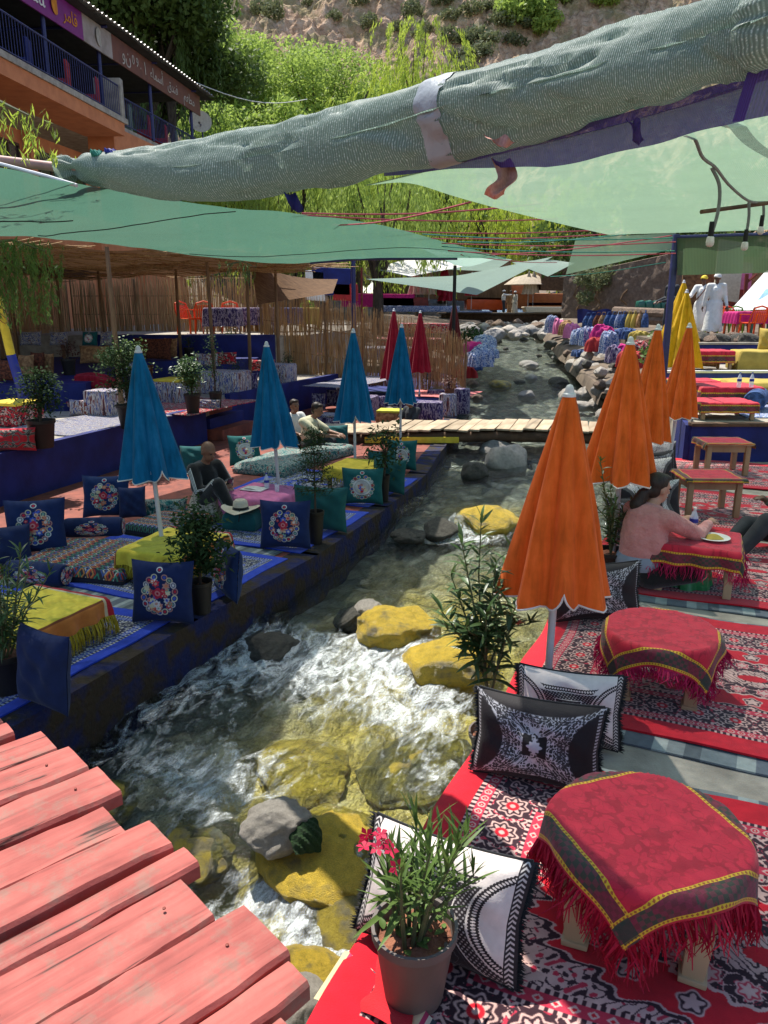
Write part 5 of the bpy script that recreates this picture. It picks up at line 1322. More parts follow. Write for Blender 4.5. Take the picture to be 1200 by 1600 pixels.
# hat on a low teal seat, lattice blanket
p = G(378, 832, LZ)
mattress('low teal seat with a straw hat on it', (p.x, p.y + .16, LZ + .01), BANK + R(10), .4, .32, .2, M['teal'], 'seat_cushion', 'seat')
hroot = thing('straw_hat', 'pale straw hat with dark band on the low teal seat', 'hat', (p.x - .02, p.y + .1, LZ + .23), R(-10))
b = MB(); b.grid(lambda u, v: ((.085 + .11 * v) * math.cos(6.2832 * u) * 1.1, (.085 + .11 * v) * math.sin(6.2832 * u), .012 + .035 * v * v * abs(math.cos(6.2832 * u)) - .02 * v * (1 - abs(math.cos(6.2832 * u)))), 40, 8); b.build('brim', M['cream'], hroot, ang=180)
b = MB(); b.lathe([(.088, .01), (.084, .06), (.076, .10), (.055, .118), (.02, .112), (.001, .11)], 26); b.build('crown', M['cream'], hroot)
b = MB(); b.lathe([(.0885, .012), (.0895, .014), (.0875, .042), (.086, .042)], 26); b.tube([(.02, -.09, .03), (.03, -.12, -.02), (.02, -.13, -.1)], .006, 5); b.build('ribbon', M['black'], hroot)
p = G(325, 815, LZ); b = MB()
def lat(u, v):
    x = (u - .5) * .5; y = (v - .5) * .62; z = .42 * math.exp(-((x / .24) ** 4) - ((y - .05) / .3) ** 4) + .02 * math.sin(x * 25 + y * 9) + .02
    return (x * (1 - .25 * z), y, z)
b.grid(lat, 36, 36); o = b.build('blanket', M['lattice'], None, ang=180, loc=(p.x, p.y + .25, LZ), rz=BANK + R(6)); tag(o, 'grey lattice patterned blanket heaped beside the man in the tracksuit', 'blanket')

# ------------------------------------------------------------------ blue parasols
BL = 'blue parasols along the left kerb'
parasol('nearest blue parasol, at the left beside the diamond mattress', (-2.09, 6.95, LZ), 2.06, .31, 1.14, M['u_blue'], (-.045, 0), R(10), BL, seed=5, notch=6)
parasol('second blue parasol, tilted left in front of the man in the tracksuit', (-1.28, 9.2, LZ), 2.0, .29, 1.19, M['u_blue'], (-.05, 0), R(0), BL, seed=6, notch=6)
parasol('third blue parasol, above the teal ringed cushion', (-.42, 11.0, LZ), 2.1, .285, 1.25, M['u_blue'], (-.005, 0), R(30), BL, seed=7, notch=5)
parasol('fourth blue parasol, in front of the crimson parasols', (.27, 12.6, LZ), 2.13, .26, 1.22, M['u_blue'], (.005, 0), R(20), BL, seed=8, notch=5)
CR = 'crimson parasols by the reed fence'
p = G(612, 640, -.1); parasol('left crimson parasol behind the fourth blue one', (p.x, p.y, -.1), 2.25, .3, 1.5, M['u_red'], (.02, 0), R(0), CR, seed=9, trim=False, notch=9)
p = G(655, 630, -.1); parasol('right crimson parasol standing before the reed fence', (p.x, p.y, -.1), 2.2, .3, 1.4, M['u_red'], (0, 0), R(30), CR, seed=10, trim=False, notch=9)
p = G(707, 612, .0); parasol('maroon parasol on a black pole at the end of the reed fence', (p.x, p.y, 0), 2.35, .27, 1.35, M['u_dark'], (0, 0), R(10), None, M['cable_black'], seed=11, trim=False, notch=9)

# ------------------------------------------------------------------ potted plants on the left
def ps(label, px, py, z, wpx, hpx, tpx, spread, m, seed, kind='bush', potm=None, n=420, L=.07, W=.03, m2=None, gr='potted plants on the left terraces'):
    p = G(px, py, z); dep = p.y * math.cos(PITCH) - (z - CAM_H) * math.sin(PITCH); k = dep / FOC
    return shrub(label, tuple(p), wpx * k / 2, hpx * k * 1.03, (py - tpx - hpx) * k * 1.05, spread * k, m, n, L, W, potm, seed, group=gr, kind=kind, m2=m2)
ps('bushy potted shrub at the kerb between the nearest navy cushions', 316, 958, LZ, 36, 52, 796, 38, M['leaf_dark'], 1, n=1600, L=.07, W=.032)
ps('dark potted conifer with tiered branches at the kerb behind the second navy cushion', 494, 850, LZ, 26, 52, 676, 34, M['leaf_dark'], 2, 'tier', n=1500, L=.07, W=.012)
ps('potted shrub at the kerb between the teal cushions', 600, 784, LZ, 18, 42, 668, 30, M['leaf_dark'], 3, n=500, L=.08, W=.035)
ps('leafy shrub in a big dark square pot on the left wall, leftmost one', 68, 699, .43, 42, 42, 588, 30, M['leaf_dark'], 4, n=1500)
ps('tall bushy shrub with yellow tips in a big pot on the blue wall', 204, 669, .43, 38, 36, 540, 34, M['leaf_dark'], 5, n=2600, m2=M['leaf_lite'])
ps('round bright green shrub in a brown pot above the steps', 302, 646, .43, 25, 30, 562, 20, M['leaf_ole'], 6, n=1500, L=.08)
ps('thin tall plant in a dark pot right of the round bright shrub', 338, 638, .43, 20, 25, 532, 12, M['leaf_dark'], 7, n=260)
ps('sparse plant in a round pot on the terrace above the steps', 368, 613, .43, 26, 24, 572, 14, M['leaf_dark'], 8, n=160)
ps('small plant in a dark pot behind the second blue parasol', 452, 597, .43, 18, 22, 556, 9, M['leaf_dark'], 9, n=160)
ps('flowering plant in a dark pot at the corner of the blue wall', 511, 584, .43, 16, 16, 552, 10, M['leaf_dark'], 10, n=160, m2=M['petal'])
ps('reddish leaved plant in a grey pot on the dim blue bench', 109, 586, .9, 22, 24, 532, 14, M['leaf_red'], 11, n=260)
ps('small plant in a dark pot below the orange chairs, left one', 296, 560, .9, 16, 16, 528, 8, M['leaf_dark'], 12, n=140)
ps('white flowering plant in a dark pot below the orange chairs, right one', 358, 553, .95, 14, 15, 516, 12, M['leaf_dark'], 13, n=160, m2=M['white'])
ps('conifer in a pot beside the dark benches beyond the footbridge', 670, 628, LZ, 14, 12, 568, 16, M['leaf_dark'], 14, 'tier', n=500, L=.09, W=.02)
ps('reddish plant in a clay pot on the dark benches beyond the footbridge', 702, 622, .2, 16, 14, 592, 12, M['leaf_red'], 15, n=200, potm=M['pot_clay'])
# oleander at the left edge, near the red planks
lp_ = G(2, 1090, LZ); lol = thing('potted_oleander', 'oleander with long leaves in a dark pot at the left edge of the photo', 'potted plant', (lp_.x, lp_.y + .1, LZ)); pot_parts(lol, .16, .28, M['pot_black'])
rn = np.random.default_rng(77); stems = []
for k in range(12):
    a = rn.random() * 6.28; stems.append([(.03 * math.cos(a), .03 * math.sin(a), .22), (.12 * math.cos(a) + .05, .12 * math.sin(a), .5), (.26 * math.cos(a) + .1, .24 * math.sin(a), rn.uniform(.6, 1.0))])
oleander(lol, .22, stems, M['leaf_ole'], [(.15, .022, .3), (.12, .018, .2), (.16, .022, .5)], 10, 3, .045, 260, .25, .6)

# ------------------------------------------------------------------ upper left terraces: seats, cushions, pole
def pouf(label, px, py, z, wpx, hpx, m, rz=-18, name='pouf', cat='pouf', topm=None, dpt=1.0, group=None):
    p = G(px, py, z); dep = p.y * math.cos(PITCH) - (z - CAM_H) * math.sin(PITCH); k = dep / FOC; w_ = wpx * k; h_ = hpx * k
    root = thing(name, label, cat, (p.x, p.y + w_ * dpt / 2, z), R(rz), group)
    b = MB(); b.rbox((0, 0, h_ / 2), (w_, w_ * dpt, h_), .05)
    b.v = [(x + .012 * math.sin(y * 30), y + .012 * math.sin(x * 30), zz) for x, y, zz in b.v]; b.build('cover', m, root)
    if topm: b = MB(); b.rbox((0, 0, h_ + .015), (w_ * .98, w_ * dpt * .98, .05), .02); b.build('top_cover', topm, root)
    return root
TB = 'cloth covered tables on the upper left terrace'
pouf('striped cloth covered table between the big pot and the red folded parasol', 160, 651, .43, 48, 40, M['ikat'], -18, 'covered_table', 'table', None, 1, TB)
pouf('striped cloth covered table behind the nearest blue parasol', 268, 631, .43, 50, 34, M['ikat'], -18, 'covered_table', 'table', M['yellowcloth'], 1, TB)
pouf('striped cloth covered table behind the round bright shrub', 350, 617, .43, 66, 36, M['ikat'], -18, 'covered_table', 'table', None, .7, TB)
pouf('patterned covered table left of the second blue parasol', 436, 600, .43, 40, 30, M['ikat'], -18, 'covered_table', 'table', None, 1, TB)
pouf('yellow and red covered table at the left edge under the leaning pole', 12, 668, .43, 60, 34, M['redcarp'], -18, 'covered_table', 'table', M['yellowcloth'])
p = G(10, 708, .43); cushion('fat red and black patterned floor cushion at the left edge on the blue wall', (p.x, p.y + .12, .43), R(8), .62, .3, .34, M['pouf_red'], R(-12), seed=41)
def uc(label, px, py, z, wpx, hpx, m, rz=-10, seed=0, group=None):
    p = G(px, py, z); dep = p.y * math.cos(PITCH) - (z - CAM_H) * math.sin(PITCH); k = dep / FOC
    return cushion(label, tuple(p), R(rz), wpx * k, hpx * k, min(.2, hpx * k * .4), m, R(-14), None, group, seed=seed)
UCG = 'cushions on the blue benches of the dim reed shelter'
for i, a in enumerate((('large dark brown patterned cushion left of the plants below the orange chairs', 237, 562, .92, 66, 34, 'brown_cush'), ('tan cushion right of the dark brown patterned one', 266, 560, .92, 22, 32, 'tan_cush'), ('printed tan cushion left of the plant below the orange chairs', 290, 552, .95, 24, 28, 'tan_cush'), ('printed tan cushion right of the plant below the orange chairs', 310, 552, .95, 18, 26, 'tan_cush'),
        ('tan cushion pair in the middle of the dim shelter', 148, 568, .92, 46, 28, 'tan_cush'), ('grey striped bolster below the tan cushions', 150, 584, .6, 34, 18, 'kilim'), ('tan cushion at the left of the dim shelter', 40, 588, .92, 26, 34, 'tan_cush'), ('dark red cushion between tan cushions at the left of the shelter', 58, 586, .92, 22, 36, 'brown_cush'), ('narrow tan cushion right of the dark red cushion', 76, 584, .92, 16, 32, 'tan_cush'),
        ('brown cushion at the far left of the dim shelter', 14, 596, .92, 28, 34, 'brown_cush'), ('dark teal printed cushion at the back of the shelter', 140, 540, 1.3, 26, 22, 'cush_teal'), ('dark printed cushion next to the leaning reed pole', 166, 540, 1.3, 20, 22, 'kilim'), ('grey printed cushion behind the hanging willow', 92, 540, 1.3, 30, 22, 'kilim'), ('dark printed cushion at the back left of the shelter', 48, 540, 1.3, 34, 22, 'kilim'),
        ('striped cushion leaning on the blue bench behind the nearest blue parasol', 240, 592, .45, 34, 28, 'kilim'), ('striped cushion at the left edge against the blue bench', 6, 632, .43, 30, 32, 'kilim'), ('kilim seat cushion at the front edge of the upper terrace by the thin tall plant', 325, 640, .43, 40, 16, 'kilim'), ('red printed cushion behind the big leftmost pot', 100, 640, .45, 40, 30, 'redcarp'), ('striped cushion leaning beside the covered table by the big pot', 125, 650, .43, 34, 26, 'ikat'), ('brown cushion against the bench behind the tall bushy shrub', 222, 600, .45, 36, 30, 'brown_cush'), ('purple cushion at the right end of the covered tables', 388, 610, .43, 30, 28, 'purple_pat'), ('dark cushion on the bench right of the folded red parasol', 200, 590, .9, 36, 24, 'kilim'), ('patterned seat cushion left of the plant in the round pot', 322, 572, .9, 38, 20, 'ikat'), ('red patterned seat cushion above the covered table', 352, 570, .9, 36, 20, 'redcarp'), ('dark seat cushion at the end of the row by the reed fence', 462, 584, .43, 40, 16, 'black'), ('brown patterned cushion standing by the reed fence', 468, 570, .43, 34, 20, 'brown_cush'), ('grey patterned seat cushion behind the second blue parasol', 410, 580, .6, 40, 18, 'redcarp'))):
    uc(a[0], *a[1:6], M[a[6]], -12 + 4 * (i % 5), 50 + i, UCG)
pole_b = G(42, 657, .43); pole_t = Y(-20, 400, pole_b.y - .3)
root = thing('painted_post', 'leaning post painted yellow above and blue below at the left edge', 'post', tuple(pole_b)); dv = pole_t - pole_b
mid = dv * .42
b = MB(); b.tube([(0, 0, 0), mid * .5 + Vector((.03, 0, 0)), mid], [.075, .072, .068], 12); b.build('blue_section', M['bluebright'], root)
b = MB(); b.tube([mid, dv * .7, dv * 1.5], [.066, .064, .06], 12); b.build('yellow_section', M['yellowcloth'], root)
b = MB()
for k in range(3): b.tube([mid * 1.5 + Vector((.085 * math.cos(t + k), .085 * math.sin(t + k), .05 * math.sin(t * 2 + k) + .07 * k)) for t in np.linspace(0, 6.28, 18)], .006, 5, False)
b.build('wire_coil', M['rust'], root)
pr = G(120, 603, .8); root = thing('folded_parasol', 'dark red folded parasol lying across the bench beside the big pot', 'parasol', tuple(pr)); b = MB(); qd = G(182, 612, .7) - pr
b.grid(lambda u, v: tuple(qd * v + Vector((0, (.05 + .12 * math.sin(math.pi * min(1, v * .7 + .12))) * (1 + .15 * math.sin(6.2832 * u * 6)) * math.cos(6.2832 * u), .1 + (.05 + .12 * math.sin(math.pi * min(1, v * .7 + .12))) * (1 + .15 * math.sin(6.2832 * u * 6)) * math.sin(6.2832 * u)))), 48, 14, flip=True); b.build('canopy', M['u_red'], root); b = MB(); b.tube([Vector((0, 0, .1)) - qd * .1, Vector((0, 0, .1)) + qd * 1.25], .018, 8); b.build('pole', M['wood'], root)
r_ = rug('striped blanket spread on the upper terrace by the big pot', 8.0, 10.2, -9.6, -8.3, .435, M['kilim'], 'blanket', None, 'blanket', .01, .015, None, 9)
rug('red rug strip on the upper terrace behind the tables', 10.4, 12.6, -9.9, -8.1, .435, M['redcarp'], 'rug', None, 'rug', .01, .012, None, 10)
rug('grey striped rug on the upper terrace by the reed fence', 15.4, 18.5, -8.8, -7.6, .435, M['kilim'], 'rug', None, 'rug', .01, .012, None, 11)
p = G(262, 617, .5); b = MB(); b.rbox((0, 0, 0), (.9, .1, .02), .004); o = b.build('board', M['white_plastic'], None, loc=p, rz=R(-25)); o.rotation_euler[1] = R(10); tag(o, 'white folded board lying beside the nearest blue parasol top', 'board')

# ------------------------------------------------------------------ far left terrace beyond the footbridge
PB = 'dark purple benches beyond the footbridge'
for i, (px, py, w_, h_, lab) in enumerate(((672, 663, 40, 34, 'purple patterned bench nearest the end of the bare footbridge'), (700, 652, 26, 36, 'dark box bench right of the boy behind the parasol'), (722, 648, 24, 40, 'purple sided bench at the corner over the stream'), (690, 632, 40, 22, 'dark bench with a clay pot on it'), (560, 655, 56, 34, 'purple patterned bench right of the boy in the cream shirt'))):
    pouf(lab, px, py, LZ, w_, h_, M['purple_pat'] if i != 1 else M['ikat'], -12, 'bench', 'bench', None, .8, PB)
for i, (px, py, w_, h_, lab) in enumerate(((498, 640, 22, 26, 'purple patterned cushion right above the head of the boy in cream'), (520, 636, 20, 28, 'purple patterned cushion left of the third blue parasol'), (534, 626, 18, 28, 'dark purple cushion half behind the third blue parasol'), (588, 640, 30, 22, 'purple patterned cushion between the third and fourth blue parasols'), (582, 612, 14, 26, 'small purple cushion on the terrace edge beside the crimson parasol'))):
    uc(lab, px, py, LZ + .1, w_, h_, M['purple_pat'], 0, 80 + i, 'purple cushions beyond the footbridge')
pouf('yellow topped table between the third and fourth blue parasols', 612, 665, LZ, 44, 20, M['tan_cush'], -12, 'covered_table', 'table', M['lime'], .8)
pouf('small yellow topped table behind the conifer pot', 652, 626, LZ, 26, 8, M['tan_cush'], -12, 'covered_table', 'table', M['lime'], .9)
pouf('pale covered table in front of the boy in the cream shirt', 508, 668, LZ, 40, 16, M['purple_pat'], -12, 'covered_table', 'table', M['kilim'], .9)
tz_ = .12
terrace('fence_terrace', [(-.9, 18.6), (1.62, 17.8), (2.1, 20.4), (2.2, 26), (-1.4, 26)], -1, .05, M['bluewall'])
rug('pink sunlit rug on the terrace before the reed fence', 17.6, 19.3, -7.4, -5.7, .055, mat('pink_rug', (.6, .22, .2), (.45, .1, .1), 9, .9, .3, 90), 'rug', None, 'rug', .006, .012, None, 12)
rug('blue mat at the waterside corner beyond the footbridge', 14.4, 15.9, -4.75, -4.15, LZ + .003, M['bluebright'], 'mat', None, 'floor_mat', .006, .01, None, 13)

# ------------------------------------------------------------------ bare wooden footbridge
fbg = thing('footbridge', 'narrow footbridge of bare grey planks over the calm water', 'footbridge', (0, 14.35, 0))
rn = np.random.default_rng(5); x = -1.45
i = 0
while x < 5.2:
    w_ = rn.uniform(.17, .26); b = MB(); L = 1.35 + rn.uniform(-.1, .12)
    b.rbox((0, 0, 0), (w_, L, .035), .006); o = b.build('plank', M['oldwood'], fbg)
    t = (x + 1.45) / 6.6; o.location = (x + w_ / 2, rn.normal() * .04, -.0 + .10 * math.sin(math.pi * t) - .05 + rn.normal() * .006); o.rotation_euler = (rn.normal() * .01, rn.normal() * .02, R(-17) + rn.normal() * .03)
    x += w_ * 1.06 + rn.uniform(.0, .02)
for k, yy in enumerate((-.5, .45)):
    b = MB(); b.tube([(x_, yy, -.19 + .10 * math.sin(math.pi * (x_ + 1.45) / 6.6)) for x_ in np.linspace(-1.4, 5.2, 9)], .095, 9); b.build('beam', M['darkwood'], fbg)
b = MB(); b.rbox((.5, -.64, -.13), (1.7, .03, .11), .01); b.build('yellow_board', M['yellowcloth'], fbg)

# ------------------------------------------------------------------ reed shelter and fence
def reeds(name, label, a, b_, z0f, z1f, n, cat, seed, m=None, lean=.03, r=.006):
    rn = np.random.default_rng(seed); a = Vector(a); b_ = Vector(b_); root = thing(name, label, cat, (a.x, a.y, 0)); mb = MB(); d = (b_ - a); nn = Vector((-d.y, d.x)).normalized()
    for k in range(n):
        t = (k + rn.random()) / n; p = d * t + nn * rn.normal() * .03; z1 = z1f(t) * rn.uniform(.86, 1.04); q = p + d.normalized() * rn.normal() * lean * 2 + nn * rn.normal() * lean
        z0 = z0f(t); rr = r * rn.uniform(.6, 1.3); mb.tube([(p.x, p.y, z0), ((p.x + q.x) / 2 + rn.normal() * .008, (p.y + q.y) / 2, (z0 + z1) / 2), (q.x, q.y, z1)], [rr, rr, rr * .6], 4, False)
    o = mb.build('reeds', m or M['reed'], root, ang=180); tag(o, kind='stuff')
    for zz in (.3, .62):
        mb = MB(); mb.tube([(d.x * t + nn.x * .03, d.y * t + nn.y * .03, z0f(t) + (z1f(t) - z0f(t)) * zz) for t in np.linspace(0, 1, 8)], .014, 6); mb.build('rail', M['pole'], root)
    for t in (0, .33, .66, 1):
        mb = MB(); mb.tube([(d.x * t, d.y * t, z0f(t) - .1), (d.x * t, d.y * t, z1f(t) * .95)], .028, 7); mb.build('post', M['pole'], root)
    return root
reeds('reed_fence', 'ragged see-through fence of upright dry reeds behind the crimson parasols', (-3.3, 21.2), (2.05, 19.6), lambda t: .40 - .35 * t, lambda t: 2.75 - .95 * t - .3 * t * t, 900, 'fence', 3)
reeds('reed_fence', 'dim reed screen at the back of the shelter behind the orange chairs', (-9.6, 24.5), (-3.6, 24.2), lambda t: 1.45, lambda t: 3.15, 420, 'fence', 4, lean=.015, r=.011)
reeds('reed_fence', 'reed screen at the dark left side of the shelter', (-9.8, 14), (-9.7, 24.4), lambda t: .9, lambda t: 3.2, 260, 'fence', 5, lean=.015, r=.013)
reeds('reed_fence', 'open reed screen between the orange chairs and the long reed fence', (-3.5, 24.0), (-3.2, 21.4), lambda t: 1.3, lambda t: 2.9, 150, 'fence', 6, lean=.02, r=.008)
hut = thing('reed_roof', 'brown reed mat roof on rough poles over the dim upper left terrace', 'roof', (0, 0, 0))
def rf(u, v):
    x = -10.5 + 8.9 * u; y = (11.6 + 4.4 * u) * (1 - v) + (24.6 - 5.6 * u) * v
    return (x, y, 3.42 - .28 * u - .34 * v * (1 - u) - .05 * v + .06 * math.sin(x * 2 + y) + .05 * math.sin(y * 1.7) - .1 * math.sin(math.pi * v) * (1 - u))
b = MB(); b.grid(rf, 50, 50); o = b.build('reed_mat', M['reedmat'], hut, ang=180)
rn = np.random.default_rng(8); mb = MB()
for k in range(420):
    u, v = rn.random(), rn.random(); p = Vector(rf(u, v)); L = rn.uniform(.5, 1.3); dd = Vector((1, .25 * rn.normal(), .03 * rn.normal())).normalized() * L
    mb.tube([p + Vector((0, 0, -.03)), p + dd * .5 + Vector((0, 0, -.05 - .05 * rn.random())), p + dd + Vector((0, 0, -.04))], .008, 4, False)
tag(mb.build('loose_reeds', M['reed'], hut, ang=180), kind='stuff')
for px, py, z in ((192, 655, .43), (168, 560, .9), (283, 560, .9), (337, 612, .43), (392, 600, .43), (437, 596, .43), (101, 560, .9), (478, 560, .6)):
    p = G(px, py, z); mb = MB(); k = .02 * math.sin(px); mb.tube([p, p + Vector((k, 0, 1.3)), Vector((p.x + 2 * k, p.y, 3.08))], [.045, .04, .032], 7); mb.build('pole', M['pole'], hut)
b = MB(); c4 = [Y(392, 412, 19.5), Y(528, 436, 20.5), Y(520, 458, 19.8), Y(402, 476, 18.8)]
b.grid(lambda u, v: tuple(c4[0].lerp(c4[1], u).lerp(c4[3].lerp(c4[2], u), v) + Vector((0, 0, -.12 * math.sin(math.pi * u) * (1 - v)))), 24, 12); o = b.build('sagging_mat', M['reedmat'], None, ang=180); tag(o, 'torn reed mat sagging from the shelter roof above the reed fence', 'reed mat')
# ------------------------------------------------------------------ shade canopies
def poly(pts):                            # smooth curve through points, t in 0..1
    P_ = np.array([tuple(p) for p in pts]); n = len(P_)
    def f(t):
        x = min(max(t, 0), 1) * (n - 1); i = min(int(x), n - 2); u = x - i
        p0, p1, p2, p3 = P_[max(i - 1, 0)], P_[i], P_[i + 1], P_[min(i + 2, n - 1)]
        return Vector(.5 * ((2 * p1) + (-p0 + p2) * u + (2 * p0 - 5 * p1 + 4 * p2 - p3) * u * u + (-p0 + 3 * p1 - 3 * p2 + p3) * u ** 3))
    return f
ROLL = [((95, 262), 5.8, 17), ((200, 266), 5.45, 30), ((300, 265), 5.05, 41), ((450, 247), 4.1, 49), ((600, 210), 3.15, 54), ((750, 167), 2.6, 58), ((900, 130), 2.25, 62), ((1050, 86), 2.0, 64), ((1200, 44), 1.8, 58), ((1420, -20), 1.55, 60), ((1900, -140), 1.1, 60)]
rc = poly([Y(*a, y) for a, y, h in ROLL[:-1]] + [Vector((2.7, .35, 2.95))])
rrad = poly([(h / FOC * (y * .966 - .2), 0, 0) for a, y, h in ROLL])
roll = thing('rolled_canopy', 'long grey green shade net rolled up over a pole across the top', 'canopy', tuple(rc(0)))
def rsurf(u, v):
    c = rc(v); t = (rc(min(1, v + .01)) - rc(max(0, v - .01))).normalized(); up = Vector((0, 0, 1)); a = t.cross(up).normalized(); b_ = a.cross(t)
    an = 6.2832 * u; r = rrad(v).x
    w_ = .20 * (fbm(v * 11 + 1.6 * math.sin(an + 1), 5 + 1.5 * math.cos(an) + v * 9, 4, 3) - .5) + .05 * (fbm(v * 50 + math.cos(an) * 2, 9 + 5 * math.sin(an), 3, 8) - .5) + .05 * math.sin(an * 3 + v * 14) - .13 * max(0, 1 - abs(fbm(v * 9 + an * .5, 3 + 2 * math.cos(an + .5), 3, 12) - .5) * 14)
    if v < .06: w_ += -.35 * math.exp(-((v - .032) / .009) ** 2) + .12 * math.sin(an * 6) * math.exp(-((v - .03) / .02) ** 2)
    q = c + (a * math.cos(an) * .92 + b_ * math.sin(an)) * r * (1 + w_ * 1.5)
    if math.sin(an) < 0: q.z -= .10 * r * (1 + math.sin(v * 40 + 2 * math.sin(v * 17)))* -math.sin(an)
    return q - roll.location
b = MB(); b.grid(rsurf, 48, 300); b.uv = [(v_ * 3.0, u_) for u_, v_ in b.uv]; b.build('net', M['net_roll'], roll, ang=180)
b = MB(); b.grid(lambda u, v: tuple(Vector(rsurf(u, .46 + .024 * v)) + (Vector(rsurf(u, .46 + .024 * v)) + roll.location - rc(.46 + .024 * v)) * .03), 40, 8); b.build('repair_tape', mat('pale_tape', (.36, .39, .39), (.29, .31, .32), 9, .35, .3, 60, spec=.5, trans=.1), roll, ang=180)
b = MB(); b.tube([Y(-160, 236, 6.2) - roll.location, Y(-10, 249, 5.8) - roll.location, rc(0) - roll.location, rc(.06) - roll.location], .032, 10); b.build('pole', mat('pink_pole', (.55, .3, .24), None, 6, .5, .05, 40), roll)
b = MB(); b.tube([Y(-120, 225, 6.0), Y(0, 256, 5.6), Y(75, 276, 5.3), Y(120, 290, 5.2)], .012, 7); tag(b.build('thin_pole', M['white_metal']), 'thin grey metal pole under the left end of the rolled canopy', 'pole')
for px, py, c in ((150, 240, M['rope_green']), (172, 238, M['bluebright'])):
    b = MB(); q = Y(px, py, 5.5); b.tube([q + Vector((.03 * math.cos(t * 3), .02 * math.sin(t * 2), .02 * math.sin(t * 5))) for t in np.linspace(0, 6.28, 22)], .008, 5); tag(b.build('rope_knot', c), ('green' if px < 160 else 'blue') + ' rope knot on top of the rolled canopy near its left end', 'rope')
# sheet hanging behind the roll over the right terrace
Lc = poly([Y(560, 292, 3.4), Y(640, 290, 5.2), Y(720, 312, 7.2), Y(840, 340, 9.6), Y(952, 367, 12.0)])
Rc = poly([Y(1700, -40, 1.4), Y(1900, 120, 4.2), Y(1850, 230, 6.8), Y(1780, 300, 9.5), Y(1650, 345, 12.2)])
def rs(u, v):
    p = Lc(v).lerp(Rc(v), u); p.z += -.10 * math.sin(math.pi * u) * (math.sin(math.pi * v)) + .02 * math.sin(u * 14 + v * 5) * math.sin(math.pi * v)
    if v < .12: f = rc(.38 + .47 * u); k = (1 - v / .12); p = p.lerp(Vector((f.x, f.y + .05, f.z - rrad(.38 + .47 * u).x * 1.2)), k)
    return tuple(p)
b = MB(); b.grid(rs, 60, 60); o = b.build('shade_net', M['net_right'], ang=180); tag(o, 'light green shade net stretched over the right terrace, seen from below', 'canopy')
# purple band laced under the roll
def pb_(u, v):
    t = .40 + .60 * u; c = rc(t); r = rrad(t).x; w_ = min(1, u * 3.0 + .1)
    return tuple(c + Vector((0, .05 + .05 * v, -r * .95 - (.085 * v * w_ + .002 * math.sin(u * 40) * v))))
b = MB(); b.grid(pb_, 120, 6); o = b.build('purple_net', M['net_purple'], ang=180); tag(o, 'purple net band laced along the underside of the rolled canopy', 'net')
def ribbon(label, pts, w_, m, seed=0):
    f = poly(pts); b = MB(); b.grid(lambda u, v: tuple(f(v) + Vector(((u - .5) * w_, .010 * math.sin(u * 9 + v * 7), .008 * math.cos(u * 6)))), 8, 22); o = b.build('cloth_tie', m, ang=180); return tag(o, label, 'cloth tie')
ribbon('pink striped cloth tie hanging below the rolled canopy', [Y(782, 250, 2.6), Y(790, 268, 2.58), Y(792, 284, 2.54), Y(776, 298, 2.5), Y(772, 308, 2.52)], .06, mat('pink_tie', (.55, .28, .22), (.4, .18, .14), 60, .85, .2, 90, stretch=(3, 1, 1)))
ribbon('pink cloth end tucked under the rolled canopy', [Y(772, 214, 2.4), Y(780, 222, 2.38), Y(788, 227, 2.38)], .06, mat('pink_tie', (.55, .28, .22)))
ribbon('dark blue cloth tie hanging from the purple net band', [Y(986, 188, 2.05), Y(992, 200, 2.03), Y(997, 224, 2.05)], .026, M['net_purple'])
ribbon('dark blue cloth tie hanging under the middle of the rolled canopy', [Y(452, 302, 4.05), Y(458, 315, 4.05), Y(466, 330, 4.07)], .06, M['bluewall'])
# left canopy
Rv = poly([Y(-500, 215, 3.0), Y(-120, 246, 3.9), Y(0, 265, 4.3), Y(150, 290, 5.5), Y(300, 316, 7.0), Y(450, 333, 8.7), Y(600, 352, 11), Y(700, 378, 13), Y(790, 403, 14.6)])
Uv = poly([Y(-1500, 330, 6.4), Y(-420, 352, 7.8), Y(0, 368, 9.4), Y(100, 376, 10.5), Y(215, 386, 11.6), Y(330, 403, 12.7), Y(450, 412, 13.6), Y(570, 404, 14.3), Y(791, 404, 14.65)])
def ls(u, v):
    p = Rv(v).lerp(Uv(v), u); p.z += -.12 * math.sin(math.pi * u) * (1 - v) - .03 * math.sin(u * 9 + v * 11) * math.sin(math.pi * u) + .05 * (fbm(u * 5 + 3, v * 12, 3, 7) - .5); return tuple(p)
b = MB(); b.grid(ls, 50, 80); o = b.build('shade_net', M['net_left'], ang=180); tag(o, 'dark green shade net over the left terrace, below the rolled canopy', 'canopy')
b = MB(); b.tube([Uv(.79), Uv(.87), Uv(.95)], .03, 7); tag(b.build('beam', M['navy_pole']), 'dark blue beam along the far edge of the dark green shade net', 'beam')
for k, (u0, u1, v0, v1) in enumerate(((.62, .02, .30, .56), (.9, .1, .58, .97), (.45, .3, .16, .36))):
    b = MB(); b.tube([Vector(ls(u0 + (u1 - u0) * t, v0 + (v1 - v0) * t)) + Vector((0, 0, -.010)) for t in np.linspace(0, 1, 17)], .005, 5); tag(b.build('support_cord', M['cable_black']), ['dark cord under the left shade net, toward its middle', 'dark cord under the left shade net, nearest its far tip', 'dark cord under the left shade net at the left edge'][k], 'cord')
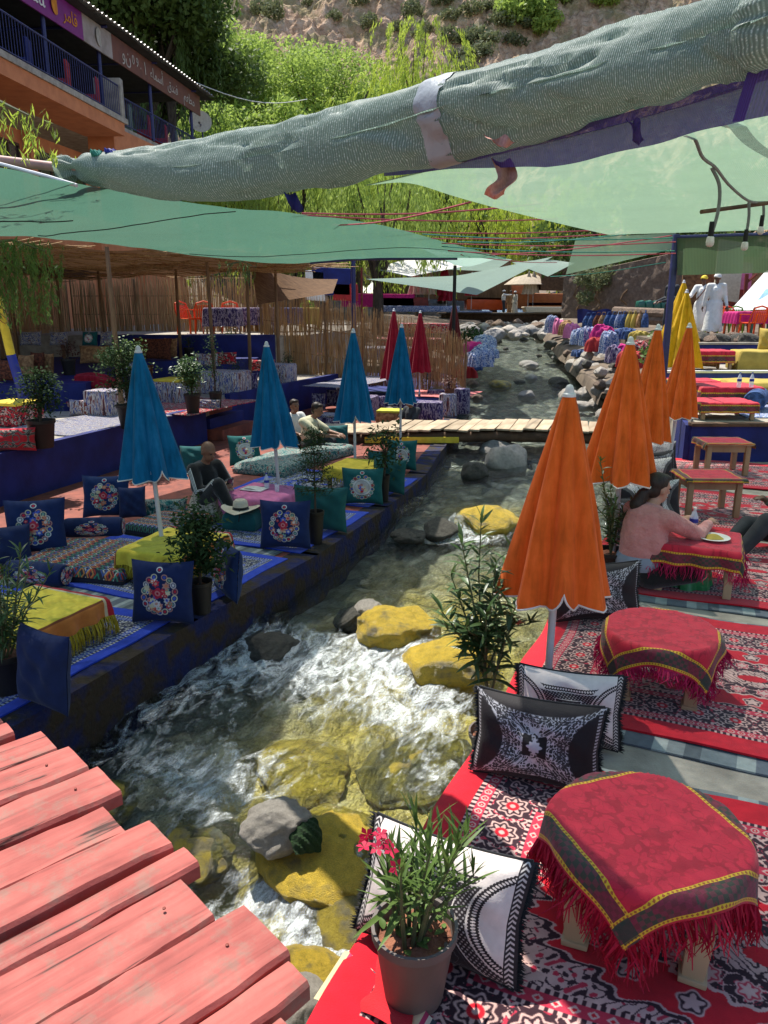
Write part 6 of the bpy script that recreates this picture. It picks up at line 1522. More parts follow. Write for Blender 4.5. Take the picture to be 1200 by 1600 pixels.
# far canopies
def quadnet(label, c, m, sag=.1, name='shade_net', n=24):
    b = MB(); b.grid(lambda u, v: tuple(c[0].lerp(c[1], u).lerp(c[3].lerp(c[2], u), v) + Vector((0, 0, -sag * math.sin(math.pi * u) * math.sin(math.pi * v)))), n, n); o = b.build(name, m, ang=180); return tag(o, label, 'canopy')
quadnet('pale green canopy slanting over the middle of the stream', [Y(572, 436, 27), Y(745, 461, 21), Y(864, 401, 25), Y(715, 431, 33)], M['net_far'], .25)
quadnet('thin grey canopy tip hanging before the willows', [Y(640, 384, 17), Y(735, 402, 18), Y(792, 404, 18), Y(715, 391, 24)], M['net_far'], .3)
quadnet('green canopy reaching from the blue pole toward the stone wall', [Y(900, 372, 21), Y(1056, 364, 12.2), Y(1056, 388, 12.3), Y(884, 429, 20)], M['net_right'], .1)
quadnet('small pale canopy behind the slanting one', [Y(800, 410, 33), Y(855, 405, 31), Y(898, 411, 30), Y(856, 432, 28)], M['net_far'], .1)
quadnet('white distant roof sheet left of the willows\' trunk', [Y(584, 420, 40), Y(650, 400, 46), Y(730, 415, 46), Y(640, 432, 38)], M['white'], .1)
quadnet('pale distant canopy seen between the willow branches', [Y(672, 420, 48), Y(700, 397, 52), Y(800, 405, 52), Y(770, 424, 46)], M['net_far'], .1)
vl = [Y(1058, 372, 12.05), Y(1500, 358, 12.05), Y(1500, 418, 12.0), Y(1058, 430, 12.0)]
b = MB(); b.grid(lambda u, v: tuple(vl[0].lerp(vl[1], u).lerp(vl[3].lerp(vl[2], u), v) + Vector((0, .03 * math.sin(u * 30) * v, 0))), 60, 10); tag(b.build('net_curtain', M['net_valance'], ang=180), 'dusty dark green net hanging as a curtain right of the blue pole', 'net')
b = MB(); b.tube([Y(1056, 371, 12.08), Y(1500, 357, 12.08)], .03, 7); tag(b.build('beam', M['navy_pole']), 'dark blue beam carrying the dusty net curtain', 'beam')
pbq = Y(1057, 366, 12.1); b = MB(); b.rbox((0, 0, (pbq.z - .55) / 2), (.085, .085, pbq.z - .55), .01); o = b.build('post', M['navy_pole'], None, loc=(pbq.x, 12.1, .55)); tag(o, 'dark blue steel post left of the dusty net curtain', 'post')
q = Y(552, 407, 21.4); b = MB(); b.tube([(0, 0, .1), (0, 0, q.z)], .06, 9); o = b.build('post', M['navy_pole'], None, loc=(q.x, 21.4, 0)); tag(o, 'dark blue post rising behind the ragged reed fence', 'post')
q = Y(711, 415, 20.2); b = MB(); b.tube([(0, 0, .0), (0, 0, q.z)], .045, 9); o = b.build('post', M['cable_black'], None, loc=(q.x, 20.2, 0)); tag(o, 'thin black post at the end of the reed fence by the maroon parasol', 'post')
q = Y(565, 418, 21.8); b = MB(); b.tube([(0, 0, .1), (0, 0, q.z)], .03, 7); o = b.build('post', M['rust'], None, loc=(q.x, 21.8, 0)); tag(o, 'thin rusty post just right of the blue post behind the fence', 'post')
# ropes over the stream
RP_ = [((472, 333), 9, (850, 318), 8.6, 0), ((455, 335), 9, (872, 342), 12, 0), ((520, 352), 10.5, (735, 316), 7.2, 0), ((600, 360), 12, (965, 358), 12, 0), ((640, 372), 12.6, (1000, 362), 12, 0), ((660, 366), 12.6, (1052, 372), 12, 1), ((690, 380), 13, (1056, 378), 12, 0), ((690, 385), 13, (1054, 392), 12, 1), ((700, 392), 13.5, (1056, 396), 12, 0), ((720, 398), 14, (870, 410), 24, 0), ((715, 378), 13.4, (980, 366), 12, 1), ((752, 399), 14.4, (1050, 368), 12, 0), ((860, 432), 24, (1040, 410), 13, 1)]
for k, (a, ya, c, yc, g_) in enumerate(RP_):
    p, q = Y(*a, ya), Y(*c, yc); b = MB(); b.tube([p.lerp(q, t) + Vector((0, 0, -.05 * math.sin(math.pi * t))) for t in np.linspace(0, 1, 9)], .009, 5)
    o = b.build('rope', M['rope_green' if g_ else 'rope_red']); tag(o, ('green' if g_ else 'red') + ' rope strung across the stream between the canopies', 'rope', 'ropes strung across the stream')
# lamp cords under the right net
def cord(label, pts, bulb=None, r=.009, m=None):
    root = thing('lamp_cord', label, 'lamp cord', tuple(pts[0])); f = poly([p - pts[0] for p in pts]); b = MB(); b.tube([f(t) for t in np.linspace(0, 1, 24)], r, 7); b.build('cable', m or M['cable'], root)
    if bulb is not None:
        e = pts[-1] - pts[0]; b = MB(); b.lathe([(.012, .08), (.015, .02), (.013, 0)], 10); g = b.build('tape', M['cable_black'], root); g.location = e
        b = MB(); b.lathe([(.008, .012), (.018, .004), (.021, -.02), (.019, -.034), (.012, -.042), (.001, -.044)], 12); g = b.build('lampholder', M['lampwhite'], root); g.location = e
    return root
cord('first hanging lamp cord under the light green net, nearest the purple band', [Y(1112, 262, 4.2), Y(1124, 290, 4.2), Y(1122, 330, 4.2), Y(1110, 372, 4.2)], 1)
cord('second hanging lamp cord, right of the first and shorter', [Y(1170, 316, 5.0), Y(1170, 340, 5.0), Y(1164, 380, 5.0)], 1)
cord('third hanging lamp cord, at the right edge of the photo', [Y(1193, 320, 5.5), Y(1193, 338, 5.5), Y(1189, 356, 5.5)], 1)
cord('twisted rope of cable running under the light green net to the lamps', [Y(1062, 188, 3.3), Y(1085, 215, 3.6), Y(1098, 246, 3.9), Y(1118, 262, 4.2), Y(1140, 290, 4.6), Y(1170, 314, 5.0), Y(1196, 316, 5.4)], None, .008)
q0, q1 = Y(1096, 331, 4.9), Y(1240, 312, 5.4); b = MB(); b.tube([q0, q1], .014, 6); tag(b.build('stick', M['darkwood']), 'dark stick lying against the light green net behind the lamps', 'stick')
b = MB(); f = poly([Y(1128, 165, 3.0), Y(1150, 195, 3.2), Y(1180, 228, 3.4), Y(1240, 262, 3.6)]); b.grid(lambda u, v: tuple(f(v) + Vector(((u - .5) * .07, 0, 0))), 3, 20); tag(b.build('net_seam', M['net_roll']), 'dark folded seam of net under the light green canopy at the right', 'net')

# ------------------------------------------------------------------ restaurant building, upper left
FX = lambda y: -9.5 + .138 * (y - 27)
bl = thing('restaurant_building', 'orange two storey restaurant with a blue railed balcony and dark roof', 'building', (0, 0, 0))
FZ = 8.3
def seg_wall(y0, y1, z0, z1, off, m, name, th=.2):
    b = MB(); b.prism([(FX(y0) + off, y0), (FX(y1) + off, y1), (FX(y1) + off - th, y1), (FX(y0) + off - th, y0)], z0, z1); return b.build(name, m, bl, smooth=False)
seg_wall(14, 37.6, .5, 7.35, -1.3, M['orangewall'], 'wall')
seg_wall(36.5, 37.4, 7.4, 8.28, -.05, M['orangewall'], 'end_wall')
b = MB(); b.prism([(FX(14) - .05, 14), (FX(37.5) - .05, 37.5), (FX(37.5) - 7, 37.5), (FX(14) - 7, 14)], FZ - .14, FZ); b.build('floor_slab', M['concrete'], bl, smooth=False)
b = MB(); b.prism([(FX(17) + 1.0, 17), (FX(28.4) + .55, 28.4), (FX(28.4) - .8, 28.4), (FX(17) - .8, 17)], FZ - .55, FZ - .16); b.build('balcony_beam', M['orangewall'], bl, smooth=False)
b = MB(); b.prism([(FX(17) + 1.05, 17), (FX(28.6) + .6, 28.6), (FX(28.6) - .3, 28.6), (FX(17) - .3, 17)], FZ - .155, FZ + .01); b.build('balcony_edge', M['concrete'], bl, smooth=False)
seg_wall(28.7, 37.4, FZ - .9, FZ - .15, .02, M['orangewall'], 'balcony_fascia', .9)
for y in (19.5, 22.5, 25.6, 29.5, 33.0):
    b = MB(); b.prism([(FX(y) - 1.05, y - .2), (FX(y) - 1.05, y + .2), (FX(y) - 1.4, y + .2), (FX(y) - 1.4, y - .2)], 2, 7.34); b.build('pillar', M['orangewall'], bl, smooth=False)
for y0, y1 in ((19.9, 22.1), (23.0, 25.2), (26.2, 29.0), (29.9, 32.6)):
    fr = MB(); x0, x1 = FX(y0) - 1.27, FX(y1) - 1.27
    for zz in (5.3, 6.0, 6.9): fr.box(((x0 + x1) / 2, (y0 + y1) / 2, zz), (.06, y1 - y0, .07), Euler((0, 0, -.137)).to_matrix().to_4x4())
    for t in (0, .25, .5, .75, 1): fr.box((x0 + (x1 - x0) * t, y0 + (y1 - y0) * t, 6.1), (.06, .06, 1.66))
    wnd = fr.build('window', M['darkwood'], bl, smooth=False)
    p = MB(); p.prism([(x0 - .0, y0), (x1 - .0, y1), (x1 - .02, y1), (x0 - .02, y0)], 5.3, 6.9); p.build('pane', M['darkwin'], wnd, smooth=False)
def rail(y0, y1, off0, off1, z):
    def P(t, zz): y = y0 + (y1 - y0) * t; return Vector((FX(y) + off0 + (off1 - off0) * t, y, z + zz))
    r_ = MB(); r_.tube([P(0, .95), P(1, .95)], .028, 6); q = r_.build('railing', M['navy_pole'], bl)
    r_ = MB(); r_.tube([P(0, .08), P(1, .08)], .02, 6); r_.build('bottom_rail', M['navy_pole'], q)
    n = int((y1 - y0) / .14); r_ = MB()
    for k in range(n + 1): r_.tube([P(k / n, .08), P(k / n, .95)], .011, 4, False)
    tag(r_.build('balusters', M['navy_pole'], q), kind='stuff')
rail(17, 28.2, 1.0, .52, FZ); rail(28.7, 37.3, -.02, -.02, FZ)
for y in (20.6, 25.0, 28.25, 32.1, 36.2):
    b = MB(); b.tube([(FX(y) - .04, y, FZ), (FX(y) - .04, y, 10.9)], .065, 8); b.build('post', M['navy_pole'], bl)
for y in (21.5, 25.5): 
    b = MB(); b.tube([(FX(y) - 4, y, FZ), (FX(y) - 4, y, 10.9)], .06, 6); b.build('inner_post', M['navy_pole'], bl)
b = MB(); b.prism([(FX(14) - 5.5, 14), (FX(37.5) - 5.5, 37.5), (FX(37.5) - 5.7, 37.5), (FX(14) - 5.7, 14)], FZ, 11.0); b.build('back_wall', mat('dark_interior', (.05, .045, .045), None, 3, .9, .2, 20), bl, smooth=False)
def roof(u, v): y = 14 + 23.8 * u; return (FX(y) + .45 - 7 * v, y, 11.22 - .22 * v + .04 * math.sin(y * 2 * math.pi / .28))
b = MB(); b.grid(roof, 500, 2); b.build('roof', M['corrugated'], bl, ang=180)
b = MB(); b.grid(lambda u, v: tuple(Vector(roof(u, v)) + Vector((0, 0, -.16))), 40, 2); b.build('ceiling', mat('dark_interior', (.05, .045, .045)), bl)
for y in (18, 21.5, 25, 28.25, 32.1, 36):
    b = MB(); b.tube([(FX(y) + .3, y, 11.0), (FX(y) - 6, y, 10.85)], .045, 6); b.build('rafter', M['navy_pole'], bl)
# signboards: purple one and brown one, with lettering
def sign(y0, y1, z0, z1, m, name):
    b = MB(); b.prism([(FX(y0) + .12, y0), (FX(y1) + .12, y1), (FX(y1) + .07, y1), (FX(y0) + .07, y0)], z0, z1); return b.build(name, m, bl, smooth=False)
s1 = sign(14.5, 27.0, 10.22, 11.0, mat('purple_sign', (.2, .015, .17), (.16, .012, .14), 3, .5, .05, 30), 'signboard')
s2 = sign(27.0, 28.9, 10.22, 11.0, mat('sign_grey', (.36, .3, .27), (.25, .2, .17), 3, .6, .05, 30), 'signboard')
s3 = sign(28.9, 36.9, 10.22, 11.0, mat('sign_brown', (.17, .06, .04), (.12, .045, .035), 3, .6, .05, 30), 'signboard')
def letters(txt, y, z, size, m, parent, name='lettering', ext=.006):
    c = bpy.data.curves.new(name, 'FONT'); c.body = txt; c.size = size; c.align_x = 'CENTER'; c.align_y = 'CENTER'; c.extrude = ext
    o = bpy.data.objects.new(name, c); COL.objects.link(o)
    dg = bpy.context.evaluated_depsgraph_get(); me = bpy.data.meshes.new_from_object(o.evaluated_get(dg)); bpy.data.objects.remove(o)
    o = bpy.data.objects.new(name, me); COL.objects.link(o); me.materials.clear(); me.materials.append(m)
    o.location = (FX(y) + .13 + ext, y, z); o.rotation_euler = (R(90), 0, R(90) - .137); o.parent = parent; return o
wl = mat('sign_white', (.78, .74, .7), None, 5, .6, 0, 10); yl = mat('sign_orange', (.7, .25, .02), None, 5, .6, 0, 10); pl_ = mat('sign_faded', (.5, .42, .36), None, 5, .6, 0, 10)
letters('asmaa', 23.9, 10.66, .82, wl, s1)
for t in range(1):
    b = MB(); b.lathe([(.2, 0), (.24, .008), (.24, .014), (.001, .016)], 24); g = b.build('emblem', yl, s1); g.location = (FX(25.4) + .13, 25.4, 10.66); g.rotation_euler = (0, R(90), 0)
letters('\uFEAE\uFEE3\uFE8E\uFED7', 26.25, 10.6, .5, yl, s1)
letters('\u0648\u0646', 29.9, 10.6, .62, pl_, s3)
letters('0 9 .', 30.7, 10.62, .42, pl_, s3)
letters('\uFE80\uFE8E\uFEE4\uFEB3\uFE83', 32.4, 10.6, .52, pl_, s3); letters('\u0661', 31.4, 10.6, .6, pl_, s3)
letters('\uFED5\uFEAA\uFEE8\uFED3', 33.9, 10.58, .5, pl_, s3)
letters('\uFEE2\uFECC\uFEC4\uFEE3', 35.6, 10.58, .52, pl_, s3)
b = MB(); b.lathe([(.22, 0), (.27, .006), (.27, .012), (.001, .014)], 24); g = b.build('emblem', mat('emblem_grey', (.45, .4, .34), None, 5, .6, 0, 10), s2); g.location = (FX(28.0) + .13, 28.0, 10.62); g.rotation_euler = (0, R(90), 0)
# cloth covered chairs along the railing
def slip_chair(label, p, rz, m):
    root = thing('covered_chair', label, 'chair', p, rz, 'cloth covered chairs on the balcony')
    b = MB(); b.rbox((0, 0, .23), (.46, .46, .46), .03); b.build('seat', m, root)
    b = MB(); b.rbox((0, .21, .55), (.46, .07, .85), .03); b.build('backrest', m, root); return root
gch = mat('grey_green_cloth', (.2, .26, .22), None, 6, .8, .2, 60)
for k, (y, m_, lab) in enumerate(((22.0, M['bluewall'], 'dark blue covered chair behind the balcony railing at the far left'), (23.6, M['bluewall'], 'dark blue covered chair left of the first red one on the balcony'), (25.6, M['redchair'], 'red covered chair behind the railing right of the second balcony post'), (27.4, M['redchair'], 'red covered chair just left of the concrete balcony pier'), (29.3, M['redchair'], 'red covered chair right of the concrete balcony pier'), (30.9, gch, 'grey green covered chair on the right half of the balcony'), (32.5, M['redchair'], 'red covered chair right of the grey green one on the balcony'), (34.1, M['redchair'], 'red covered chair near the right end of the balcony'), (35.2, gch, 'grey green covered chair at the right end of the balcony'))):
    slip_chair(lab, (FX(y) - (.0 if y < 28.3 else .55), y, FZ), R(-90 + 8), m_)
b = MB(); b.rbox((FX(28.4) + .1, 28.45, FZ + .62), (.9, .3, 1.2), .03); b.build('pier', M['concrete'], bl)
dq = Y(313, 190, 38.5); dish = thing('satellite_dish', 'round beige satellite dish at the right end of the restaurant', 'satellite dish', tuple(dq))
b = MB(); b.M = rot3(R(72), 0, R(18)); b.lathe([(.001, -.10), (.25, -.07), (.45, .0), (.5, .03), (.51, .035), (.45, .015), (.25, -.055), (.001, -.085)], 26); b.build('reflector', M['cream'], dish)
b = MB(); b.tube([(.0, .05, -.1), (.05, .1, -.5), (.05, .1, -1.6)], .04, 7); b.build('mast', M['navy_pole'], dish)
b = MB(); b.tube([(0, 0, -.2), (.08, -.55, -.2)], .018, 6); b.rbox((.08, -.58, -.17), (.08, .14, .08), .02); b.build('feed_arm', M['pot_grey'], dish)
b = MB(); q0, q1 = Y(298, 126, 37), Y(480, 155, 50); b.tube([q0.lerp(q1, t) + Vector((0, 0, -.5 * math.sin(math.pi * t))) for t in np.linspace(0, 1, 10)], .02, 4); tag(b.build('wire', M['white']), 'pale wire running from the restaurant roof into the trees', 'wire')

# ------------------------------------------------------------------ trees
M['lf_dark'] = mat('tree_leaf_dark', (.12, .18, .04), (.055, .095, .02), .35, .6, 0, 10, trans=.4)
M['lf_mid'] = mat('tree_leaf_mid', (.42, .53, .12), (.25, .35, .065), .3, .6, 0, 10, trans=.5)
M['lf_willow'] = mat('willow_leaf', (.52, .60, .09), (.33, .43, .055), .3, .55, 0, 10, trans=.55)
M['lf_dry'] = mat('dry_green_leaf', (.2, .22, .10), (.12, .14, .065), .4, .7, 0, 10, trans=.35)
def crown_leaves(rn, cl, n, L, W):
    """cl: list of (centre, radius) clumps; leaves sit mostly near clump surfaces, with gaps between"""
    cs = np.array([c for c, r in cl]); rs_ = np.array([r for c, r in cl]); pick = rn.choice(len(cl), size=n, p=rs_ ** 2 / (rs_ ** 2).sum())
    d = rn.normal(size=(n, 3)); d /= np.linalg.norm(d, axis=1, keepdims=True); r = rs_[pick] * rn.uniform(.45, 1.05, n)
    c = cs[pick] + d * r[:, None] * np.array([1, 1, .8])
    return leaf_quads(rn, c, L, W, .0)
def leaf_quads(rn, c, L, W, droop, dirs=None):
    n = len(c); a = rn.normal(size=(n, 3)); a[:, 2] -= droop; 
    if dirs is not None: a = a * .35 + dirs
    a /= np.linalg.norm(a, axis=1, keepdims=True); b_ = np.cross(a, rn.normal(size=(n, 3))); b_ /= np.linalg.norm(b_, axis=1, keepdims=True) + 1e-9
    l = (L * rn.uniform(.6, 1.2, n))[:, None]; w_ = (W * rn.uniform(.6, 1.2, n))[:, None] * .5
    v = np.stack([c - a * l * .5, c + b_ * w_, c + a * l * .5, c - b_ * w_], 1).reshape(-1, 3); return v, np.arange(4 * n).reshape(-1, 4)
def limbs(root, base, cl, r0, m, seed, trunk_h):
    rn = np.random.default_rng(seed); b = MB(); top = Vector((base[0] * 0, 0, trunk_h)); b.tube([(0, 0, 0), (.15 * r0 * rn.normal(), .1 * r0, trunk_h * .5), top], [r0, r0 * .8, r0 * .62], 8); b.build('trunk', m, root)
    b = MB()
    for c, r in cl:
        e = Vector(c); mid = top.lerp(e, .5) + Vector((rn.normal() * .2, rn.normal() * .2, .1)); b.tube([top * rn.uniform(.6, 1.0), mid, e], [r0 * .38, r0 * .2, r0 * .06], 5)
    b.build('limbs', m, root)
def tree(label, base, H, Rr, n, L, W, m, seed, ncl=16, trunk=.35, cat='tree', name='leafy_tree', group=None, squash=.8):
    root = thing(name, label, cat, tuple(base), 0, group); rn = np.random.default_rng(seed); cl = []
    for k in range(ncl):
        d = rn.normal(size=3); d /= np.linalg.norm(d); rr = Rr * rn.uniform(.45, 1.0); cl.append(((d[0] * rr, d[1] * rr, H * .66 + d[2] * rr * squash), Rr * rn.uniform(.22, .42)))
    limbs(root, base, cl, Rr * .09, M['bark'], seed, H * trunk)
    v, q = crown_leaves(rn, cl, n, L, W); np_mesh('crown', v, q, m, root, smooth=False); return root
def willow(label, base, H, Rr, n, m, seed, strands=130, L=.42, W=.08, cat='willow', group=None, fall=.75):
    root = thing('willow_tree', label, cat, tuple(base), 0, group); rn = np.random.default_rng(seed); C_ = []; D_ = []; cl = []
    for k in range(14): a = rn.random() * 6.28; rr = Rr * rn.uniform(.2, .7); cl.append(((rr * math.cos(a), rr * math.sin(a), H * rn.uniform(.72, .98)), 1))
    limbs(root, base, cl, Rr * .08, M['bark'], seed, H * .45)
    for k in range(strands):
        c = np.array(cl[rn.integers(len(cl))][0]) + rn.normal(size=3) * np.array([Rr * .22, Rr * .22, H * .04]); a = math.atan2(c[1], c[0]) + rn.normal() * .5; out = Rr * rn.uniform(.1, .4); ln = H * fall * rn.uniform(.3, 1.0)
        m_ = max(4, int(n / strands)); t = np.sort(rn.random(m_)); xx = c[0] + math.cos(a) * out * np.minimum(1, t * 2.2) ** .7; yy = c[1] + math.sin(a) * out * np.minimum(1, t * 2.2) ** .7
        zz = c[2] + .25 * out * np.sin(np.minimum(1, t * 2.2) * math.pi) - ln * t ** 1.3
        C_.append(np.stack([xx, yy, zz], 1) + rn.normal(size=(m_, 3)) * .10); D_.append(np.stack([math.cos(a) * .4 * (1 - t), math.sin(a) * .4 * (1 - t), -np.ones(m_)], 1))
    v, q = leaf_quads(rn, np.concatenate(C_), L, W, 1, np.concatenate(D_)); np_mesh('crown', v, q, m, root, smooth=False); return root
def at_ground(px, y, z=None): p = Y(px, 500, y); return Vector((p.x, y, float(ground_z(p.x, y)) if z is None else z))
tree('big dark tree rising behind the restaurant roof, its right side hanging down', at_ground(235, 47, 3), 23, 7.0, 42000, .4, .22, M['lf_dark'], 1, 36)
tree('dark tree behind the left half of the restaurant roof', at_ground(70, 50, 3), 23, 7.5, 26000, .42, .24, M['lf_dark'], 2, 28)
willow('dark weeping strands of the tree at the right end of the restaurant', at_ground(290, 46, 3), 21, 2.6, 9000, M['lf_dark'], 3, 80, fall=.6)
for k, (px, y, H, Rr, lab) in enumerate(((400, 66, 16, 5.5, 'sunlit light green tree just right of the satellite dish'), (505, 76, 24, 7.5, 'tall sunlit light green tree with dark limbs in the middle'), (600, 78, 21, 6.0, 'sunlit light green tree left of the tall willow'), (440, 84, 24, 7.0, 'sunlit tree high on the slope behind the light green trees'), (345, 74, 20, 5.5, 'sunlit tree between the dark tree and the light green trees'), (470, 60, 11, 5.0, 'low light green tree in front of the tall one'))):
    tree(lab, at_ground(px, y), H, Rr, 26000, .36, .2, M['lf_mid'], 10 + k, 34)
willow('tall yellow green willow left of the rocky slope', at_ground(655, 62), 21.5, 4.4, 20000, M['lf_willow'], 20, 130)
willow('yellow green willow with a forked trunk above the rolled canopy', at_ground(560, 52), 12.5, 4.5, 14000, M['lf_willow'], 21, 130)
willow('yellow green willow at the left, behind the satellite dish', at_ground(400, 48), 9.5, 4.2, 11000, M['lf_willow'], 22, 120)
willow('shaded willow behind the ropes at the centre', at_ground(590, 40, .5), 8.4, 4.2, 11000, M['lf_mid'], 23, 130, .35, .07, fall=.5)
willow('shaded willow trailing left of the pale canopies', at_ground(470, 42, 1.5), 9.0, 4.0, 9000, M['lf_mid'], 24, 110, .35, .07, fall=.6)
willow('sunlit willow hanging over the stream behind the ropes', at_ground(770, 72), 11.5, 5.0, 13000, M['lf_willow'], 25, 130, .45, .09, fall=.6)
willow('willow right of the stream behind the green canopy', at_ground(905, 70), 10.5, 5.0, 11000, M['lf_willow'], 26, 120, .45, .09, fall=.6)
tree('dark tree over the far terraces behind the pale canopies', at_ground(690, 80), 11, 6, 9000, .5, .26, M['lf_dark'], 27, 18)
tree('dark tree behind the right stone wall under the green canopy', at_ground(960, 46), 7, 4.5, 8000, .4, .2, M['lf_dark'], 28, 16)
tree('dark bushy tree right of the stone wall behind the robed men', at_ground(1120, 52), 9, 5.5, 7000, .45, .22, M['lf_dark'], 29, 16)
# scrub on the hillside
rn = np.random.default_rng(61); v, q = crown_leaves(rn, [((0, 0, .5), .75), ((.6, .2, .4), .6), ((-.5, .3, .35), .55), ((.1, -.5, .3), .5)], 420, .34, .16)
proto = np_mesh('hillside_shrub', v, q, M['lf_dry'], smooth=False)
v, q = crown_leaves(rn, [((0, 0, 1.0), 1.1), ((.3, .2, 2.0), .8), ((-.5, .3, .9), .8), ((.6, -.4, .8), .7)], 700, .4, .2)
proto2 = np_mesh('hillside_bush', v, q, M['lf_mid'], smooth=False)
def hill_at(px, py):
    d = ray(px, py); t = 60.0
    while t < 320:
        p = d * t
        if p.y > 78 and float(hill_z(p.x, p.y)) > CAM_H + p.z: break
        t += .8
    return Vector((p.x, p.y, float(hill_z(p.x, p.y))))
SPOTS = [(330, 25), (345, 60), (400, 18), (425, 26), (480, 8), (560, 14), (575, 40), (640, 20), (660, 45), (700, 30), (735, 20), (700, 75), (725, 72), (760, 62), (798, 70), (725, 95), (735, 60), (690, 12), (620, 52), (775, 35), (820, 50), (720, 120), (650, 75), (755, 15), (520, 30), (600, 5), (310, 5), (745, 88), (770, 12), (800, 14)]
for i, (px, py) in enumerate(SPOTS):
    o = proto if i == 0 else proto.copy()
    if i: COL.objects.link(o)
    o.location = hill_at(px + 4, py + 6); s = rn.uniform(1.0, 2.2); o.scale = (s, s, s * rn.uniform(.8, 1.2)); o.rotation_euler = (0, 0, rn.random() * 6)
    tag(o, 'grey green scrub bush growing on the reddish rocky hillside', 'bush', 'scrub on the hillside')
for i in range(46):
    o = proto2 if i == 0 else proto2.copy()
    if i: COL.objects.link(o)
    px = rn.uniform(795, 1010); py = rn.uniform(-40, 78 - (px - 795) * .30); o.location = hill_at(px, py); s = rn.uniform(1.2, 2.3); o.scale = (s, s, s); o.rotation_euler = (0, 0, rn.random() * 6)
    tag(o, 'leafy green bush on the upper right of the hillside', 'bush', 'bushes on the upper right slope')
# willow twigs hanging at the left edge
def twigs(label, px0, px1, py, y, n, ln, m, seed, nl=26, L=.09, W=.014):
    rn = np.random.default_rng(seed); a, b_ = Y(px0, py, y), Y(px1, py, y); root = thing('willow_branch', label, 'branch', tuple(a)); C_ = []; D_ = []; mb = MB()
    mb.tube([(0, 0, .05), (b_ - a) * .5 + Vector((0, .1, .12)), b_ - a], [.02, .014, .006], 5)
    for k in range(n):
        s = (b_ - a) * rn.random() + Vector((rn.normal() * .05, rn.normal() * .25, .08)); l = ln * rn.uniform(.4, 1); drift = rn.normal() * .12
        t = np.sort(rn.random(nl)); C_.append(np.stack([s.x + drift * t, s.y + rn.normal() * .05 * t, s.z - l * t], 1) + rn.normal(size=(nl, 3)) * .012); D_.append(np.stack([rn.normal(0, .5, nl), rn.normal(0, .5, nl), -np.ones(nl)], 1))
        mb.tube([s, s + Vector((drift, 0, -l))], .002, 3, False)
    mb.build('twigs', M['stem'], root); v, q = leaf_quads(rn, np.concatenate(C_), L, W, .5, np.concatenate(D_)); np_mesh('foliage', v, q, m, root, smooth=False); return root
twigs('willow twigs hanging down at the left edge behind the leaning post', -40, 70, 392, 8.8, 60, .95, M['leaf_lite'], 3, 40, .1, .018)
twigs('fresh willow twigs before the orange restaurant wall at the left edge', -60, 45, 180, 6.5, 14, .5, M['lf_willow'], 4, 18, .10, .014)
twigs('willow twigs poking out under the left end of the rolled canopy', 70, 110, 268, 5.9, 8, .10, M['lf_willow'], 5, 8, .1, .014)
twigs('thin green strands hanging from the reed roof', 355, 400, 418, 15.5, 14, .45, M['leaf_lite'], 6, 20, .08, .014)
# ------------------------------------------------------------------ right background
def Yg(px, py, z): return G(px, py, z)
bc = [Y(935, 612, 18.5), Y(1075, 612, 16.5), Y(1060, 496, 31), Y(848, 520, 36)]
b = MB(); b.grid(lambda u, v: tuple(bc[0].lerp(bc[1], u).lerp(bc[3].lerp(bc[2], u), v) + Vector((0, 0, .14 * (fbm(u * 9, v * 9, 3, 4) - .5) - 1.2 * max(0, .04 - u) * 6))), 60, 60, flip=True); tag(b.build('goods_bank', M['earth']), kind='structure')
rn = np.random.default_rng(91)
LINE = poly([Y(845, 527, 38), Y(862, 541, 32), Y(884, 556, 27.5), Y(905, 572, 24), Y(930, 592, 20.5), Y(952, 618, 18)])
for k in range(64):
    p = LINE(rn.random()) + Vector((rn.uniform(-.1, .9), rn.normal() * .3, rn.uniform(-.15, .35))); r = rn.uniform(.14, .34) * (p.y / 26)
    o = rock_obj('bank_stone', p, r, rn.uniform(.6, .9), ['st_pale', 'st_grey', 'st_pale', 'st_brown', 'st_dark'][k % 5], 40 + k % 3)
    tag(o, 'stone piled on the right bank below the displayed bags and cloths', 'stone', 'stones piled on the right bank')
for k in range(46):
    px = rn.uniform(700, 910); py = 503 + rn.random() * 22 + (10 if px < 770 else 0) * rn.random(); p = Y(px, py, 60 - (py - 503) * 1.05); r = rn.uniform(.22, .7)
    o = rock_obj('bank_stone', p, r, rn.uniform(.5, .9), ['st_pale', 'st_pale', 'st_grey', 'st_brown'][k % 4], 50 + k % 3)
    tag(o, 'stone among the white water below the far log bridge', 'stone', 'stones below the far log bridge')
lb = thing('log_bridge', 'far earth covered log bridge with blue cloths on it', 'bridge', tuple(Y(700, 496, 60)))
a, c = Y(690, 494, 60), Y(908, 497, 60)
for dz, r in ((0, .3), (-.34, .24)): b = MB(); b.tube([a - lb.location + Vector((0, 0, dz)), c - lb.location + Vector((0, .4, dz))], r, 8); b.build('log', M['darkwood'], lb)
b = MB(); b.rbox((4.6, .6, .3), (10.6, 2.2, .12), .03); b.build('deck', M['earth'], lb)
b = MB(); b.rbox((1.5, -.3, .42), (3.4, 1.6, .1), .04); b.build('blue_cloth', M['bluebag'], lb)
def block(name, label, cat, px, py, y, sx, sy, sz, m, rz=0, rr=.03, group=None, dz=0):
    p = Y(px, py, y); b = MB(); b.rbox((0, 0, sz / 2), (sx, sy, sz), rr); b.v = [(x + .02 * math.sin(zz * 30 + yy * 9) * sx, yy, zz + .03 * math.sin(x * 9 / max(sx, .2)) * sz) for x, yy, zz in b.v]
    o = b.build(name, m, None, loc=(p.x, p.y, p.z + dz), rz=R(rz)); return tag(o, label, cat, group)
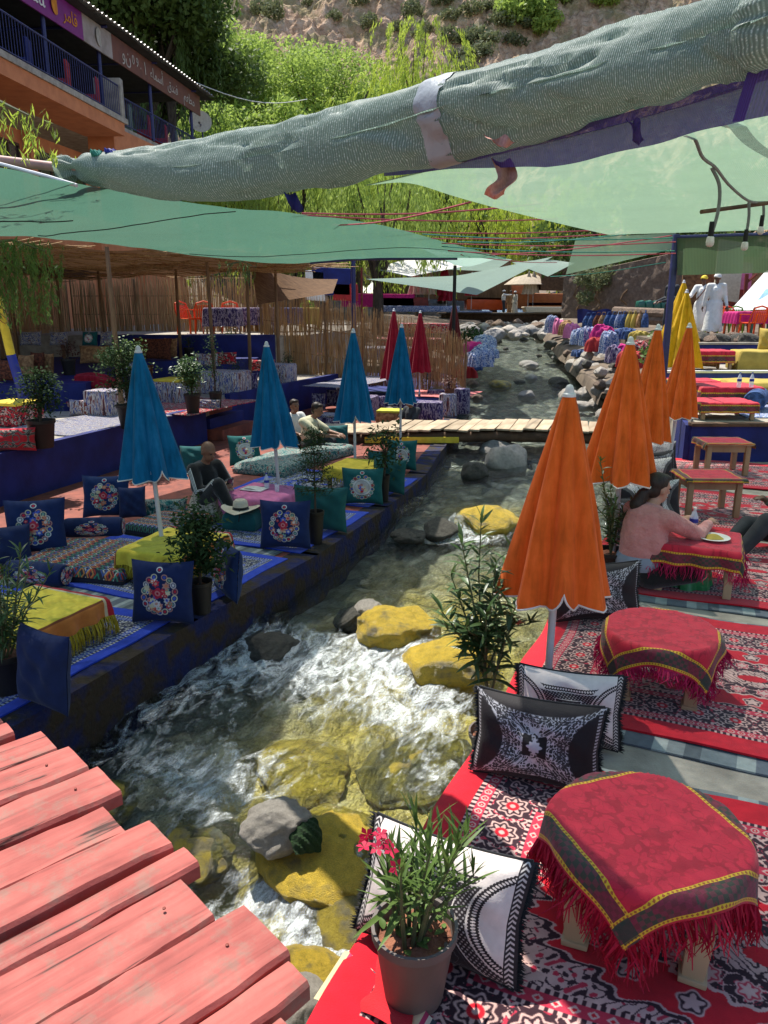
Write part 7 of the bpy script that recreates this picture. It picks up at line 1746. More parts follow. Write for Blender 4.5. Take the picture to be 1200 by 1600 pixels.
wl_ = thing('stone_wall', 'rough brown retaining wall with a level top right of the stream', 'wall', (0, 0, 0)); wa, wb_ = Y(878, 478, 40), Y(1085, 482, 33)
b = MB(); b.grid(lambda u, v: (wa.x + (wb_.x - wa.x) * u + .1 * (fbm(u * 30, v * 10, 4, 5) - .5), wa.y + (wb_.y - wa.y) * u + .25 * (fbm(u * 22, v * 8, 4, 2) - .5), wa.z - .6 + (2.0 + .9 * u) * v), 80, 24); b.grid(lambda u, v: (wa.x + (wb_.x - wa.x) * u, wa.y + (wb_.y - wa.y) * u + 1.2 * v, wa.z + 1.4 + .9 * u), 20, 3); b.build('masonry', M['st_brown'], wl_, ang=180)
for t, s in ((.12, 1), (.3, .8), (.5, .7)):
    b = MB(); b.tube([(wa.x + (wb_.x - wa.x) * t + .2 * math.sin(k * 2), wa.y + (wb_.y - wa.y) * t - .2, wa.z - .2 + k * .35 * s) for k in range(5)], .05, 5); b.build('dry_vine', M['pole'], wl_)
r2 = np.random.default_rng(14); vc = Y(930, 437, 37.5); v, q = crown_leaves(r2, [((0, 0, 0), .7), ((.7, 0, .2), .6), ((-.6, 0, .1), .5), ((-.4, -.1, -.8), .45), ((.9, 0, -.2), .4)], 1500, .2, .1); o = np_mesh('creeper', v, q, M['lf_dry'], smooth=False); o.location = vc; tag(o, 'half dry creeper spilling over the left end of the brown wall', 'creeper')
b = MB(); b.grid(lambda u, v: tuple(Y(902 + 56 * u, 484 + 22 * v, 32 - 2 * u) + Vector((0, .08 * math.sin(u * 14), .04 * math.sin(u * 10)))), 20, 10, flip=True); tag(b.build('blue_tarp', M['bluewall'], ang=180), 'dark blue tarpaulin hung before the brown wall', 'tarpaulin')
for k, (p, q) in enumerate((((960, 486), (1046, 490)), ((960, 497), (1046, 502)))): b = MB(); b.tube([Y(*p, 29), Y(*q, 27)], .16, 8); tag(b.build('log', M['st_brown']), ['upper', 'lower'][k] + ' grey log lying behind the rows of bags', 'log')
for k in range(4): block('rolled_mat', 'dark green rolled mat on the logs right of the blue tarpaulin', 'rolled mat', 1000 + 12 * k, 484, 28.5, .3, .3, .32, M['dkgreen_plastic'], 10, .1, 'rolled mats on the logs')
def heap(name, label, cat, px, py, y, sx, sy, sz, m, rz=0, rr=0, group=None):
    p = Y(px, py, y); sd = px * .37; b = MB()
    def f(u, v):
        a, c = 2 * u - 1, 2 * v - 1; k = max(0, 1 - abs(a) ** 5) ** .5 * max(0, 1 - abs(c) ** 5) ** .5
        return (a * sx / 2 * (1 + .12 * math.sin(c * 4 + sd)) + .03 * math.sin(c * 11 + sd), c * sy / 2 + .04 * math.sin(a * 9 + sd) * (c < 0), sz * k * (.72 + .5 * fbm(u * 4 + sd, v * 4, 3, 2)))
    b.grid(f, 26, 22); o = b.build(name, m, None, loc=p, rz=R(rz), ang=180); return tag(o, label, cat, group)
BAGC = ['ropeblue', 'ropeblue', 'brown_cush', 'tan_cush', 'ropeblue', 'ropeblue', 'bluebag', 'ropeblue', 'khaki', 'khaki', 'tan_cush', 'ropeblue']
def bag_mesh(m):
    b = MB(); b.grid(lambda u, v: ((.19 + .03 * math.sin(v * 3.1)) * math.cos(6.2832 * u) * (1 - .45 * v ** 3), .13 * math.sin(6.2832 * u) * (1 - .5 * v ** 2), .46 * v), 16, 8)
    b.tube([(-.09, 0, .44), (-.05, 0, .56), (.05, 0, .56), (.09, 0, .44)], .014, 5, False); return b
for k, mm in enumerate(BAGC):
    p = Y(918 + 8.1 * k, 514 - .2 * k, 28.5 - .18 * k); root = thing('fabric_bag', ['blue', 'brown', 'khaki'][0 if mm in ('ropeblue', 'bluebag') else 1 if mm in ('brown_cush', 'tan_cush') else 2] + ' fabric bag standing in the back row of goods on the bank', 'bag', tuple(p), .1 * k, 'bags displayed on the right bank'); bag_mesh(None).build('body', M[mm], root)
for k, (px, py, y, sx, sz, mm, lab) in enumerate(((905, 538, 26, .55, .5, 'bluebag', 'blue and white patterned cloth hanging over the bank edge'), (919, 540, 25.5, .5, .6, 'bluebag', 'blue dotted cloth left of the magenta cloth'), (940, 534, 25, .7, .5, 'magenta', 'bright magenta cloth draped over the displayed goods'), (930, 549, 23.5, .55, .4, 'redchair', 'red cloth below the magenta one at the bank edge'), (952, 552, 23, .5, .6, 'bluebag', 'dark blue patterned cloth right of the red cloth'), (884, 524, 31, .5, .55, 'tan_cush', 'yellow brown basket cloth at the far end of the goods'), (872, 522, 32, .4, .6, 'pinkcloth', 'pale pink cloth at the far end of the goods'), (862, 520, 33, .5, .7, 'bluebag', 'violet striped cloth hanging at the far bank edge'), (893, 528, 29, .5, .5, 'pinkcloth', 'pink patterned cloth between basket and dotted cloths'),
      (966, 528, 26, .6, .3, 'ropeblue', 'teal grey folded cloth in the middle row of goods'), (982, 530, 25, .5, .34, 'ropeblue', 'denim blue folded cloth in the middle row of goods'), (998, 532, 24.5, .5, .3, 'khaki', 'khaki folded cloth in the middle row of goods'), (962, 566, 21, .5, .45, 'purple_pat', 'purple printed cloth on the front row of goods'), (976, 562, 21, .45, .4, 'magenta', 'dusky pink cushion on the front row of goods'), (992, 556, 21.5, .6, .4, 'redcarp', 'red patterned cloth on the front row of goods'), (985, 574, 19.5, .6, .4, 'redchair', 'plain red cloth at the near end of the goods'), (1006, 548, 22, .6, .3, 'brown_cush', 'brown blanket at the right of the goods'), (905, 557, 25, .4, .22, 'ropeblue', 'blue cloth lying by the water on the right bank'))):
    heap('display_cloth', lab, 'cloth', px, py, y, sx, .5, sz, M[mm], 10 * (k % 3) - 10, .06, 'cloths displayed on the right bank')
for k, (px, py) in enumerate(((757, 538), (754, 546), (758, 555), (752, 562), (746, 568))):
    heap('blue_sack', 'blue cloth covered cushion on the left bank beyond the maroon parasol', 'cushion', px, py + 4, 27 - k * 1.4, .6, .7, .4, M['bluebag'], 20, .12, 'blue cushions along the left bank')
for px, py, y, s, m, lab in ((740, 560, 25, (.8, .6, .5), 'magenta', 'magenta cushions on the left bank behind the maroon parasol'), (735, 578, 22.5, (.6, .5, .4), 'ropeblue', 'blue cloth seat on the left bank below the magenta cushions'), (728, 590, 22, (.5, .5, .35), 'redchair', 'red seat on the left bank by the end of the reed fence')): heap('floor_cushion', lab, 'cushion', px, py, y, *s, M[m], 10, .08)
r2 = np.random.default_rng(15); v, q = crown_leaves(r2, [((0, 0, .3), .45), ((.3, 0, .1), .3)], 300, .2, .1); o = np_mesh('bank_bush', v, q, M['leaf_dark'], smooth=False); o.location = Y(736, 540, 28); tag(o, 'dark green bush on the left bank beyond the maroon parasol', 'bush')
r2 = np.random.default_rng(16); v, q = crown_leaves(r2, [((0, 0, .3), .35), ((.25, 0, .1), .3), ((-.2, .1, 0), .3)], 500, .13, .06); o = np_mesh('bank_bush', v, q, M['leaf_lite'], smooth=False); o.location = Y(1034, 555, 17.5); tag(o, 'light green bush between the orange and yellow parasols', 'bush')
# middle terrace furniture
def rtable(lab, clab, p, hx, hy, h, seed, side=.3):
    t = table(lab, tuple(p), R(-3), hx, hy, h, M['wood'], False, .06, True); place_cloth(t, clab, hx, h + .002, (hx * 2 + side, hy * 2 + side), M['cloth_red'], None, False, 0, seed, hx, hy)
rtable('red clothed table at the front edge of the middle terrace', 'bright red cloth on the front edge table of the middle terrace', Vector((5.15, 11.75, .555)), .42, .34, .26, 21)
rtable('red clothed table behind the front one on the middle terrace', 'red cloth with flower hem on the second table of the middle terrace', Vector((5.75, 13.1, .555)), .5, .4, .36, 22, .5)
rtable('small red clothed table next to the yellow mats', 'red cloth on the small table next to the yellow mats', Vector((5.85, 14.7, .555)), .4, .34, .3, 23)
rtable('red clothed table on the high terrace by the yellow pillow', 'red cloth on the high terrace table by the yellow pillow', Vector((7.0, 17.1, .855)), .5, .4, .42, 24, .5)
bottle('clear water bottle on the middle terrace, left one', (5.75, 12.55, .93), .035, .24, M['glass'], M['bluebright']); bottle('clear water bottle on the middle terrace, right one', (5.95, 12.55, .93), .035, .24, M['glass'], M['bluebright'])
cushion('flowered yellow pillow standing on the high terrace', (7.15, 17.7, .86), R(-6), .85, .42, .2, M['tan_cush'], R(-14), seed=71)
mattress('khaki sofa mattress on the high terrace', (8.25, 17.0, .86), R(-8), 1.3, .9, .42, M['khaki'])
cushion('khaki back cushion on the sofa, left one', (8.5, 17.3, 1.2), R(-30), .5, .55, .26, M['khaki'], R(-12), seed=72); cushion('khaki back cushion on the sofa, at the right edge', (8.8, 17.0, 1.2), R(-30), .5, .55, .26, M['khaki'], R(-12), seed=73)
mattress('yellow green mattress along the back of the middle terrace', (7.0, 15.3, .56), R(-4), 2.2, .7, .24, M['lime'])
mattress('khaki mattress on the middle terrace at the right edge', (6.75, 13.9, .56), R(-8), 1.2, 1.0, .36, M['khaki'])
mattress('yellow seat mat left of the khaki mattress', (5.85, 15.3, .56), R(0), 1.0, .7, .18, M['tan_cush'])
for k, (px, py, w_, h_, m, lab) in enumerate(((1108, 606, 44, 22, 'tan_cush', 'orange yellow cushion behind the red tables of the middle terrace'), (1165, 600, 60, 22, 'lime', 'long yellow green cushion at the back of the middle terrace'), (1100, 628, 30, 16, 'magenta', 'small magenta cushion at the left end of the middle terrace'), (1092, 560, 26, 24, 'magenta', 'magenta cushion by the yellow parasol on the high terrace'), (1150, 562, 30, 26, 'khaki', 'khaki cushion standing at the front of the sofa'))):
    uc(lab, px, py, .56 if py > 570 else .86, w_, h_, M[m], -4, 120 + k, 'loose cushions on the sunny upper terraces')
bolster('denim blue rolled bolster on the middle terrace at the right edge', 1180, 640, .56, .8, .17, 60, M['ropeblue'])
bolster('denim blue rolled bolster behind the front one', 1195, 625, .56, .8, .17, 60, M['bluebag'])
rug_ = block('rug', 'blue patterned rug on the middle terrace floor', 'rug', 1150, 642, 12.6, 2.2, 1.6, .012, M['bluebag'], -4, .004)
rug_.location = (6.7, 12.4, .556)
# top ground: plastic chairs, table, stones
def pchair(label, p, rz, m, group='plastic armchairs', s=1.0):
    root = thing('plastic_chair', label, 'chair', tuple(p), rz, group); root.scale = (s,) * 3
    b = MB(); b.grid(lambda u, v: ((u - .5) * .46, (v - .5) * .44, .43 - .02 * math.sin(math.pi * v)), 6, 6); b.rbox((0, -.22, .41), (.46, .02, .05), .008); b.build('seat', m, root)
    b = MB()
    for k in range(7):
        x = -.18 + .06 * k; b.box((x, .24 + .05, .6), (.038, .014, .36), Euler((R(-12), 0, 0)).to_matrix().to_4x4())
    b.tube([(-.25, .2, .43), (-.25, .29, .66), (-.2, .33, .82), (0, .35, .88), (.2, .33, .82), (.25, .29, .66), (.25, .2, .43)], .024, 6); b.build('backrest', m, root)
    for s_ in (-1, 1):
        b = MB(); b.rbox((s_ * .26, .0, .65), (.05, .46, .025), .008); b.tube([(s_ * .26, -.2, .65), (s_ * .25, -.23, .42)], .02, 5); b.build('armrest', m, root)
        for y_ in (-.2, .2): b = MB(); b.tube([(s_ * .22, y_, .43), (s_ * .25, y_ * 1.25, 0)], [.032, .022], 6); b.build('leg', m, root)
    return root
for px, py, y, rz, m, lab in ((1119, 528, 24.5, 20, 'green_plastic', 'green plastic chair right behind the man in the white turban'), (1156, 522, 25.5, 10, 'green_plastic', 'green plastic chair behind the magenta table'), (1148, 530, 24, 30, 'orange_plastic', 'orange plastic chair left of the magenta table'), (1172, 535, 22.6, 190, 'orange_plastic', 'red orange plastic chair with its back to the camera at the magenta table'), (1186, 522, 25, -20, 'dkgreen_plastic', 'dark green plastic chair behind the red orange one'), (1203, 528, 23.8, -30, 'orange_plastic', 'orange plastic chair at the right edge'), (1138, 516, 27, 0, 'orange_plastic', 'orange plastic chair farthest back behind the green one')):
    p = Y(px, py, y); pchair(lab, (p.x, p.y, 1.325), R(rz), M[m])
t_ = table('table under magenta cloth among the plastic chairs', (Y(1168, 530, 23.7).x, 23.7, 1.325), 0, .6, .5, .72, M['wood'], False, .06, False); place_cloth(t_, 'magenta cloth on the table among the plastic chairs', .6, .722, (1.9, 1.7), M['magenta'], None, False, 0, 31, .6, .5)
for k in range(14):
    p = Y(1088 + 7 * k, 541 + 3 * math.sin(k * 2), 20.2 + .3 * math.sin(k)); o = rock_obj('ground_rock', Vector((p.x, p.y, 1.36)), rn.uniform(.14, .34), .6, ['st_brown', 'st_dark'][k % 2], 60 + k % 3); tag(o, 'brown rock on the stony ground below the robed men', 'rock', 'rocks below the robed men')
tn = thing('tent', 'white and pale blue tent sheet at the right edge behind the chairs', 'tent', tuple(Y(1180, 480, 28))); 
b = MB(); t3 = [Y(1140, 486, 27), Y(1260, 480, 26), Y(1260, 395, 29), Y(1195, 425, 29)]; b.grid(lambda u, v: tuple(t3[0].lerp(t3[1], u).lerp(t3[3].lerp(t3[2], u), v) - tn.location + Vector((0, .05 * math.sin(u * 9), 0))), 20, 14); b.build('white_sheet', M['white'], tn)
b = MB(); t3b = [Y(1172, 486, 26.8), Y(1260, 484, 25.8), Y(1260, 440, 27.5), Y(1196, 452, 27.6)]; b.grid(lambda u, v: tuple(t3b[0].lerp(t3b[1], u).lerp(t3b[3].lerp(t3b[2], u), v) - tn.location), 20, 14); b.build('blue_sheet', mat('pale_blue_sheet', (.35, .6, .75), None, 3, .7, .1, 30, trans=.3), tn)
for k, (px, py, w_, h_, m, lab) in enumerate(((1133, 470, 1.0, 2.2, 'cream', 'cream painted panel behind the robed men'), (1150, 452, 1.1, 1.0, 'pinkcloth', 'pink and yellow poster panel behind the chairs'), (1150, 480, 1.2, .7, 'rust', 'red counter behind the chairs'), (1180, 452, 1.2, 1.2, 'tan_cush', 'ochre panel at the right behind the chairs'), (1092, 478, 1.6, 2.6, 'reedmat', 'brown mat wall behind the man in the orange cap'))): block('stall_panel', lab, 'panel', px, py, 31 + k * .3, w_, .12, h_, M[m], 0, .02, 'stall panels behind the chairs')
b = MB(); b.tube([Y(1167, 428, 30), Y(1167, 456, 30) + Vector((0, 0, -1.5))], .07, 6); b.tube([Y(1167, 441, 30), Y(1182, 428, 30)], .05, 5); tag(b.build('steel_frame', M['rust']), 'red steel post with a diagonal brace behind the chairs', 'post')
YP = 'yellow parasols behind the orange ones'
p = Y(1063, 500, 16.6); parasol('yellow parasol farther back, at the blue post', (p.x, p.y, .85), Y(1063, 440, 16.6).z - .85 + .03, .40, 1.2, M['u_yellow'], (0, 0), R(10), YP, seed=31, trim=False, notch=9)
p = Y(1069, 500, 13.4); parasol('nearer yellow parasol, behind the farthest orange one', (p.x, p.y, .55), Y(1071, 455, 13.4).z - .55 + .03, .36, 1.25, M['u_yellow'], (0, 0), R(40), YP, seed=32, trim=False, notch=9)
# far bank beyond the log bridge
for k, (px, py, m, lab) in enumerate(((832, 484, 'u_cream', 'cream parasol on the far bank right of the bridge people'), (824, 486, 'u_cream', 'cream parasol left of its twin on the far bank'), (736, 488, 'u_red', 'crimson parasol on the far bank at the left end of the log bridge'), (697, 486, 'u_red', 'crimson parasol half behind the black post'), (650, 476, 'u_cream', 'pale parasol on the far left terrace'), (670, 476, 'u_cream', 'pink white parasol on the far left terrace'), (692, 478, 'u_red', 'small crimson parasol on the far left terrace'))):
    y = 62 if px > 720 else 45; p = Y(px, py, y); parasol(lab, tuple(p), 3.0 if px > 720 else 2.3, .5, 1.7, M[m], (0, 0), k, 'distant parasols', seed=40 + k, trim=False, notch=9)
um = thing('open_parasol', 'open cream parasol standing on the far bank', 'parasol', tuple(Y(825, 484, 63))); b = MB(); b.lathe([(2.0, 1.9), (1.2, 2.45), (.05, 2.75)], 14); b.build('canopy', M['u_cream'], um); b = MB(); b.tube([(0, 0, 0), (0, 0, 2.7)], .05, 6); b.build('pole', M['wood'], um)
for k, (px, py, y, w_, h_, m, lab) in enumerate(((835, 482, 66, 5.5, 1.2, 'orangewall', 'low brown wall on the far bank behind the cream parasols'), (755, 484, 66, 3.0, 1.0, 'orange_plastic', 'orange covered tables on the far bank'), (870, 488, 60, 5, .4, 'cream', 'pale rugs spread on the far right bank'), (875, 478, 66, 6, .3, 'pinkcloth', 'pinkish rugs on the slope of the far right bank'), (880, 466, 72, 7, .3, 'cream', 'pale ground cloths high on the far right bank'), (760, 470, 70, 8, 1.6, 'orangewall', 'sunlit earth wall behind the bridge people'), (590, 480, 44, 4, .7, 'magenta', 'red and magenta tables seen above the reed fence'), (625, 482, 44, 3, .6, 'rust', 'dark red tables above the reed fence'), (655, 487, 42, 4, .3, 'bluebag', 'blue rug seen through the top of the reed fence'), (520, 462, 34, 1.6, 1.1, 'bluewall', 'dark blue cloth hanging behind the reed fence'), (540, 470, 34, 1.0, .7, 'redchair', 'red cloth hanging behind the reed fence'), (495, 470, 34, .8, 1.2, 'white', 'white sheet hanging behind the reed fence'), (700, 468, 66, 10, 3.2, 'pole', 'dim wooden shelter on the far left bank'), (930, 455, 62, 9, 2.6, 'darkwood', 'dark shelter under the green canopy on the far right bank'), (640, 545, 30, 2.5, .4, 'redcarp', 'red patterned seats seen through the reed fence'), (600, 560, 28, 2.5, .4, 'kilim', 'striped seats seen through the reed fence'), (668, 520, 34, 2.5, .4, 'redcarp', 'pale red seats behind the end of the reed fence'))): block('far_furnishing', lab, 'far furnishing', px, py, y, w_, 1.6, h_, M[m], 0, .05)
# orange chairs of the shelter and the tables behind the fence
for px, y, rz, lab in ((298, 22.0, 60, 'orange plastic chair at the left of the group behind the blue bench wall'), (320, 22.2, 195, 'orange plastic chair in the middle, seen from behind'), (361, 22.6, 10, 'orange plastic chair at the small table right of the others')):
    p = Y(px, 520, y); pchair(lab, (p.x, p.y, 1.455), R(rz), M['orange_plastic'])
for px, y, m, lab in ((415, 24.5, 'white_plastic', 'white plastic chair seen through the reed fence'), (485, 25.5, 'green_plastic', 'green plastic chair seen through the reed fence')): p = Y(px, 510, y); pchair(lab, (p.x, p.y, 1.455), R(20), M[m])
for k, (px, y, m, lab) in enumerate(((350, 22.0, 'purple_pat', 'small clothed table beside the orange chairs'), (405, 23.6, 'purple_pat', 'purple clothed table behind the reed fence'), (450, 24, 'ropeblue', 'teal clothed table behind the reed fence'), (475, 24.4, 'khaki', 'yellow clothed table behind the reed fence'))):
    p = Y(px, 520, y); tt = table(lab, (p.x, p.y, 1.455), 0, .45, .4, .7, M['wood'], False, .05, False); place_cloth(tt, lab.replace('clothed table', 'cloth on the table'), .45, .702, (1.9, 1.8), M[m], None, False, 0, 60 + k, .45, .4)
# ------------------------------------------------------------------ people
def solid(name, parts, m, parent, voxel=.014, smooth=4, zmin=None):
    """one continuous skin over tapered limbs and ellipsoids"""
    b = MB()
    for q in parts:
        if q[0] == 'c':
            p0, r0, p1, r1 = Vector(q[1]), q[2], Vector(q[3]), q[4]; d = p1 - p0; L = d.length; u = d / max(L, 1e-6); pts = []; rs_ = []
            for a in (-1, -.86, -.5): pts.append(p0 + u * r0 * a); rs_.append(max(.001, r0 * math.sqrt(1 - a * a)))
            for t in (0, .33, .66, 1): pts.append(p0.lerp(p1, t)); rs_.append(r0 + (r1 - r0) * t)
            for a in (.5, .86, 1): pts.append(p1 + u * r1 * a); rs_.append(max(.001, r1 * math.sqrt(1 - a * a)))
            b.tube(pts, rs_, 14)
        else:
            c, r, *ro = q[1:]; Mx = rot3(*(ro[0] if ro else (0, 0, 0)))
            n, k = 14, 10; vs = []; fs = []
            for j in range(k + 1):
                th = math.pi * j / k
                for i in range(n): ph = 6.2832 * i / n; vs.append(Vector(c) + Mx @ Vector((r[0] * math.sin(th) * math.cos(ph), r[1] * math.sin(th) * math.sin(ph), r[2] * math.cos(th))))
            for j in range(k):
                for i in range(n): fs.append((j * n + i, (j + 1) * n + i, (j + 1) * n + (i + 1) % n, j * n + (i + 1) % n))
            b._add(vs, fs)
    o = b.build(name, m, None, ang=180)
    md = o.modifiers.new('r', 'REMESH'); md.mode = 'VOXEL'; md.voxel_size = voxel; md.use_smooth_shade = True
    ms = o.modifiers.new('s', 'SMOOTH'); ms.factor = .5; ms.iterations = smooth
    dg = bpy.context.evaluated_depsgraph_get(); me = bpy.data.meshes.new_from_object(o.evaluated_get(dg)); bpy.data.objects.remove(o)
    me.name = name; o = bpy.data.objects.new(name, me); COL.objects.link(o); o.parent = parent
    if not me.materials: me.materials.append(m)
    if zmin is not None:
        for v_ in me.vertices: v_.co.z = max(v_.co.z, zmin + .012 * math.sin(v_.co.x * 40))
    me.polygons.foreach_set('use_smooth', np.ones(len(me.polygons), bool)); return o
V = Vector
def hand(w_, d, palm_n, s=1.0, curl=.5):
    """palm and five bent fingers from wrist w_ pointing along d"""
    w_ = V(w_); d = V(d).normalized(); n = V(palm_n); n = (n - d * n.dot(d)).normalized(); sx = d.cross(n); P_ = [('c', w_, .026 * s, w_ + d * .07 * s, .030 * s), ('c', w_ + d * .045 * s + sx * .018 * s, .018 * s, w_ + d * .075 * s - sx * .018 * s, .018 * s)]
    for k, L in enumerate((.072, .082, .076, .06)):
        a = w_ + d * .085 * s + sx * (.03 - .02 * k) * s; m_ = a + (d * (1 - curl * .4) - n * curl * .5).normalized() * L * .5 * s; e = m_ + (d * (1 - curl) - n * curl).normalized() * L * .5 * s; P_ += [('c', a, .0105 * s, m_, .0095 * s), ('c', m_, .0095 * s, e, .008 * s)]
    a = w_ + d * .03 * s + sx * .03 * s; m_ = a + (d * .6 + sx * .7 - n * .3).normalized() * .04 * s; P_ += [('c', a, .014 * s, m_, .011 * s), ('c', m_, .011 * s, m_ + (d * .9 - n * .4).normalized() * .032 * s, .009 * s)]
    return P_
def head_parts(c, f, s=1.0):
    """f: facing direction; head about .23 m tall"""
    c = V(c); f = V(f).normalized(); yaw = math.atan2(-f.x, f.y); pit = math.asin(max(-1, min(1, f.z))); ro = Euler((pit, 0, yaw)); Mx = ro.to_matrix(); r_ = (pit, 0, yaw)
    L = lambda x, y, z: c + Mx @ V((x, y, z)) * s; e = lambda p, r: ('e', p, tuple(k * s for k in r), r_)
    return [e(L(0, -.012, .025), (.076, .096, .092)), e(L(0, .018, -.045), (.058, .07, .072)), e(L(0, .05, -.085), (.03, .03, .025)), ('c', L(0, .088, .012), .010 * s, L(0, .106, -.022), .015 * s), e(L(0, .082, -.058), (.026, .014, .010)), e(L(0, .076, .028), (.052, .018, .014)), e(L(-.078, -.01, -.01), (.012, .02, .033)), e(L(.078, -.01, -.01), (.012, .02, .033))], L, r_
def person(label, p, rz, J, top, bottom, skin='skin', hair='short', sleeve=1.0, s=1.0, robe=None, face=(0, 1, 0), shoes='black', group=None, extra=None, curl=.6, hd=(None, None), bulk=1.0, vox=.014, pants=1.0):
    root = thing('person', label, 'person', tuple(p), rz, group); root.scale = (s,) * 3
    j = {k: V(v) for k, v in J.items()}; P_ = []
    cap = lambda a, ra, b_, rb: P_.append(('c', j[a] if isinstance(a, str) else a, ra, j[b_] if isinstance(b_, str) else b_, rb))
    cap('pelvis', .125, 'chest', .125); cap('shL', .06, 'shR', .06); cap('chest', .10, 'neck', .055); cap('neck', .053, j['head'] + V((0, -.01, -.05)), .05)
    hp, HL, hr = head_parts(j['head'], face); P_ += hp
    for q in 'LR':
        cap('sh' + q, .056, 'el' + q, .041); cap('el' + q, .040, 'ha' + q, .026); d = (j['ha' + q] - j['el' + q]); P_ += hand(j['ha' + q], hd[0] if hd[0] else d, hd[1] if hd[1] else V((0, 0, 1)), 1.0, curl)
        cap('hip' + q, .088, 'kn' + q, .062); cap('kn' + q, .06, 'an' + q, .04); cap('an' + q, .042, 'to' + q, .034)
    solid('body', P_, M[skin], root, min(vox, .011), 3)
    k = bulk; lo = j['pelvis'].lerp(j['chest'], .0 if robe is not None else .34); C_ = [('c', lo, .152 * k, j['chest'], .158 * k), ('e', j['chest'].lerp(j['pelvis'], .35), (.185 * k, .13 * k, .2)), ('c', j['shL'], .075, j['shR'], .075), ('c', j['chest'], .13 * k, j['neck'].lerp(j['chest'], .35), .075)]
    for q in 'LR':
        a, b_, c = j['sh' + q], j['el' + q], j['ha' + q]
        if sleeve <= .5: C_.append(('c', a, .078, a.lerp(b_, sleeve * 2), .068))
        else: C_ += [('c', a, .078, b_, .060), ('c', b_, .060, b_.lerp(c, (sleeve - .5) * 2 * .95), .042)]
    if robe is not None:
        hem = robe; C_ += [('c', j['pelvis'], .18, V((j['knL'].x * .5 + j['knR'].x * .5, j['knL'].y * .5 + j['knR'].y * .5, (j['knL'].z + hem) / 2)), .215), ('c', j['hipL'], .13, V((j['anL'].x * .9, j['anL'].y, hem + .02)), .17), ('c', j['hipR'], .13, V((j['anR'].x * .9, j['anR'].y, hem + .02)), .17)] + [('c', V((.10 * math.cos(t), .08 * math.sin(t), .9)), .03, V((.24 * math.cos(t), .20 * math.sin(t), hem)), .045) for t in np.arange(0, 6.2, .63)]
    solid('robe' if robe is not None else 'shirt', C_, M[top], root, vox, 4, robe)
    if bottom:
        T_ = [('e', j['pelvis'], (.165 * k, .145 * k, .12))]
        for q in 'LR':
            T_ += [('c', j['hip' + q], .112 * k, j['kn' + q], .085)]
            T_.append(('c', j['kn' + q], .083, j['kn' + q].lerp(j['an' + q], .95 * pants), .06))
        solid('trousers', T_, M[bottom], root, vox, 4)
    if shoes:
        for q in 'LR': solid('shoe', [('c', j['an' + q] + V((0, 0, -.02)), .048, j['to' + q], .042)], M[shoes], root, .014, 3)
    if hair == 'short' or hair == 'long':
        H_ = [('e', HL(0, -.030, .045), (.083, .094, .088), hr), ('e', HL(0, -.05, -.01), (.072, .058, .075), hr), ('e', HL(0, .03, .095), (.062, .05, .03), hr)]
        if hair == 'long': H_ += [('c', HL(0, -.10, -.02), .034, HL(-.01, -.13, -.05), .042), ('c', HL(-.01, -.13, -.06), .045, HL(-.03, -.145, -.15), .062), ('c', HL(-.03, -.145, -.15), .058, HL(-.05, -.13, -.23), .03)]
        solid('hair', H_, M['hair'], root, .012, 2)
    elif hair in ('white', 'yellowcloth', 'black'):
        H_ = [('e', HL(0, -.02, .075), (.088, .104, .062), hr)] + [('c', HL(.083 * math.cos(a), -.015 + .1 * math.sin(a), .05 + .012 * math.sin(a * 2)), .024, HL(.083 * math.cos(a + .7), -.015 + .1 * math.sin(a + .7), .05 + .012 * math.sin(a * 2 + 1.4)), .024) for a in np.arange(0, 6.28, .7)]
        solid('turban', H_, M[hair], root, .012, 2)
    for sx in (-1, 1):
        b = MB(); b.lathe([(.001, -.006), (.010, -.004), (.013, 0), (.010, .004), (.001, .006)], 10); g = b.build('eye', M['black'], root); g.location = HL(sx * .031, .088, .012); g.rotation_euler = (hr[0] + R(90), 0, hr[2]); g.scale = (1.1, .7, 1)
    b = MB(); b.rbox((0, 0, 0), (.042, .006, .007), .002); g = b.build('mouth', M['rust'], root); g.location = HL(0, .097, -.058); g.rotation_euler = hr
    return root, j
def stripe(root, name, pts, rs_, m, off, w_=.007):
    """three parallel tapes sewn along a sleeve or leg"""
    for k in (-1, 0, 1):
        b = MB(); b.tube([V(p) + V(off).normalized() * r + V((0, 0, 0)) + (V(pts[-1]) - V(pts[0])).normalized().cross(V(off)).normalized() * .02 * k for p, r in zip(pts, rs_)], w_, 5); b.build(name, m, root)
faceto = lambda dx, dy: math.atan2(-dx, dy)
sit = dict(pelvis=(0, 0, .13), chest=(0, -.04, .44), neck=(0, -.01, .585), head=(0, .05, .71), shL=(-.17, -.03, .52), shR=(.17, -.03, .52), hipL=(-.1, .03, .12), hipR=(.1, .03, .12))
def pose(**k): d = dict(sit); d.update(k); return d
mp = Y(322, 745, 8.75)
tm, j = person('bald man in a black tracksuit with white stripes, seated, looking at his phone', (mp.x, 8.8, LZ + .06), faceto(.78, -.62),
    pose(chest=(0, -.07, .44), head=(0, .05, .715), elL=(-.23, .1, .30), elR=(.22, .12, .29), haL=(-.05, .30, .36), haR=(.06, .30, .35), knL=(-.24, .40, .14), anL=(.02, .46, .05), toL=(.14, .5, .05), knR=(.17, .40, .40), anR=(.15, .62, .08), toR=(.16, .74, .03)), 'black', 'black', hair='none', face=(.0, .9, -.35), curl=.8, bulk=1.04)
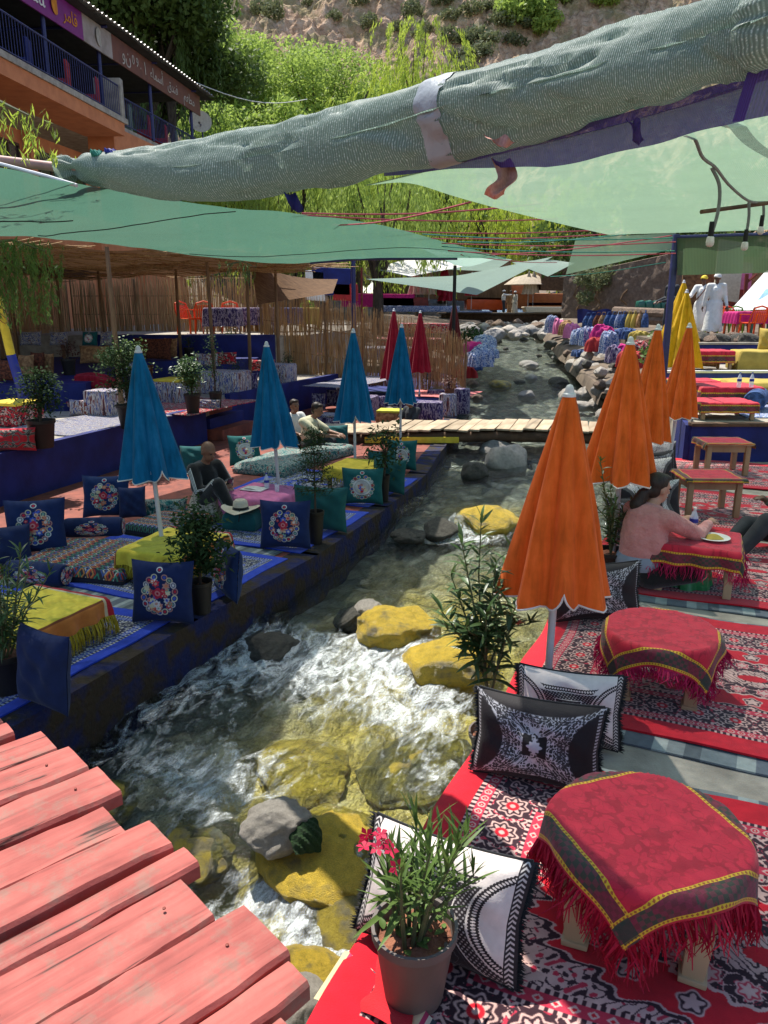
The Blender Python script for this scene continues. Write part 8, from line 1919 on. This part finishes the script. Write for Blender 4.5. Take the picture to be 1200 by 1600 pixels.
for q, off in (('L', (-1, .3, .15)), ('R', (1, .3, .15))):
    stripe(tm, 'sleeve_stripe', [j['sh' + q] + V((0, 0, .0)), j['sh' + q].lerp(j['el' + q], .5), j['el' + q], j['el' + q].lerp(j['ha' + q], .8)], [.072, .066, .058, .044], M['white'], off, .006)
    stripe(tm, 'leg_stripe', [j['hip' + q].lerp(j['kn' + q], .3), j['kn' + q], j['kn' + q].lerp(j['an' + q], .9)], [.1, .086, .06], M['white'], (-.8 if q == 'L' else .8, -.2, .6), .006)
b = MB(); b.rbox((0, 0, 0), (.075, .012, .15), .005); ph = b.build('mobile_phone', M['darkwin'], None, loc=tuple(tm.matrix_basis @ V((0, .385, .385))), rz=faceto(.78, -.62)); ph.rotation_euler[0] = R(-35); tag(ph, 'dark mobile phone held by the man in the tracksuit', 'phone')
pink = mat('pink_knit', (.62, .27, .24), (.46, .18, .16), 7, .95, .8, 16, sheen=.2, bdist=.035); M['pink_knit'] = pink; M['grey_cotton'] = mat('grey_cotton', (.3, .34, .4), (.22, .25, .3), 10, .9, .3, 120)
wp = V((2.04, 5.84, .03)); J_w = pose(pelvis=(0, 0, .15), chest=(0, .05, .50), neck=(0, .10, .65), head=(0, .155, .775), shL=(-.18, .08, .575), shR=(.18, .08, .575), elL=(-.24, .34, .42), haL=(-.08, .56, .45), elR=(.25, .36, .43), haR=(.12, .66, .45), knL=(-.28, .34, .14), anL=(.0, .34, .06), toL=(.12, .38, .05), knR=(.30, .30, .14), anR=(.06, .20, .06), toR=(-.08, .22, .05))
wm, j = person('woman in a pink sweater with a dark ponytail, seated and reaching over her table', tuple(wp), faceto(.86, .50), J_w, 'pink_knit', 'black', skin='skin_light', hair='long', sleeve=.97, face=(.15, .97, -.2), curl=.35, bulk=1.16, s=1.0)
solid('undershirt', [('e', j['pelvis'] + V((0, .0, .05)), (.195, .178, .15))], M['grey_cotton'], wm, .014, 4)
mp = V((3.75, 6.75, .03)); M['olive_shirt'] = mat('sage_shirt', (.14, .2, .14), (.1, .14, .1), 9, .9, .3, 90); M['charcoal'] = mat('charcoal_trousers', (.045, .05, .055), (.03, .032, .036), 9, .9, .3, 90)
person('man in charcoal trousers and sage shirt reclining at the right edge of the photo', tuple(mp), faceto(-.98, -.2), pose(chest=(0, -.22, .38), neck=(0, -.3, .5), head=(0, -.3, .63), shL=(-.17, -.26, .46), shR=(.17, -.26, .46), elL=(-.25, -.1, .28), haL=(-.2, .15, .38), elR=(.26, -.1, .3), haR=(.22, .14, .42), knL=(-.14, .40, .33), anL=(-.12, .62, .06), toL=(-.12, .72, .04), knR=(.16, .36, .22), anR=(.1, .6, .06), toR=(.1, .7, .04)), 'olive_shirt', 'charcoal', skin='skin_dark')
M['robe_white'] = mat('robe_cotton', (.74, .73, .68), (.6, .6, .55), 6, .9, .5, 14, bdist=.03)
M['cream_shirt'] = mat('cream_shirt', (.55, .52, .36), (.45, .42, .28), 9, .9, .3, 90)
bpos = Y(482, 660, 13.0)
person('boy in a cream shirt seated in profile, reaching over a low table', (bpos.x, 13.0, LZ), faceto(.95, -.3), pose(chest=(0, .03, .45), neck=(0, .1, .59), head=(0, .17, .71), elL=(-.2, .3, .32), haL=(-.1, .52, .30), elR=(.2, .3, .32), haR=(.1, .54, .30), knL=(-.25, .32, .14), anL=(0, .32, .06), toL=(.1, .35, .05), knR=(.25, .32, .14), anR=(.05, .2, .06), toR=(-.06, .22, .05)), 'cream_shirt', 'charcoal', skin='skin', hair='short', sleeve=.4, face=(0, .95, -.3), s=1.0)
bpos = Y(459, 655, 13.6)
person('boy in a white shirt sitting behind the boy in cream', (bpos.x, 13.6, LZ), faceto(.6, -.8), pose(elL=(-.22, .15, .3), haL=(-.1, .33, .25), elR=(.22, .15, .3), haR=(.1, .33, .25), knL=(-.25, .32, .14), anL=(0, .32, .06), toL=(.1, .35, .05), knR=(.25, .32, .14), anR=(.05, .2, .06), toR=(-.06, .22, .05)), 'white', 'charcoal', hair='short', sleeve=.4, s=.98)
bpos = Y(642, 665, 15.6)
person('boy in a dark shirt lounging behind the pole of the fourth blue parasol', (bpos.x, 15.6, LZ - .1), faceto(-.7, -.7), pose(elL=(-.22, .15, .3), haL=(-.1, .36, .3), elR=(.22, .15, .3), haR=(.1, .36, .3), knL=(-.2, .4, .2), anL=(-.1, .5, .06), toL=(-.1, .6, .05), knR=(.2, .4, .2), anR=(.1, .5, .06), toR=(.1, .6, .05)), 'charcoal', 'charcoal', hair='short', sleeve=.4, face=(.2, .9, -.4), s=.9)
stand = dict(pelvis=(0, 0, .93), chest=(0, 0, 1.26), neck=(0, .01, 1.45), head=(0, .03, 1.585), shL=(-.19, 0, 1.39), shR=(.19, 0, 1.39), elL=(-.25, .0, 1.10), elR=(.25, -.0, 1.10), haL=(-.27, .08, .86), haR=(.27, .08, .86), hipL=(-.09, 0, .9), hipR=(.09, 0, .9), knL=(-.1, .03, .48), knR=(.1, .06, .48), anL=(-.1, 0, .08), anR=(.1, .05, .08), toL=(-.11, .13, .04), toR=(.12, .18, .04))
def stnd(**k): d = dict(stand); d.update(k); return d
p = Y(1112, 520, 23); person('man in a long white robe and white turban walking past the green chair', (p.x, 23, 1.325), faceto(-.25, -.95), stnd(knR=(.1, .12, .48), anR=(.12, .16, .1), toR=(.13, .28, .04), anL=(-.1, -.12, .12), toL=(-.1, 0, .05), haL=(-.3, .15, .84), haR=(.3, .0, .84)), 'robe_white', None, skin='skin_dark', hair='white', robe=.16, face=(.1, .95, -.2), vox=.018, s=1.04)
p = Y(1092, 520, 24); rm2, j = person('man in a long white robe and ochre cap with a dark strap, behind the other', (p.x, 24, 1.325), faceto(-.5, -.85), stnd(elR=(.3, .15, 1.14), haR=(.34, .38, 1.1)), 'robe_white', None, skin='skin_dark', hair='yellowcloth', robe=.16, vox=.018, s=1.03)
b = MB(); b.tube([j['shL'] + V((.06, .1, .05)), j['chest'] + V((0, .165, -.05)), j['pelvis'] + V((.15, .12, .1))], .014, 5); b.build('strap', M['brown_cush'], rm2)
p = Y(1048, 480, 22.4); person('man in dark clothes standing behind the dark blue post', (p.x, 22.4, 1.325), faceto(-.9, -.3), stnd(haL=(-.1, .4, 1.0), haR=(.1, .4, 1.0)), 'charcoal', 'charcoal', skin='skin_dark', hair='short', vox=.018)
p = Y(786, 491, 60.5); person('man in a pale shirt and dark trousers on the far log bridge, arm stretched out', (p.x, 60.5, p.z + .0), faceto(1, -.1), stnd(elR=(.24, .25, 1.36), haR=(.2, .55, 1.38)), 'white', 'charcoal', skin='skin_dark', hair='white', vox=.025, s=1.04)
p = Y(804, 491, 60.5); person('person in a long beige robe and white cap on the far log bridge', (p.x, 60.5, p.z), faceto(-.8, -.4), stnd(), 'cream', None, skin='skin_dark', hair='white', robe=.1, vox=.025, s=1.0)
p = Y(797, 491, 61.8); person('person in a beige robe behind the others on the far log bridge', (p.x, 61.8, p.z), faceto(-.2, -.9), stnd(), 'tan_cush', None, skin='skin_dark', hair='black', robe=.1, vox=.025, s=1.04)
